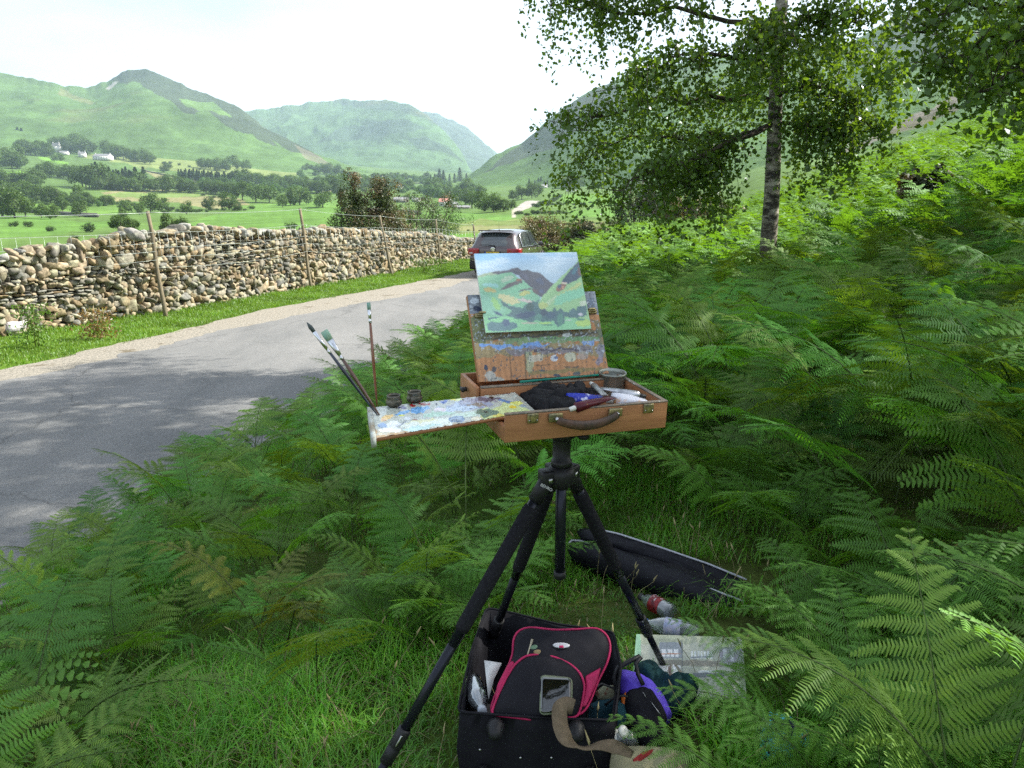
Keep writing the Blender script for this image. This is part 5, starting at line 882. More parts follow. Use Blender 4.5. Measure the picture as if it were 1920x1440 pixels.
M_paint = attr_paint('dried_oil_paint', .6, bump=.12, bscale=120); M_wet = attr_paint('wet_oil_paint', .22, spec=.6, bump=.9, bscale=60, bdist=.002, coat=.3)
mobj('paint_stains', toB(PP+np.array([0, 0, .0012])), grid_faces(nx, ny), M_paint, lidb, cols=cw)
for a, b in (((.012, .235, -.055), None),): m = MB(); m.tube([(.030, LO.y+.012, -.05), (.030, LO.y+.055, .055)], .0045, 4); m.build('lid_strut', M_wood, box)
m = MB(); m.tube([(W_-.03, LO.y+.012, -.05), (W_-.03, LO.y+.055, .055)], .0045, 4); m.build('lid_strut', M_wood, box)
for (qx, qy) in ((903, 591), (1108, 584)):
    p = lidp(qx, qy, .006); m = MB(); m.box((p.x, p.y, .004), (.034, .012, .008), None, .002); m.box((p.x, p.y+.004, .012), (.018, .006, .012), None, .002); m.tube([(p.x-.012, p.y, .010), (p.x+.012, p.y, .012)], .003, 6); V0 = toB(np.concatenate(m.v)); mobj('canvas_clip', V0, [np.array(f) for f in m.f.values()], M_brass, lidb)
# the panel being painted, clipped to the lid
q4 = [lidp(x, y, .014) for x, y in ((889, 476), (1081, 473), (1108.6, 616.5), (910.6, 624))]; TL, TR, BR_, BL_ = [np.array(q_) for q_ in q4]
pan = empty('oil_painting', M=LIDM); tag(pan, 'unfinished landscape oil painting of fells and trees clipped to the lid of the paint box', 'painting')
nx, ny = 240, 180; A_, B_ = np.meshgrid(np.linspace(0, 1, nx), np.linspace(0, 1, ny), indexing='ij'); bil = lambda c: (c[0]*(1-A_)*(1-B_))[..., None] if 0 else None
def bilin(TL, TR, BR, BL, A, B): A = A[..., None]; B = B[..., None]; return TL*(1-A)*(1-B)+TR*A*(1-B)+BR*A*B+BL*(1-A)*B
PP = bilin(TL, TR, BR_, BL_, A_, B_).reshape(-1, 3); CC = bilin(*[np.array(v, float) for v in ((130, 110), (1445, 90), (1640, 1070), (275, 1125))], A_, B_).reshape(-1, 2); cx, cy = CC[:, 0], CC[:, 1]
def skyf(X, Y):
    k = sstep(100, 450, Y+X*.12); a = np.array(C(96, 160, 214)); b = np.array(C(176, 200, 222)); s_ = sstep(-.1, .6, fbm(X/220, Y/70, 0, 4, 9))[..., None]; o = a*(1-k[..., None])+b*k[..., None]; return o*(1-.55*s_)+np.array(C(196, 212, 228))*.55*s_
LGr = C(134, 190, 152); pp_ = [
 (C(128, 188, 150), [(165, 410), (330, 360), (560, 330), (700, 440), (780, 480), (900, 560), (960, 680), (960, 1000), (240, 1130), (150, 700)], 8), (C(138, 205, 150), [(180, 930), (1700, 900), (1700, 1130), (200, 1180)], 10), (C(150, 170, 140), [(165, 400), (330, 350), (500, 340), (430, 385), (300, 395), (170, 425)], 8), (C(186, 206, 178), ell(540, 440, 90, 30, a=-.4), 14), (C(196, 180, 108), ell(320, 580, 75, 30, a=.2), 14), (C(150, 205, 200), ell(330, 520, 110, 22, a=.1), 14), (C(208, 202, 150), ell(560, 700, 140, 50, a=.3), 25), (C(186, 188, 108), ell(760, 620, 70, 28, a=-.2), 14), (C(206, 190, 186), ell(780, 720, 110, 26, a=.2), 20), (C(120, 190, 150), ell(660, 590, 80, 30, a=-.2), 20), (C(140, 196, 168), [(180, 600), (330, 680), (520, 850), (480, 880), (240, 900)], 20), (C(154, 206, 120), ell(400, 760, 40, 90, a=-.5), 14),
 (C(92, 78, 84), [(452, 582), (520, 522), (600, 478), (720, 452), (735, 486), (640, 520), (560, 560), (470, 584)], 8), (C(150, 92, 66), ell(690, 452, 44, 18, a=-.2), 10), (C(96, 84, 98), [(670, 612), (720, 575), (830, 555), (860, 572), (760, 585), (690, 612)], 7),
 (C(68, 60, 84), [(330, 362), (400, 335), (470, 340), (530, 328), (600, 303), (670, 294), (740, 332), (800, 323), (880, 350), (950, 356), (1010, 400), (1080, 470), (1145, 500), (1070, 590), (985, 672), (925, 645), (880, 570), (790, 505), (720, 440), (680, 395), (600, 352), (500, 362), (430, 388), (400, 372)], 6), (C(84, 78, 108), ell(760, 400, 60, 26, a=.6), 14), (C(62, 66, 104), ell(960, 470, 60, 34, a=.7), 16), (C(92, 66, 74), ell(900, 600, 50, 26, a=.7), 12), (C(78, 84, 124), ell(980, 600, 36, 26, a=.5), 12),
 (C(156, 200, 140), [(1142, 502), (1250, 402), (1465, 205), (1520, 400), (1660, 900), (1640, 960), (1000, 900), (930, 790), (985, 672)], 6), (C(46, 62, 96), [(1475, 205), (1390, 290), (1320, 375), (1235, 478), (1330, 505), (1440, 455), (1510, 405)], 6), (C(44, 110, 130), ell(1420, 330, 26, 60, a=.6), 10), (C(112, 62, 58), ell(1480, 350, 26, 50), 12), (C(150, 98, 84), [(1180, 540), (1240, 492), (1310, 508), (1290, 560), (1200, 606), (1172, 590)], 8), (C(74, 80, 110), ell(1215, 535, 26, 30), 8), (C(226, 202, 184), ell(1275, 492, 44, 14, a=.1), 8), (C(206, 150, 120), ell(1262, 550, 18, 22), 6), (C(196, 206, 132), [(1180, 650), (1500, 470), (1520, 510), (1200, 700)], 14), (C(138, 208, 168), [(1150, 680), (1300, 600), (1560, 560), (1570, 640), (1240, 760), (1140, 760)], 18), (C(190, 214, 170), [(980, 800), (1160, 640), (1180, 660), (1020, 830)], 14), (C(186, 200, 120), ell(1000, 780, 60, 50), 14), (C(206, 216, 190), ell(1530, 750, 50, 36, a=-.5), 14),
 (C(66, 104, 112), [(455, 712), (530, 762), (640, 800), (740, 805), (780, 752), (840, 775), (875, 706), (905, 744), (960, 684), (935, 780), (960, 822), (1030, 850), (1070, 880), (1130, 850), (1152, 795), (1180, 850), (1240, 812), (1282, 870), (1330, 868), (1392, 808), (1432, 868), (1460, 788), (1570, 780), (1585, 900), (1420, 935), (1290, 915), (1275, 1010), (1190, 1050), (1130, 970), (1060, 985), (900, 965), (845, 1005), (760, 965), (640, 945), (520, 905), (600, 860), (560, 820), (480, 790)], 11), (C(48, 66, 104), [(640, 900), (760, 860), (880, 850), (900, 900), (800, 940), (660, 935)], 12), (C(50, 66, 92), ell(1010, 870, 46, 46), 12), (C(56, 84, 110), ell(1100, 900, 60, 44), 12), (C(44, 78, 78), ell(830, 800, 50, 50, a=.3), 14), (C(80, 136, 118), ell(1220, 960, 40, 80), 14), (C(72, 110, 118), ell(1390, 870, 46, 50), 12), (C(90, 140, 126), ell(940, 930, 50, 40), 12), (C(56, 84, 120), [(370, 848), (440, 870), (500, 905), (480, 920), (400, 890)], 7), (C(58, 88, 124), [(300, 935), (480, 925), (300, 965)], 6),
 (C(80, 120, 130), [(282, 1020), (340, 985), (470, 1000), (500, 955), (560, 990), (660, 1000), (668, 1060), (570, 1095), (420, 1110), (300, 1100)], 9), (C(58, 84, 122), ell(530, 1000, 50, 44, a=.5), 9), (C(196, 192, 170), ell(830, 1003, 120, 11), 5), (C(180, 218, 108), ell(1030, 1004, 84, 12, a=-.05), 6), (C(182, 216, 104), ell(1530, 1000, 110, 44, a=-.1), 14), (C(76, 136, 110), ell(1500, 955, 60, 16), 8), (C(222, 214, 226), ell(1500, 890, 32, 16), 5), (C(70, 124, 110), ell(1060, 1026, 90, 7), 5), (C(226, 218, 220), ell(1330, 965, 46, 6), 4)]
cc = paint(cx, cy, skyf, pp_, 16, .05, 60, .10)
cg = cc.reshape(nx, ny, 3)
for _ in range(2): cg = (cg*2+np.roll(cg, 1, 0)+np.roll(cg, -1, 0)+np.roll(cg, 1, 1)*.6+np.roll(cg, -1, 1)*.6)/5.2
sw = (3*fbm(cx/40, cy/40, 0, 2, 5)).astype(int); ii = np.clip(np.arange(nx)[:, None]+sw.reshape(nx, ny), 0, nx-1); cg = .6*cg+.4*cg[ii, np.arange(ny)[None, :]]
cc = cg.reshape(-1, 3)*.80+np.array(C(206, 218, 216))*.20; cc = cc*(1+.06*fbm(cx/9+cy/20, cy/5, 0, 2, 8))[:, None]
rel = .0002*fbm(cx/14, cy/9, 0, 3, 3); mobj('painted_surface', PP+np.stack([0*rel, 0*rel, rel+.0012], 1), grid_faces(nx, ny), M_paint, pan, cols=cc)
V = np.concatenate([np.array([TL, TR, BR_, BL_]), np.array([TL, TR, BR_, BL_])-[0, 0, .0045]]); mobj('board', V, np.array([(0, 3, 2, 1), (4, 5, 6, 7), (0, 1, 5, 4), (1, 2, 6, 5), (2, 3, 7, 6), (3, 0, 4, 7)]), M('white_gesso_edge', (.75, .74, .70), rough=.7), pan)
# palette
zp = -.021; pc = [np.array(boxp(x, y, zp)) for x, y in ((697, 765), (966, 737), (1004, 771), (952, 789.5), (706, 822))]
for q_ in pc: q_[2] = zp
pal = empty('paint_palette', M=BOXM); tag(pal, 'wooden palette covered in oil paint, sliding out of the left side of the paint box', 'palette')
far_l, far_r, in_r, near_r, near_l = pc; near_e = near_l+(near_r-near_l)*1.17
nx, ny = 260, 110; A_, B_ = np.meshgrid(np.linspace(0, 1, nx), np.linspace(0, 1, ny), indexing='ij'); PP = bilin(far_l, far_r, in_r, near_l, A_, B_); PP = bilin(far_l, far_r, in_r*1.0, near_l, A_, B_).reshape(-1, 3); Bm = np.array(BOXM); px, py = project(PP @ Bm[:3, :3].T+Bm[:3, 3])
GRY = C(168, 170, 160); palp = [(C(176, 150, 112), [(700, 808), (960, 782), (960, 795), (700, 826)], 3), (C(196, 206, 196), [(700, 768), (966, 738), (960, 786), (706, 818)], 5, .6), (C(160, 168, 190), ell(882, 760, 48, 9, a=-.08), 5), (C(186, 204, 222), ell(858, 766, 44, 6, a=-.08), 5), (C(156, 152, 166), ell(900, 752, 34, 5), 5), (C(176, 212, 190), ell(822, 777, 30, 4, a=-.1), 4), (C(204, 226, 208), ell(885, 776, 40, 5, a=-.1), 4), (C(205, 216, 150), [(905, 768), (955, 755), (1000, 770), (950, 788), (900, 785)], 5), (C(112, 172, 222), ell(788, 769, 19, 5.5, a=-.15), 3), (C(126, 178, 224), ell(757, 774.5, 15, 3.5, a=-.1), 3), (C(236, 244, 230), ell(800, 795, 50, 9.5, a=-.12), 4), (C(232, 232, 186), ell(790, 790, 30, 3, a=-.1), 4), (C(196, 228, 222), ell(790, 803, 40, 4, a=-.1), 4), (C(242, 246, 246), ell(738, 796, 18, 5), 3), (C(240, 246, 246), ell(732, 807, 22, 6, a=-.1), 3), (C(136, 166, 204), ell(717, 799, 8, 5), 3), (C(140, 150, 160), [(742, 802), (752, 796), (760, 790), (762, 792), (750, 800)], 1),
 (C(128, 154, 184), ell(857, 787, 16, 6.5), 2), (C(104, 126, 152), ell(857, 789, 11, 4), 2), (C(150, 174, 196), ell(858, 784, 8, 3), 2), (C(226, 196, 132), ell(726, 783, 12, 4, a=-.4), 3), (C(216, 160, 110), ell(720, 788, 6, 2), 2), (C(212, 218, 70), ell(753, 780, 6, 1.7), 1), (C(232, 220, 226), ell(825, 768, 11, 3), 2), (C(214, 222, 226), ell(765, 786, 7, 4), 2), (C(150, 96, 80), ell(778, 788, 5, 1.6), 1), (C(152, 28, 40), ell(797, 758, 11, 3), 3), (C(168, 40, 44), ell(772, 762, 8, 3), 3), (C(52, 42, 112), ell(755, 766, 9, 2.6), 2), (C(190, 200, 190), ell(762, 758, 8, 3), 3), (C(72, 106, 178), ell(834, 753.5, 8, 2.4, a=-.4), 3), (C(30, 50, 84), ell(818, 759, 2, 2.5), 1), (C(224, 218, 52), ell(851, 749, 6, 2.6), 2), (C(214, 226, 150), ell(862, 750, 8, 1.5), 2), (C(222, 142, 50), ell(872.5, 744, 5, 2), 1.5), (C(26, 34, 46), ell(869, 750.5, 2, 2), 1), (C(238, 232, 204), ell(894, 785.5, 10, 2.8), 2), (C(104, 98, 114), ell(918, 747, 24, 5, a=-.05), 5), (C(150, 140, 130), ell(895, 762, 20, 3), 5), (C(26, 26, 32), ell(921, 745, 5, 2), 3), (C(96, 132, 180), ell(948, 752, 15, 3), 3), (C(84, 92, 124), ell(948, 738.5, 10, 1.6), 2), (C(218, 220, 118), ell(969, 757, 12, 3.4), 2), (C(150, 165, 175), ell(980, 762, 8, 2.5), 2), (C(228, 202, 56), ell(961, 764, 8, 2.8), 2), (C(104, 132, 114), ell(914, 775, 22, 8), 4), (C(28, 34, 34), ell(910, 772, 4.5, 2), 3), (C(60, 60, 100), ell(882, 767.5, 5, 1), 2), (C(216, 206, 96), ell(938, 781, 14, 2.5), 3)]
cc = paint(px, py, GRY, palp, 2.2, .09, 90, .06); hgt = .0016*sstep(-.2, .9, fbm(px/5, py/2.5, 0, 3, 70))*(cc.max(1) > .25)
mobj('paint_layer', PP+np.stack([0*hgt, 0*hgt, hgt+.0008], 1), grid_faces(nx, ny)[:, ::-1], M_wet, pal, cols=cc, smooth=True)
q5 = np.array([far_l, far_r, in_r, near_l]); V = np.concatenate([q5, q5-[0, 0, .007]]); mobj('board', V, np.array([(0, 3, 2, 1), (4, 5, 6, 7), (0, 1, 5, 4), (1, 2, 6, 5), (2, 3, 7, 6), (3, 0, 4, 7)]), M_wood, pal)
ex = (far_l-far_r); ex /= np.linalg.norm(ex); a_, b_ = far_l+ex*.0005, near_l+ex*.0005; V = np.array([a_+[0, 0, .003], b_+[0, 0, .003], b_+ex*.010+[0, 0, .003], a_+ex*.010+[0, 0, .003]]); V = np.concatenate([V, V-[0, 0, .022]]); mobj('end_strip', V, np.array([(0, 1, 2, 3), (7, 6, 5, 4), (0, 4, 5, 1), (1, 5, 6, 2), (2, 6, 7, 3), (3, 7, 4, 0)]), M('pale_painted_strip', C(186, 196, 192), C(150, 140, 120), scale=30, rough=.6), pal)
# dippers
M_pew = M('oily_pewter', (.16, .15, .12), (.07, .065, .05), scale=40, rough=.3, metal=.7, bump=.5)
def on_box(px, py, z): p = boxp(px, py, z); return BOXM @ Vector((p.x, p.y, z))
for (px_, py_, lab) in ((739, 762, 'small metal oil dipper on the palette, the one nearer the brushes'), (777.5, 754.5, 'small metal oil dipper on the palette beside the red paint')):
    p = on_box(px_, py_, zp+.001); d = tag(empty('oil_dipper', M=Matrix.Translation(p) @ _R(0, .07, 0)), lab, 'dipper'); m = MB(); m.lathe([(0, 0), (.010, 0), (.0165, .004), (.0185, .010), (.017, .016), (.0145, .020), (.0155, .0215), (.0155, .027), (.0145, .0275), (.0135, .022), (.0135, .012), (0, .011)], 28); m.build('cup', M_pew, d, smooth=True); m = MB(); m.lathe([(0, .016), (.0134, .016)], 20); m.build('oil', M('dark_oil', (.05, .03, .015), rough=.05, bump=0), d)
# brushes
def brush(base, tip, lab, hcol, L1, flat, fer, bcol, r=.0034, w=.0055, bl=.10, fl=.17):
    B = np.array(base, float); T = np.array(tip, float); D = T-B; ln = np.linalg.norm(D); r_ = tag(empty('paint_brush', B), lab, 'brush'); P = lambda k: D*k; m = MB(); ks = [0, .15, .45, 1-bl-fl]
    m.tube([P(k) for k in ks], [r*.45, r*.8, r*1.15, r*.85], 8); m.build('handle', M('brush_handle', hcol[0], hcol[1], scale=50, rough=.28, coat=.5, bump=.1), r_, smooth=True); m = MB(); a, b = 1-bl-fl, 1-bl; dn = D/ln; side = np.array([1, 0, .1]); side -= dn*side.dot(dn); side /= np.linalg.norm(side); oth = np.cross(dn, side)
    def loft(m, secs):
        V = []; n = 12
        for k, rx, ry in secs: V += [P(k)+side*rx*math.cos(t)+oth*ry*math.sin(t) for t in np.arange(n)/n*2*PI]
        m.add(np.array(V), [(i*n+q_, i*n+(q_+1) % n, (i+1)*n+(q_+1) % n, (i+1)*n+q_) for i in range(len(secs)-1) for q_ in range(n)]+[tuple(range(n))[::-1], tuple((len(secs)-1)*n+q_ for q_ in range(n))])
    loft(m, [(a-.003, r*1.0, r*1.0), (a+.02, r*1.12, r*1.12), (a+.022, r, r), (a+.05, r, r), (a+.052, r*1.1, r*1.1), (b, w, w if not flat else r*.6)]); m.build('ferrule', M('ferrule', (.75, .76, .78), rough=.2, metal=1, bump=0), r_, smooth=True)
    m = MB(); loft(m, [(b-.002, w*.95, w*.95 if not flat else r*.6), (b+bl*.5, w*(1.1 if flat else 1.15), r*(.6 if flat else 1.3)), (.999, w*(1.0 if flat else .15), r*.2)]); m.build('bristles', M('bristles', bcol[0], bcol[1], scale=60, rough=.7, stretch=(1, 1, .2)), r_, smooth=True)
b0 = on_box(708, 779, zp+.003); b1 = on_box(707, 762, zp+.001)
brush(b0, at_depth(575, 604, b0.y-.02), 'long black handled round brush leaning far left out of the palette', ((.012, .014, .03), (.03, .04, .06)), 0, False, 0, ((.03, .045, .05), (.08, .1, .1)), w=.0042, bl=.10, fl=.22)
brush((b0.x+.003, b0.y+.004, b0.z), at_depth(607, 620, b0.y+.01), 'flat brush with teal painted bristles and a brown handle, next to the black one', ((.14, .07, .045), (.10, .05, .035)), 0, True, 0, ((.16, .42, .36), (.4, .5, .35)), r=.0040, w=.0080, bl=.11, fl=.22)
brush(b1, at_depth(691, 567, b1.y+.015), 'thin upright brush with a reddish brown handle at the far corner of the palette', ((.16, .05, .03), (.24, .10, .05)), 0, True, 0, ((.12, .3, .26), (.3, .4, .3)), r=.0032, w=.0040, bl=.07, fl=.12)
def thin_on(px, py, z=-.02): return np.array(on_box(px, py, z))
# things lying in the box
M_tin = M('dull_tin', (.36, .38, .34), (.22, .24, .20), scale=30, rough=.42, metal=.75, bump=.2, wear=((.55, .6, .58), 20, .6)); p = on_box(1146, 737, -.045); t = tag(empty('tin_can', M=Matrix.Translation(p) @ _R(.3493, .07, .0)), 'open grey metal tin standing in the back of the paint box', 'tin'); m = MB(); m.lathe([(0, 0), (.0325, 0), (.0345, .003), (.034, .008), (.034, .048), (.0355, .050), (.0365, .054), (.0355, .057), (.0335, .056), (.0325, .048), (.0325, .012), (0, .012)], 40); m.build('can', M_tin, t, smooth=True)
m = MB(); m.lathe([(0, .034), (.0322, .034)], 32); m.build('solvent', M('cloudy_solvent', C(86, 100, 74), rough=.1, bump=0), t)
a, b = on_box(975, 716, .006), on_box(1122, 703, .008); m = MB(); m.tube([a, (a+b)/2, b], .0032, 8); tag(m.build('green_pencil', M('teal_lacquer', C(20, 130, 110), C(16, 100, 86), rough=.3), smooth=True), 'long teal green brush handle lying across the paint box below the lid', 'brush handle')
def ribbonish(): pass
M_cloth = M('black_cotton_rag', (.015, .015, .017), (.008, .008, .009), scale=50, rough=.95, bump=.5, bscale=120); rc = tag(empty('rag', M=BOXM), 'crumpled black rag stuffed in the middle of the paint box', 'rag')
ga, gb = np.meshgrid(np.linspace(0, 1, 90), np.linspace(0, 1, 60), indexing='ij'); c0 = np.array(boxp(972, 724, -.01)); c1 = np.array(boxp(1122, 716, -.01)); c2 = np.array(boxp(1085, 768, -.01)); c3 = np.array(boxp(1005, 760, -.01)); P = bilin(c0, c1, c2, c3, ga, gb); e = np.minimum(np.minimum(ga, 1-ga), np.minimum(gb, 1-gb)); fold = np.abs(fbm(P[..., 0]*26+P[..., 1]*14, P[..., 1]*22-P[..., 0]*8, 0, 3, 12)); P[..., 2] = -.034+.026*sstep(0, .22, e)+.020*fold*sstep(0, .12, e); P[..., 0] += .012*fbm(P[..., 0]*40, P[..., 1]*40, 0, 2, 5); P[..., 1] += .012*fbm(P[..., 0]*40, P[..., 1]*40, 5, 2, 5)
m = MB(); m.sheet(P); r_ = m.build('cloth', M_cloth, rc, smooth=True); sm = r_.modifiers.new('s', 'SOLIDIFY'); sm.thickness = .002
def tube_of_paint(a, b, r, mat, capm, lab, flat=.45, capr=.006, name='paint_tube', crimp=True):
    a = Vector(a); b = Vector(b); d = b-a; L = d.length; q_ = Vector((0, 0, 1)).cross(d).normalized(); up = d.cross(q_).normalized()*(-1 if d.cross(q_).z < 0 else 1); o = tag(empty(name, a), lab, 'paint tube'); V = []; n = 16; secs = [(0, .55, .55), (.04, .95, .95), (.3, 1, .8), (.6, 1.04, .55), (.85, 1.08, .2), (1, 1.08, .05)]
    for k, wx_, wz_ in secs: V += [tuple(d*k+q_*(r*wx_*math.cos(t))+up*(r*wz_*math.sin(t))) for t in np.arange(n)/n*2*PI]
    m = MB(); m.add(np.array(V), [(i*n+s, i*n+(s+1) % n, (i+1)*n+(s+1) % n, (i+1)*n+s) for i in range(len(secs)-1) for s in range(n)]+[tuple(range(n))[::-1], tuple((len(secs)-1)*n+s for s in range(n))]); m.build('tube', mat, o, smooth=True); m = MB(); dn = d.normalized(); m.tube([-dn*.014, -dn*.002, dn*.004], [capr*.85, capr, capr], 10); m.build('cap', capm, o, smooth=True); return o
M_cap = M('white_cap', (.75, .74, .70), (.6, .58, .5), scale=60, rough=.4)
tb = tube_of_paint(on_box(1062, 752, -.010), on_box(1130, 744, -.002), .020, M('blue_tube', C(36, 52, 170), C(28, 40, 140), scale=20, rough=.3, wear=(C(200, 205, 225), 34, .60)), M_cap, 'big dark blue paint tube lying beside the black rag', .5)
tube_of_paint(on_box(1078, 765, .000), on_box(1150, 744, .010), .0125, M('maroon_tube', C(84, 20, 34), C(66, 14, 26), scale=20, rough=.28, wear=(C(150, 110, 50), 60, .64)), M_cap, 'maroon paint tube with faint gold lettering resting on the front rim', .5)
tube_of_paint(on_box(1200, 742, .004), on_box(1126, 727, .016), .011, M('bare_foil_tube', (.55, .56, .58), (.3, .31, .33), scale=60, rough=.32, metal=.85, bump=.8, bscale=60), M('black_cap', (.02, .02, .02), rough=.4), 'squeezed silver paint tube lying in front of the tin', .5)
tube_of_paint(on_box(1148, 752, -.004), on_box(1208, 748, -.002), .021, M('white_orange_tube', C(222, 222, 228), C(206, 206, 216), scale=14, rough=.35, bump=.6, bscale=60, wear=(C(200, 140, 80), 12, .56)), M_cap, 'fat crumpled white paint tube with orange marks at the right end of the box', .5)
tube_of_paint(on_box(1035, 772, -.03), on_box(1090, 770, -.03), .010, M('white_tube', C(215, 212, 205), C(150, 110, 80), scale=40, rough=.4), M('orange_cap', C(180, 100, 50), rough=.4), 'small pale paint tube with an orange cap low behind the handle')
tube_of_paint(on_box(1112, 722, .0), on_box(1135, 742, -.004), .008, M('silver_tube', (.5, .5, .5), rough=.35, metal=.8, bump=.6), M_cap, 'small silver tube with a white cap tucked left of the tin')
# ================================================================ TRIPOD
tp = Vector((.122, 1.815, 0)); GZ = lambda x, y: float(ground_z(x, y)); tri = tag(empty('tripod', (tp.x, tp.y, GZ(tp.x, tp.y))), 'black camera tripod with foam leg grips holding up the paint box', 'tripod'); Tz = GZ(tp.x, tp.y)
def lc(x, y, z): return (x-tp.x, y-tp.y, z-Tz)
zb = (BOXM @ Vector((.2, .17, -H_))).z; zcol = EYE+float(t_of(1080))*tp.y; zs = EYE+float(t_of(893))*tp.y
m = MB(); m.tube([lc(tp.x, tp.y, zcol), lc(tp.x, tp.y, zs+.03)], .0135, 16); cc_ = m.build('centre_column', M_bmetal, tri, smooth=True); m = MB(); m.tube([lc(tp.x, tp.y, zcol-.004), lc(tp.x, tp.y, zcol+.014)], .0155, 16); m.build('end_cap', M_black, cc_)
m = MB(); m.lathe([(0, zb-Tz-.002), (.034, zb-Tz-.002), (.034, zb-Tz-.012), (.030, zb-Tz-.016), (.030, zb-Tz-.040), (.033, zb-Tz-.043), (.033, zb-Tz-.056), (.025, zb-Tz-.062), (.022, zb-Tz-.066), (.022, zs-Tz+.045), (.026, zs-Tz+.043), (.026, zs-Tz+.028), (0, zs-Tz+.028)], 28); hd = m.build('head', M_black, tri, smooth=False); m = MB(); z_ = zb-Tz-.045; m.tube([(.028, -.01, z_), (.045, -.02, z_-.004)], .007, 8); m.blob((.052, -.024, z_-.006), (.014, .008, .008), amp=.1); m.build('locking_knob', M_black, hd, smooth=True); m = MB(); m.tube([(0, -.03, z_+.004), (0, -.036, z_+.004)], .006, 10); m.build('screw', M_steel, hd)
m = MB(); m.lathe([(0, zs-Tz+.028), (.030, zs-Tz+.026), (.036, zs-Tz+.010), (.034, zs-Tz-.012), (.018, zs-Tz-.03), (0, zs-Tz-.03)], 18); sh = m.build('shoulder', M_black, tri)
feet = [(-.445, 1.60), (.52, 2.30), (-.115, 2.36)]
for fi, (fx, fy) in enumerate(feet):
    F_ = np.array(lc(fx, fy, GZ(fx, fy)+.0)); dh = np.array([fx-tp.x, fy-tp.y, 0]); dh /= np.linalg.norm(dh); S_ = np.array(lc(tp.x, tp.y, zs))+dh*.036; q_ = lambda k: S_+(F_-S_)*k; leg = MB(); leg.tube([q_(0), q_(.44)], .0138, 14); lo = leg.build('leg', M_bmetal, tri, smooth=True)
    m = MB(); m.tube([q_(.075), q_(.085), q_(.39), q_(.40)], [.017, .019, .0185, .017], 16); m.build('foam_grip', M_foam, lo, smooth=True); m = MB(); m.tube([q_(.40), q_(.695)], .0128, 14); m.build('lower_tube', M_bmetal, lo, smooth=True); m = MB(); m.tube([q_(.66), q_(.665), q_(.705), q_(.708), q_(.712), q_(.75)], [.0155, .0175, .0175, .0150, .0172, .0165], 14); s_ = m.build('leg_lock', M_black, lo, smooth=False)
    m = MB(); m.box(q_(.685)+np.array([0, -.0175, .004]), (.006, .004, .03), rot_to(F_-S_), .001); m.build('lock_lever', M_steel, s_); m = MB(); m.tube([q_(.70), q_(.985)], .0105, 12); m.build('thin_tube', M_bmetal, lo, smooth=True); m = MB(); m.tube([q_(.975), q_(1.0)], [.012, .0145], 12); m.build('rubber_foot', M_black, lo)
    m = MB(); m.box(S_+dh*.004+np.array([0, 0, .004]), (.034, .040, .036), Matrix.Rotation(math.atan2(dh[1], dh[0]), 3, 'Z'), .006); m.tube([q_(-.01), q_(.06)], [.019, .0185], 12); hg = m.build('leg_hinge', M_black, lo); m = MB(); pr = np.array([-dh[1], dh[0], 0]); m.tube([S_+pr*.019, S_+pr*.0225], .007, 12); m.tube([S_-pr*.019, S_-pr*.0225], .007, 12); m.build('hinge_bolt', M_steel, hg)
    if fi == 0:
        ax = Vector(F_-S_).normalized(); xx = Vector((1, .25, 0)); yy = -ax; n_ = xx.cross(yy).normalized(); xx = yy.cross(n_).normalized(); o_ = Vector(S_)+ax*.020+n_*.0225; text_mesh('BENRO', 'lettering', M('white_print', (.75, .75, .75), rough=.5, bump=0), hg, Matrix(((xx.x, yy.x, n_.x, o_.x), (xx.y, yy.y, n_.y, o_.y), (xx.z, yy.z, n_.z, o_.z), (0, 0, 0, 1))) , .0105, .0003)
# ================================================================ BAGS AND THINGS ON THE GRASS
def plane3(p0, n): return (Vector(p0), Vector(n).normalized())
def pillow(outline, plane, bulge, depth=.01, rings=9, seed=0, wr=.004, n=72, sub=None):
    """cushion over an outline: real thickness above and below its plane"""
    P = np.array([to_plane(x, y, *plane) for x, y in outline]); q_ = np.concatenate([P, P[:1]]); s = np.concatenate([[0], np.cumsum(np.linalg.norm(np.diff(q_, axis=0), axis=1))]); tt = np.arange(n)/n*s[-1]; O = np.stack([np.interp(tt, s, q_[:, j]) for j in range(3)], 1)
    for _ in range(2): O = (np.roll(O, 1, 0)+2*O+np.roll(O, -1, 0))/4
    c = O.mean(0); nn = np.array(plane[1]); V = []; F = []
    for i, k in enumerate(np.linspace(1, 0.0, rings)):
        h = bulge*(1-k**2.6)**.6; X = c+(O-c)*k+nn*h; X = X+nn*(wr*fbm(X[:, 0]*22+seed, X[:, 1]*22, X[:, 2]*9, 3, seed))[:, None]*(0 if k == 1 else 1); V.append(X)
    V.append(c+(O-c)*.97-nn*depth); V.append(c+(O-c)*.5-nn*depth); idx = list(range(rings))
    seq = [(i, i+1) for i in range(rings-1)]+[(rings, 0), (rings+1, rings)]
    for a, b in seq:
        for k in range(n): F.append((a*n+k, a*n+(k+1) % n, b*n+(k+1) % n, b*n+k))
    return np.concatenate(V), F, O
def soft(name, outline, plane, bulge, mat, parent=None, depth=.01, seed=0, wr=.004, **k):
    V, F, O = pillow(outline, plane, bulge, depth, seed=seed, wr=wr, **k); off = np.array(parent.matrix_world.translation) if parent is not None and parent.type == 'EMPTY' else 0
    if parent is not None and parent.type != 'EMPTY': off = np.array(parent.parent.matrix_world.translation)
    return mobj(name, V-off, [np.array(F)], mat, parent, smooth=True), O, off
def pipe(name, pts, r, mat, parent, off, closed=True):
    P = np.array(pts)-off; P = np.concatenate([P, P[:2]]) if closed else P; m = MB(); m.tube(P, r, 6, cap=not closed); return m.build(name, mat, parent, smooth=True)
bpy.context.view_layer.update()
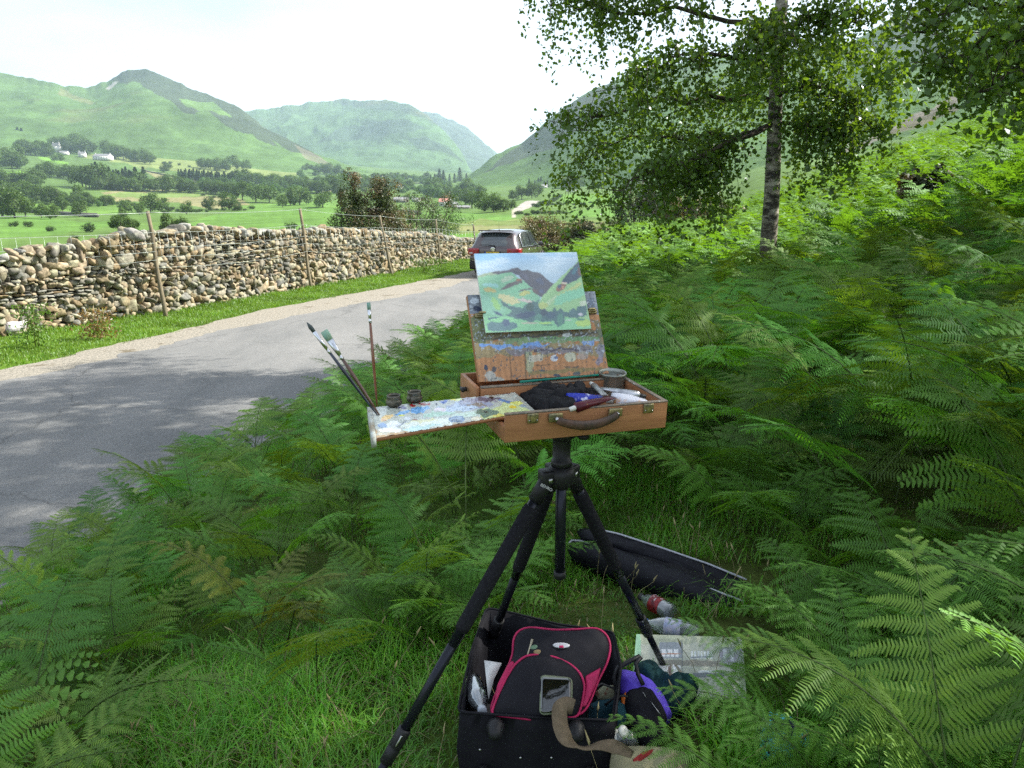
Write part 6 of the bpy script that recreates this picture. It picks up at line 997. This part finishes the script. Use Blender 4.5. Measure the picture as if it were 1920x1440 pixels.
M_nylon = M('black_nylon', (.016, .016, .020), (.010, .010, .013), scale=14, rough=.75, bump=.35, bscale=500, bdist=.0006, spec=.12); M_pink = M('raspberry_piping', C(176, 30, 84), C(150, 22, 70), scale=30, rough=.6, bump=.2); M_navy = M('worn_dark_nylon', (.016, .016, .020), (.010, .010, .014), scale=6, rough=.7, bump=.4, bscale=300, bdist=.0008, spec=.12, wear=((.03, .03, .03), 5, .60))
g0 = GZ(.05, 2.0); ZT = g0+.235
case = tag(empty('wheeled_case', (.05, 1.98, g0)), 'open black wheeled suitcase on the grass under the tripod', 'suitcase'); CO = np.array([.05, 1.98, g0])
def wpt(px, py, z): return np.array(at_z(px, py, z))
top = [wpt(858, 1336, ZT), wpt(1000, 1346, ZT), wpt(1152, 1352, ZT-.02), wpt(1165, 1250, ZT-.01), wpt(1150, 1185, ZT+.0), wpt(1050, 1172, ZT+.01), wpt(960, 1150, ZT+.03), wpt(912, 1140, ZT+.045), wpt(884, 1220, ZT+.02)]
tq = np.array(top+top[:1]); s = np.concatenate([[0], np.cumsum(np.linalg.norm(np.diff(tq, axis=0), axis=1))]); n = 96; tt = np.arange(n)/n*s[-1]; O = np.stack([np.interp(tt, s, tq[:, j]) for j in range(3)], 1); O = (np.roll(O, 1, 0)+2*O+np.roll(O, -1, 0))/4; c = O.mean(0); V = []; hs = [(1.0, 1.0), (1.015, .8), (1.02, .5), (1.015, .2), (.985, .02)]
for sc_, hz_ in hs: X = c+(O-c)*sc_; X[:, 2] = g0+(O[:, 2]-g0)*hz_; X += (fbm(X[:, 0]*9, X[:, 1]*9, X[:, 2]*12, 3, 3)*.007)[:, None]*np.array([1, 1, 0]); V.append(X)
inn = [(.965, 1.0), (.95, .75), (.94, .4), (.92, .06)]
for sc_, hz_ in inn: X = c+(O-c)*sc_; X[:, 2] = g0+(O[:, 2]-g0)*hz_; X += (fbm(X[:, 0]*12, X[:, 1]*12, X[:, 2]*14, 3, 9)*.006)[:, None]*np.array([1, 1, 0]); V.append(X)
V = np.concatenate(V)-CO; F = []; sq = [(1, 0), (2, 1), (3, 2), (4, 3), (0, 5), (5, 6), (6, 7), (7, 8)]
for a, b in sq:
    for k in range(n): F.append((a*n+k, a*n+(k+1) % n, b*n+(k+1) % n, b*n+k))
F4 = np.array(F); me = mobj('shell', V, [F4, np.array([[8*n+k for k in range(n)]])], M_nylon, case, smooth=True)
for k_, (px_, py_) in enumerate(((929, 1364), (1080, 1368))):
    y0 = float(O[:, 1].min())-.004; p = at_depth(px_, py_, y0); m = MB(); Mx = Matrix.Translation(Vector(p-CO)) @ Matrix.Rotation(PI/2+.15, 4, 'X'); m.lathe([(.024, -.01), (.024, .004), (.021, .012), (.017, .028), (.010, .034), (0, .036)], 20, Mx); m.build('moulded_foot', M_black, case, smooth=True)
for px_, py_ in ((900, 1406), (976, 1421), (1034, 1421)):
    p = at_depth(px_, py_, float(O[:, 1].min())-.006); m = MB(); m.blob(p-CO, (.004, .003, .004), amp=0, n=10, m=6); m.build('rivet', M_steel, case, smooth=True)
for px_ in (905, 1105): p = at_depth(px_, 1452, float(O[:, 1].min())-.01); m = MB(); m.tube([p-CO+[-.008, 0, 0], p-CO+[.012, 0, 0]], .022, 16); m.build('wheel', M_black, case)
pipe('rim_piping', O+np.array([0, 0, .002]), .0035, M_nylon, case, CO)
# zipped bag with raspberry piping inside the case
pl_b = plane3((.1, 1.80, ZT-.03), (0, -.62, .80)); bagO = [(917, 1338), (930, 1300), (948, 1262), (963, 1225), (961, 1200), (970, 1182), (992, 1176), (1040, 1182), (1090, 1180), (1122, 1177), (1140, 1192), (1146, 1214), (1138, 1246), (1122, 1275), (1105, 1320), (1090, 1342), (1000, 1346)]
bag = tag(empty('zipped_bag', (.1, 1.9, ZT)), 'dark zipped bag with raspberry piping lying in the open black suitcase', 'bag'); bpy.context.view_layer.update(); b0_, O1, off = soft('bag_body', bagO, pl_b, .030, M_navy, bag, depth=.06, seed=3, wr=.006, rings=12); pipe('piping', O1+np.array(pl_b[1])*.002, .0034, M_pink, bag, off)
pl_c = plane3(Vector(pl_b[0])+pl_b[1]*.026, pl_b[1]); po = [(920, 1340), (932, 1308), (950, 1270), (965, 1246), (985, 1230), (1010, 1227), (1040, 1232), (1068, 1244), (1088, 1262), (1097, 1285), (1092, 1315), (1084, 1345), (1000, 1350)]; pk, O2, off = soft('front_pocket', po, pl_c, .022, M_navy, bag, depth=.02, seed=5, wr=.004); pipe('pocket_piping', O2+np.array(pl_c[1])*.002, .0034, M_pink, bag, off)
soft('side_panel', [(1097, 1268), (1127, 1251), (1120, 1280), (1098, 1325), (1088, 1325), (1099, 1290)], plane3(Vector(pl_b[0])+pl_b[1]*.024, pl_b[1]), .006, M_pink, bag, depth=.004); soft('side_panel', [(952, 1245), (962, 1238), (966, 1246), (940, 1290), (926, 1325), (932, 1285)], plane3(Vector(pl_b[0])+pl_b[1]*.022, pl_b[1]), .006, M_pink, bag, depth=.004)
bd, O3, off = soft('badge', ell(1052.5, 1210, 16.5, 5.2, 20, .03), plane3(Vector(pl_b[0])+pl_b[1]*.031, pl_b[1]), .002, M('silver_badge', (.6, .6, .62), (.45, .45, .48), scale=200, rough=.35, metal=.3), bag, depth=.003, wr=0); soft('badge_mark', [(1049, 1210), (1056, 1210), (1057, 1214.5), (1048, 1214.5)], plane3(Vector(pl_b[0])+pl_b[1]*.0335, pl_b[1]), .0006, M_pink, bd, depth=.001, wr=0)
kn = tag(empty('wooden_tools', to_plane(995, 1225, *pl_c)), 'pale stick and two small oval leaves poking out of the zipped bag pocket', 'stick'); bpy.context.view_layer.update(); ko = np.array(kn.matrix_world.translation); m = MB(); a, b = np.array(to_plane(989, 1228, *pl_c)), np.array(to_plane(998, 1199, *pl_c)); m.tube([a-ko, (a+b)/2-ko, b-ko], [.0022, .0022, .0038], 8); m.build('stick', M('pale_wood', (.42, .38, .28), rough=.6), kn); soft('green_leaf', ell(1001, 1214, 8, 5, 14, -.2), pl_c, .003, M('sage_leaf', C(96, 124, 100), rough=.6), kn, depth=.001, wr=0); soft('tan_leaf', ell(1009, 1223, 9, 5, 14, .1), plane3(Vector(pl_c[0])+pl_c[1]*.003, pl_c[1]), .003, M('tan_leaf', C(140, 122, 88), rough=.6), kn, depth=.001, wr=0)
# phone
pl_p = plane3(Vector(pl_c[0])+pl_c[1]*.028, (0, -.55, .83)); ph = tag(empty('phone', to_plane(1042, 1303, *pl_p)), 'phone with a glossy black screen in a pale case, lying on the zipped bag', 'phone'); bpy.context.view_layer.update(); soft('phone_case', [(1013, 1268), (1020, 1265), (1068, 1270), (1074, 1275), (1073, 1325), (1070, 1335), (1018, 1341), (1011, 1336)], pl_p, .004, M('pale_phone_case', C(120, 128, 106), rough=.3, bump=0), ph, depth=.008, wr=0); soft('screen', [(1015, 1269.5), (1071, 1272), (1071, 1333), (1014, 1338)], plane3(Vector(pl_p[0])+pl_p[1]*.0042, pl_p[1]), .0005, M('screen_glass', (.006, .008, .006), rough=.03, bump=.25, bscale=60, bdist=.0006, spec=1.0, coat=1.0), ph, depth=.001, wr=0)
# bottles
def clear_mat(name, col, a=.25):
    m, nt, out = new_mat(name); g = NT(nt); t = g.n('ShaderNodeBsdfTransparent'); t.inputs[0].default_value = (*col, 1); gl = g.n('ShaderNodeBsdfGlossy', i_Roughness=.08); df = g.n('ShaderNodeBsdfDiffuse'); df.inputs[0].default_value = (.5, .55, .58, 1); fr = g.n('ShaderNodeLayerWeight', i_Blend=.45); mx1 = g.n('ShaderNodeMixShader'); mx1.inputs[0].default_value = a; g.l(t.outputs[0], mx1.inputs[1]); g.l(df.outputs[0], mx1.inputs[2]); mx2 = g.n('ShaderNodeMixShader'); g.l(fr.outputs['Facing'], mx2.inputs[0]); g.l(mx1.outputs[0], mx2.inputs[1]); g.l(gl.outputs[0], mx2.inputs[2]); g.l(mx2.outputs[0], out.inputs[0]); return m
def bottle(cap_end, base_end, r, lab, body, capc, label=None, ribs=4):
    a = np.array(base_end, float); b = np.array(cap_end, float); d = b-a; L = np.linalg.norm(d); R = rot_to(d).to_4x4(); Mx = Matrix.Translation(a) @ R; o = tag(empty('plastic_bottle', M=Mx), lab, 'bottle'); pr = [(0, .004), (r*.7, 0), (r*.97, .008)]+[(r*(1-.05*(k % 2)), .012+k*L*.09) for k in range(1, 7)]+[(r*.98, L*.62), (r*.8, L*.74), (r*.45, L*.86), (r*.36, L*.90), (r*.36, L*.93)]; m = MB(); m.lathe(pr, 24); m.build('bottle_body', body, o, smooth=True); m = MB(); m.lathe([(r*.42, L*.92), (r*.44, L*.93), (r*.44, L*.995), (r*.36, L), (0, L)], 18); m.build('cap', capc, o, smooth=True)
    if label: m = MB(); m.lathe([(r*1.01, L*.32), (r*1.015, L*.33), (r*1.015, L*.60), (r*1.01, L*.61)], 24); lb = m.build('paper_label', label, o, smooth=True)
    return o
M_clear = clear_mat('clear_plastic', (.88, .92, .94), .22); M_bluecap = M('blue_cap', C(96, 140, 220), rough=.4, bump=0)
bottle(to_plane(905, 1334, (0, 1.8, ZT-.01), (0, -.3, 1)), to_plane(884, 1276, (0, 1.9, ZT-.06), (0, -.3, 1)), .029, 'clear water bottle with a white nozzle at the left side of the open suitcase', clear_mat('frosted_plastic', (.6, .64, .66), .25), M('grey_nozzle', (.45, .5, .56), rough=.4, bump=0))
zq = GZ(.7, 2.8)+.035; bottle(wpt(1200, 1118, zq), wpt(1262, 1150, zq), .033, 'dark bottle with a red label lying in the grass by the long black case', clear_mat('smoky_plastic', (.30, .30, .34), .30), M('dark_cap', (.03, .03, .03), rough=.4), M('red_white_label', C(150, 30, 36), C(60, 20, 24), scale=40, rough=.4, bump=0, wear=(C(210, 205, 205), 50, .58)))
bottle(wpt(1206, 1166, zq-.01), wpt(1312, 1188, zq-.01), .034, 'clear water bottle with a pale blue cap lying in the grass above the street picture', M_clear, M_bluecap, M('pale_label', C(190, 185, 200), C(150, 160, 190), scale=60, rough=.4, wear=(C(200, 90, 110), 40, .66)))
m = MB(); pl_w = plane3((0, 1.86, ZT-.02), (.15, -.75, .6)); q_ = [np.array(to_plane(x, y, *pl_w)) for x, y in ((908, 1238), (941, 1243), (927, 1272), (916, 1312))]; nn = np.array(pl_w[1]); m.add([*q_, *[v-nn*.002 for v in q_]], [(0, 3, 2, 1), (4, 5, 6, 7), (0, 1, 5, 4), (1, 2, 6, 5), (2, 3, 7, 6), (3, 0, 4, 7)]); tag(m.build('white_card', M('white_card', (.68, .69, .68), rough=.6, bump=0)), 'blank white card wedged between the bottle and the zipped bag in the suitcase', 'card')
# street picture lying on the grass
zs_ = GZ(.75, 2.45)+.02; pcx = [wpt(1193, 1190, zs_+.05), wpt(1392, 1196, zs_+.05), wpt(1400, 1310, zs_), wpt(1184, 1305, zs_)]; st = tag(empty('street_picture', pcx[3]), 'painted picture of a pale building with windows, lying flat right of the suitcase', 'picture'); nx, ny = 170, 120; A_, B_ = np.meshgrid(np.linspace(0, 1, nx), np.linspace(0, 1, ny), indexing='ij'); PP = bilin(*pcx, A_, B_).reshape(-1, 3); px, py = project(PP); WH = C(226, 228, 230); pat = [(C(166, 172, 150), [(1180, 1185), (1400, 1190), (1400, 1206), (1185, 1210)], 2), (C(150, 190, 160), [(1184, 1190), (1202, 1190), (1200, 1320), (1180, 1320)], 2), (C(150, 156, 162), [(1236, 1205), (1278, 1205), (1278, 1235), (1238, 1236)], 1)]+[(WH, [(1241+k*11, 1218), (1249+k*11, 1218), (1249+k*11, 1226), (1241+k*11, 1226)], .5) for k in range(3)]+[(WH, [(1241+k*8.5, 1228), (1247+k*8.5, 1228), (1247+k*8.5, 1232), (1241+k*8.5, 1232)], .5) for k in range(4)]+[(C(190, 130, 100), [(1239, 1226.5), (1276, 1226), (1276, 1227.5), (1239, 1228)], .3)]+[(C(206, 212, 214), [(1296+k*6, 1222), (1299+k*6, 1222), (1299+k*6, 1236), (1296+k*6, 1236)], .4) for k in range(7)]+[(C(134, 140, 148), [(1294, 1232), (1338, 1231), (1338, 1233), (1294, 1235)], .5), (C(140, 138, 128), [(1240, 1238), (1392, 1240), (1392, 1252), (1240, 1250)], 2), (WH, [(1236, 1248), (1256, 1250), (1262, 1282), (1240, 1275)], 1), (WH, [(1262, 1246), (1276, 1250), (1276, 1284), (1262, 1280)], 1), (C(120, 104, 96), [(1252, 1250), (1258, 1250), (1260, 1270), (1254, 1270)], .8), (C(130, 124, 110), [(1262, 1246), (1268, 1247), (1286, 1270), (1280, 1272)], .8), (C(120, 126, 132), [(1300, 1262), (1360, 1262), (1360, 1270), (1300, 1272)], 1.5), (C(210, 214, 216), [(1310+0, 1258), (1345, 1258), (1345, 1262), (1310, 1262)], 1), (C(96, 104, 112), [(1278, 1200), (1279.5, 1200), (1279.5, 1290), (1278, 1290)], .3), (C(150, 150, 160), [(1350, 1215), (1392, 1215), (1392, 1245), (1350, 1245)], 2), (C(190, 195, 200), [(1356, 1218), (1362, 1218), (1362, 1240), (1356, 1240)], .5), (C(190, 195, 200), [(1370, 1218), (1376, 1218), (1376, 1240), (1370, 1240)], .5)]
cc = paint(px, py, C(176, 180, 166), pat, 1.0, .08, 130, .08); V = PP-pcx[3]; mobj('painted_face', V+np.array([0, 0, .002]), grid_faces(nx, ny)[:, ::-1], M_paint, st, cols=cc); q5 = np.array(pcx)-pcx[3]; V = np.concatenate([q5, q5-[0, 0, .012]]); mobj('board', V, np.array([(0, 3, 2, 1), (4, 5, 6, 7), (0, 1, 5, 4), (1, 2, 6, 5), (2, 3, 7, 6), (3, 0, 4, 7)]), M_cap, st)
# long black padded case behind the tripod, split open along its length
zc = GZ(.7, 3.2)+.02; print('gz', zc, GZ(1.0, 2.8), GZ(.3, 3.4)); lcs = tag(empty('tripod_case', (.7, 3.2, zc)), 'long black padded case with white edging lying unzipped across the grass behind the tripod', 'case'); bpy.context.view_layer.update(); pl1 = plane3((.7, 3.1, zc+.09), (-.12, -.25, 1)); pl2 = plane3((.7, 3.1, zc+.14), (-.10, -.45, .9)); M_pad = M('padded_black_nylon', (.012, .0125, .017), (.008, .008, .012), scale=10, spec=.2, rough=.6, bump=.5, bscale=60, bdist=.003); M_lin = M('dark_lining', (.008, .008, .010), rough=.9); M_edge = M('pale_edging', (.45, .46, .50), (.35, .36, .4), scale=60, rough=.6)
b1_, Oa, off = soft('lower_half', [(1062, 1018), (1075, 1008), (1110, 1020), (1200, 1052), (1300, 1085), (1385, 1120), (1400, 1148), (1350, 1150), (1250, 1112), (1150, 1075), (1085, 1050), (1066, 1040)], pl1, .055, M_pad, lcs, depth=.05, seed=2, wr=.006); b2_, Ob, off = soft('lining', [(1100, 1016), (1160, 1022), (1260, 1052), (1400, 1105), (1400, 1135), (1300, 1098), (1160, 1048)], plane3((.7, 3.1, zc+.125), (-.11, -.35, .95)), .008, M_lin, lcs, depth=.02); b3_, Oc, off = soft('open_flap', [(1078, 990), (1110, 990), (1150, 1000), (1240, 1030), (1345, 1066), (1410, 1095), (1405, 1112), (1320, 1082), (1200, 1042), (1130, 1020), (1085, 1008)], pl2, .022, M_pad, lcs, depth=.03, seed=6, wr=.005)
for name, pts, pl_ in (('edging', [(1128, 994), (1160, 1001), (1240, 1027), (1330, 1058), (1400, 1087)], plane3((.7, 3.1, zc+.160), (-.10, -.45, .9))), ('edging', [(1064, 1022), (1072, 1013), (1090, 1014), (1122, 1026), (1200, 1056), (1290, 1088), (1395, 1128)], plane3((.7, 3.1, zc+.128), (-.12, -.25, 1)))):
    P = [np.array(to_plane(x, y, *pl_)) for x, y in pts]; k = np.linspace(0, len(P)-1, 40); P = np.stack([np.interp(k, np.arange(len(P)), np.array(P)[:, j]) for j in range(3)], 1); pipe(name, P, .0042, M_edge, lcs, off, closed=False)
# soft bags to the right of the suitcase
M_teal = M('dark_teal_fleece', C(22, 62, 64), C(14, 44, 48), scale=12, rough=.95, bump=.8, bscale=90, bdist=.003); M_purple = M('violet_nylon', C(104, 82, 210), C(88, 66, 190), scale=12, rough=.55, bump=.5, bscale=90, bdist=.002)
gb_ = GZ(.5, 2.2)
cl = tag(empty('fleece', (.62, 2.2, gb_)), 'dark green fleece thrown on the ground behind the violet daypack', 'fleece'); bpy.context.view_layer.update(); soft('fleece_cloth', [(1186, 1262), (1195, 1243), (1225, 1240), (1242, 1262), (1258, 1290), (1280, 1280), (1295, 1264), (1312, 1282), (1306, 1306), (1290, 1325), (1262, 1345), (1235, 1330), (1210, 1300)], plane3((.6, 2.15, gb_+.09), (0, -.5, 1)), .05, M_teal, cl, depth=.08, seed=9, wr=.016, rings=14)
tq_ = tag(empty('drawstring_bag', (.4, 2.05, gb_)), 'teal cloth pouch with black cords between the suitcase and the violet daypack', 'pouch'); bpy.context.view_layer.update(); soft('pouch', [(1104, 1322), (1122, 1312), (1150, 1308), (1176, 1318), (1178, 1350), (1160, 1380), (1125, 1390), (1108, 1360)], plane3((.4, 1.95, gb_+.10), (0, -.6, .8)), .045, M('teal_cloth', C(28, 72, 84), C(18, 50, 60), scale=10, rough=.9, bump=.7, bscale=60, bdist=.004), tq_, depth=.08, seed=4, wr=.010, rings=12)
soft('camouflage_flap', [(1116, 1298), (1130, 1286), (1155, 1284), (1162, 1302), (1150, 1316), (1122, 1312)], plane3((.4, 1.98, gb_+.14), (0, -.6, .8)), .012, M('camouflage_cloth', C(128, 128, 104), C(110, 72, 56), scale=30, rough=.9, thr=(.48, .52)), tq_, depth=.02, seed=14)
for pts in ([(1100, 1345), (1106, 1296), (1128, 1282), (1150, 1290), (1160, 1306)], [(1134, 1322), (1152, 1308), (1170, 1304), (1178, 1308)], [(1112, 1330), (1104, 1318), (1098, 1336)]): P = [np.array(to_plane(x, y, (.4, 1.95, gb_+.165), (0, -.6, .8))) for x, y in pts]; pipe('cord', P, .0035, M_black, tq_, np.array([.4, 2.05, gb_]), closed=False)
dp = tag(empty('daypack', (.5, 2.1, gb_)), 'small black and violet daypack lying on its back right of the suitcase', 'daypack'); bpy.context.view_layer.update(); pdp = plane3((.5, 2.0, gb_+.12), (-.1, -.55, .85)); soft('violet_body', [(1152, 1262), (1166, 1254), (1200, 1262), (1225, 1278), (1248, 1310), (1262, 1342), (1225, 1372), (1180, 1340), (1158, 1300)], pdp, .045, M_purple, dp, depth=.10, seed=7, wr=.008, rings=12); soft('black_front', [(1166, 1312), (1180, 1292), (1205, 1284), (1222, 1290), (1240, 1318), (1252, 1346), (1236, 1398), (1216, 1412), (1184, 1392), (1172, 1350)], plane3((.5, 1.98, gb_+.15), (-.1, -.6, .8)), .035, M_nylon, dp, depth=.09, seed=8, wr=.006, rings=12)
soft('orange_gusset', [(1164, 1308), (1174, 1296), (1172, 1322), (1166, 1324)], plane3((.5, 1.98, gb_+.165), (-.1, -.6, .8)), .004, M('orange_nylon', C(190, 96, 24), rough=.6), dp, depth=.004, wr=0)
for nm, pts, r_ in (('shoulder_strap', [(1158, 1306), (1152, 1270), (1158, 1252), (1180, 1240), (1200, 1230)], .007), ('shoulder_strap', [(1206, 1284), (1196, 1264), (1192, 1244), (1202, 1232)], .007), ('zip', [(1205, 1298), (1212, 1308)], .0012), ('zip', [(1222, 1318), (1240, 1342)], .0015)): P = [np.array(to_plane(x, y, (.5, 1.98, gb_+.195 if nm == 'zip' else gb_+.175), (-.1, -.6, .8))) for x, y in pts]; pipe(nm, P, r_, M_black if nm[0] == 's' else M_steel, dp, np.array([.5, 2.1, gb_]), closed=False)
def wide_strap(pts, plane, w, mat, name, parent, off):
    P = np.array([to_plane(x, y, *plane) for x, y in pts]); k = np.linspace(0, len(P)-1, 60); P = np.stack([np.interp(k, np.arange(len(P)), P[:, j]) for j in range(3)], 1)
    for _ in range(6): P[1:-1] = (P[:-2]+2*P[1:-1]+P[2:])/4
    T = np.gradient(P, axis=0); T /= np.linalg.norm(T, axis=1)[:, None]; n = np.array(plane[1]); ph_ = np.interp(np.linspace(0, 1, 60), [0, .1, .45, .58, .68, .85, 1], [.9, .1, .15, 1.1, 1.0, .25, .8]); S = np.cross(T, n); S /= np.linalg.norm(S, axis=1)[:, None]; S = S*np.cos(ph_)[:, None]+n*np.sin(ph_)[:, None]; G = np.stack([P-S*w/2, P, P+S*w/2], 1)-off; m = MB(); m.sheet(G); o = m.build(name, mat, parent, smooth=False); so_ = o.modifiers.new('s', 'SOLIDIFY'); so_.thickness = .002; return o
cb = tag(empty('canvas_bag', (.35, 1.75, gb_)), 'pale canvas shoulder bag with a red mark and a wide khaki strap', 'canvas bag'); bpy.context.view_layer.update(); cbo = np.array([.35, 1.75, gb_]); M_canv = M('pale_canvas', C(150, 146, 116), C(128, 122, 98), scale=8, rough=.9, bump=.5, bscale=200, bdist=.001); M_kh = M('khaki_webbing', C(112, 98, 78), C(96, 84, 66), scale=60, rough=.9, bump=.5, bscale=300, bdist=.0008)
soft('bag_body', [(1148, 1402), (1190, 1398), (1240, 1400), (1290, 1412), (1300, 1500), (1200, 1540), (1150, 1500), (1142, 1440)], plane3((.4, 1.75, gb_+.13), (0, -.35, .93)), .03, M_canv, cb, depth=.12, seed=17, wr=.006, rings=12); soft('red_mark', [(1186, 1424), (1205, 1410), (1226, 1404), (1222, 1412), (1200, 1428), (1188, 1430)], plane3((.4, 1.75, gb_+.162), (0, -.35, .93)), .001, M('red_ink', C(150, 50, 48), rough=.9), cb, depth=.002, wr=0)
wide_strap([(1076, 1326), (1062, 1320), (1048, 1328), (1050, 1362), (1062, 1392), (1095, 1406), (1128, 1398), (1155, 1400), (1186, 1416)], plane3((.3, 1.74, gb_+.245), (0, -.55, .83)), .040, M_kh, 'strap', cb, cbo)
pot = tag(empty('jar_lids', (.42, 1.9, gb_)), 'white plastic lids and a clear jar lying by the foot of the daypack', 'jar lids'); bpy.context.view_layer.update(); plj = plane3((.42, 1.86, gb_+.17), (0, -.6, .8)); soft('white_lid', ell(1154, 1379, 10.5, 13, 18, .1), plj, .006, M_cap, pot, depth=.008, wr=0); soft('white_lid', ell(1170, 1371, 8, 13, 18, -.4), plane3((.42, 1.86, gb_+.182), (.4, -.6, .8)), .006, M_cap, pot, depth=.008, wr=0); soft('clear_jar', [(1146, 1376), (1176, 1366), (1192, 1374), (1200, 1398), (1180, 1404), (1150, 1400)], plane3((.42, 1.86, gb_+.15), (0, -.6, .8)), .03, M_clear, pot, depth=.04, wr=0)
tqb = tag(empty('beach_bag', (.95, 1.95, GZ(.95, 1.95))), 'navy bag with a turquoise pattern, mostly hidden under the bracken at lower right', 'bag'); bpy.context.view_layer.update(); soft('bag_body', [(1432, 1335), (1470, 1340), (1510, 1365), (1530, 1420), (1500, 1450), (1440, 1420), (1425, 1370)], plane3((.95, 1.9, GZ(.95, 1.95)+.14), (0, -.5, .85)), .05, M('turquoise_print', C(24, 30, 62), C(90, 190, 205), scale=26, rough=.7, thr=(.50, .53)), tqb, depth=.12, seed=21, rings=12)
# ================================================================ SKY, SUN, AIR, CAMERA
SUN_AZ, SUN_EL = math.radians(76), math.radians(41)      # azimuth clockwise from the view direction (+Y)
w = bpy.data.worlds.new('World'); SC.world = w; w.use_nodes = True; nt = w.node_tree; nt.nodes.clear(); g = NT(nt)
sky = g.n('ShaderNodeTexSky', sky_type='NISHITA', sun_disc=False, sun_elevation=SUN_EL, sun_rotation=SUN_AZ, air_density=1.0, dust_density=2.5, ozone_density=1.0)
tc = g.n('ShaderNodeTexCoord'); mp = g.n('ShaderNodeMapping'); mp.inputs['Scale'].default_value = (1, 1, 3.5); g.l(tc.outputs['Generated'], mp.inputs[0]); cn = g.n('ShaderNodeTexNoise', i_Scale=2.2, i_Detail=7.0, i_Roughness=.55); g.l(mp.outputs[0], cn.inputs['Vector'])
cr = g.n('ShaderNodeMapRange'); cr.inputs[1].default_value = .38; cr.inputs[2].default_value = .62; cr.inputs[3].default_value = .25; cr.inputs[4].default_value = .65; g.l(cn.outputs['Fac'], cr.inputs[0])
mx = g.n('ShaderNodeMix', data_type='RGBA'); g.l(cr.outputs[0], mx.inputs['Factor']); g.l(sky.outputs[0], mx.inputs[6]); mx.inputs[7].default_value = (5.9, 6.2, 6.5, 1)
bg = g.n('ShaderNodeBackground', i_Strength=.10); g.l(mx.outputs[2], bg.inputs[0]); wo = g.n('ShaderNodeOutputWorld'); g.l(bg.outputs[0], wo.inputs[0])
sl = bpy.data.lights.new('sun', 'SUN'); sl.energy = 5.0; sl.angle = math.radians(.53); sl.color = (1.0, .95, .86); so = bpy.data.objects.new('sun', sl); COLL.objects.link(so)
sd = Vector((math.sin(SUN_AZ)*math.cos(SUN_EL), math.cos(SUN_AZ)*math.cos(SUN_EL), math.sin(SUN_EL))); so.rotation_euler = sd.to_track_quat('Z', 'Y').to_euler()
HAZE = True
if HAZE:
    m = bpy.data.materials.new('valley_air'); m.use_nodes = True; nt = m.node_tree; nt.nodes.clear(); g = NT(nt); out = g.n('ShaderNodeOutputMaterial'); pv = g.n('ShaderNodeVolumePrincipled'); pv.inputs['Color'].default_value = (.66, .84, 1.0, 1); pv.inputs['Density'].default_value = .00012; pv.inputs['Anisotropy'].default_value = .25; g.l(pv.outputs[0], out.inputs['Volume'])
    b = MB(); b.box((600, 3500, 330), (10400, 7600, 800)); hz = b.build('haze', m); tag(hz, kind='stuff'); hz['label'] = 'pale summer haze filling the valley'; hz['category'] = 'haze'
cam = bpy.data.cameras.new('camera'); co = bpy.data.objects.new('camera', cam); COLL.objects.link(co); SC.camera = co; co.location = (0, 0, EYE); co.rotation_euler = (PI/2-PITCH, 0, 0)
cam.sensor_fit = 'HORIZONTAL'; cam.sensor_width = 36; cam.lens = 36*FPX/1920; cam.clip_start = .05; cam.clip_end = 20000
vs = SC.view_settings; vs.view_transform = 'Standard'; vs.look = 'None'; vs.exposure = 1.33; vs.gamma = 1
SC.cycles.max_bounces = 7; SC.cycles.diffuse_bounces = 3; SC.cycles.glossy_bounces = 3; SC.cycles.transmission_bounces = 6; SC.cycles.volume_bounces = 1; SC.cycles.transparent_max_bounces = 6; SC.cycles.use_denoising = False; SC.cycles.sample_clamp_indirect = 6; SC.cycles.caustics_reflective = False; SC.cycles.caustics_refractive = False; SC.cycles.use_adaptive_sampling = True
bpy.context.view_layer.update()
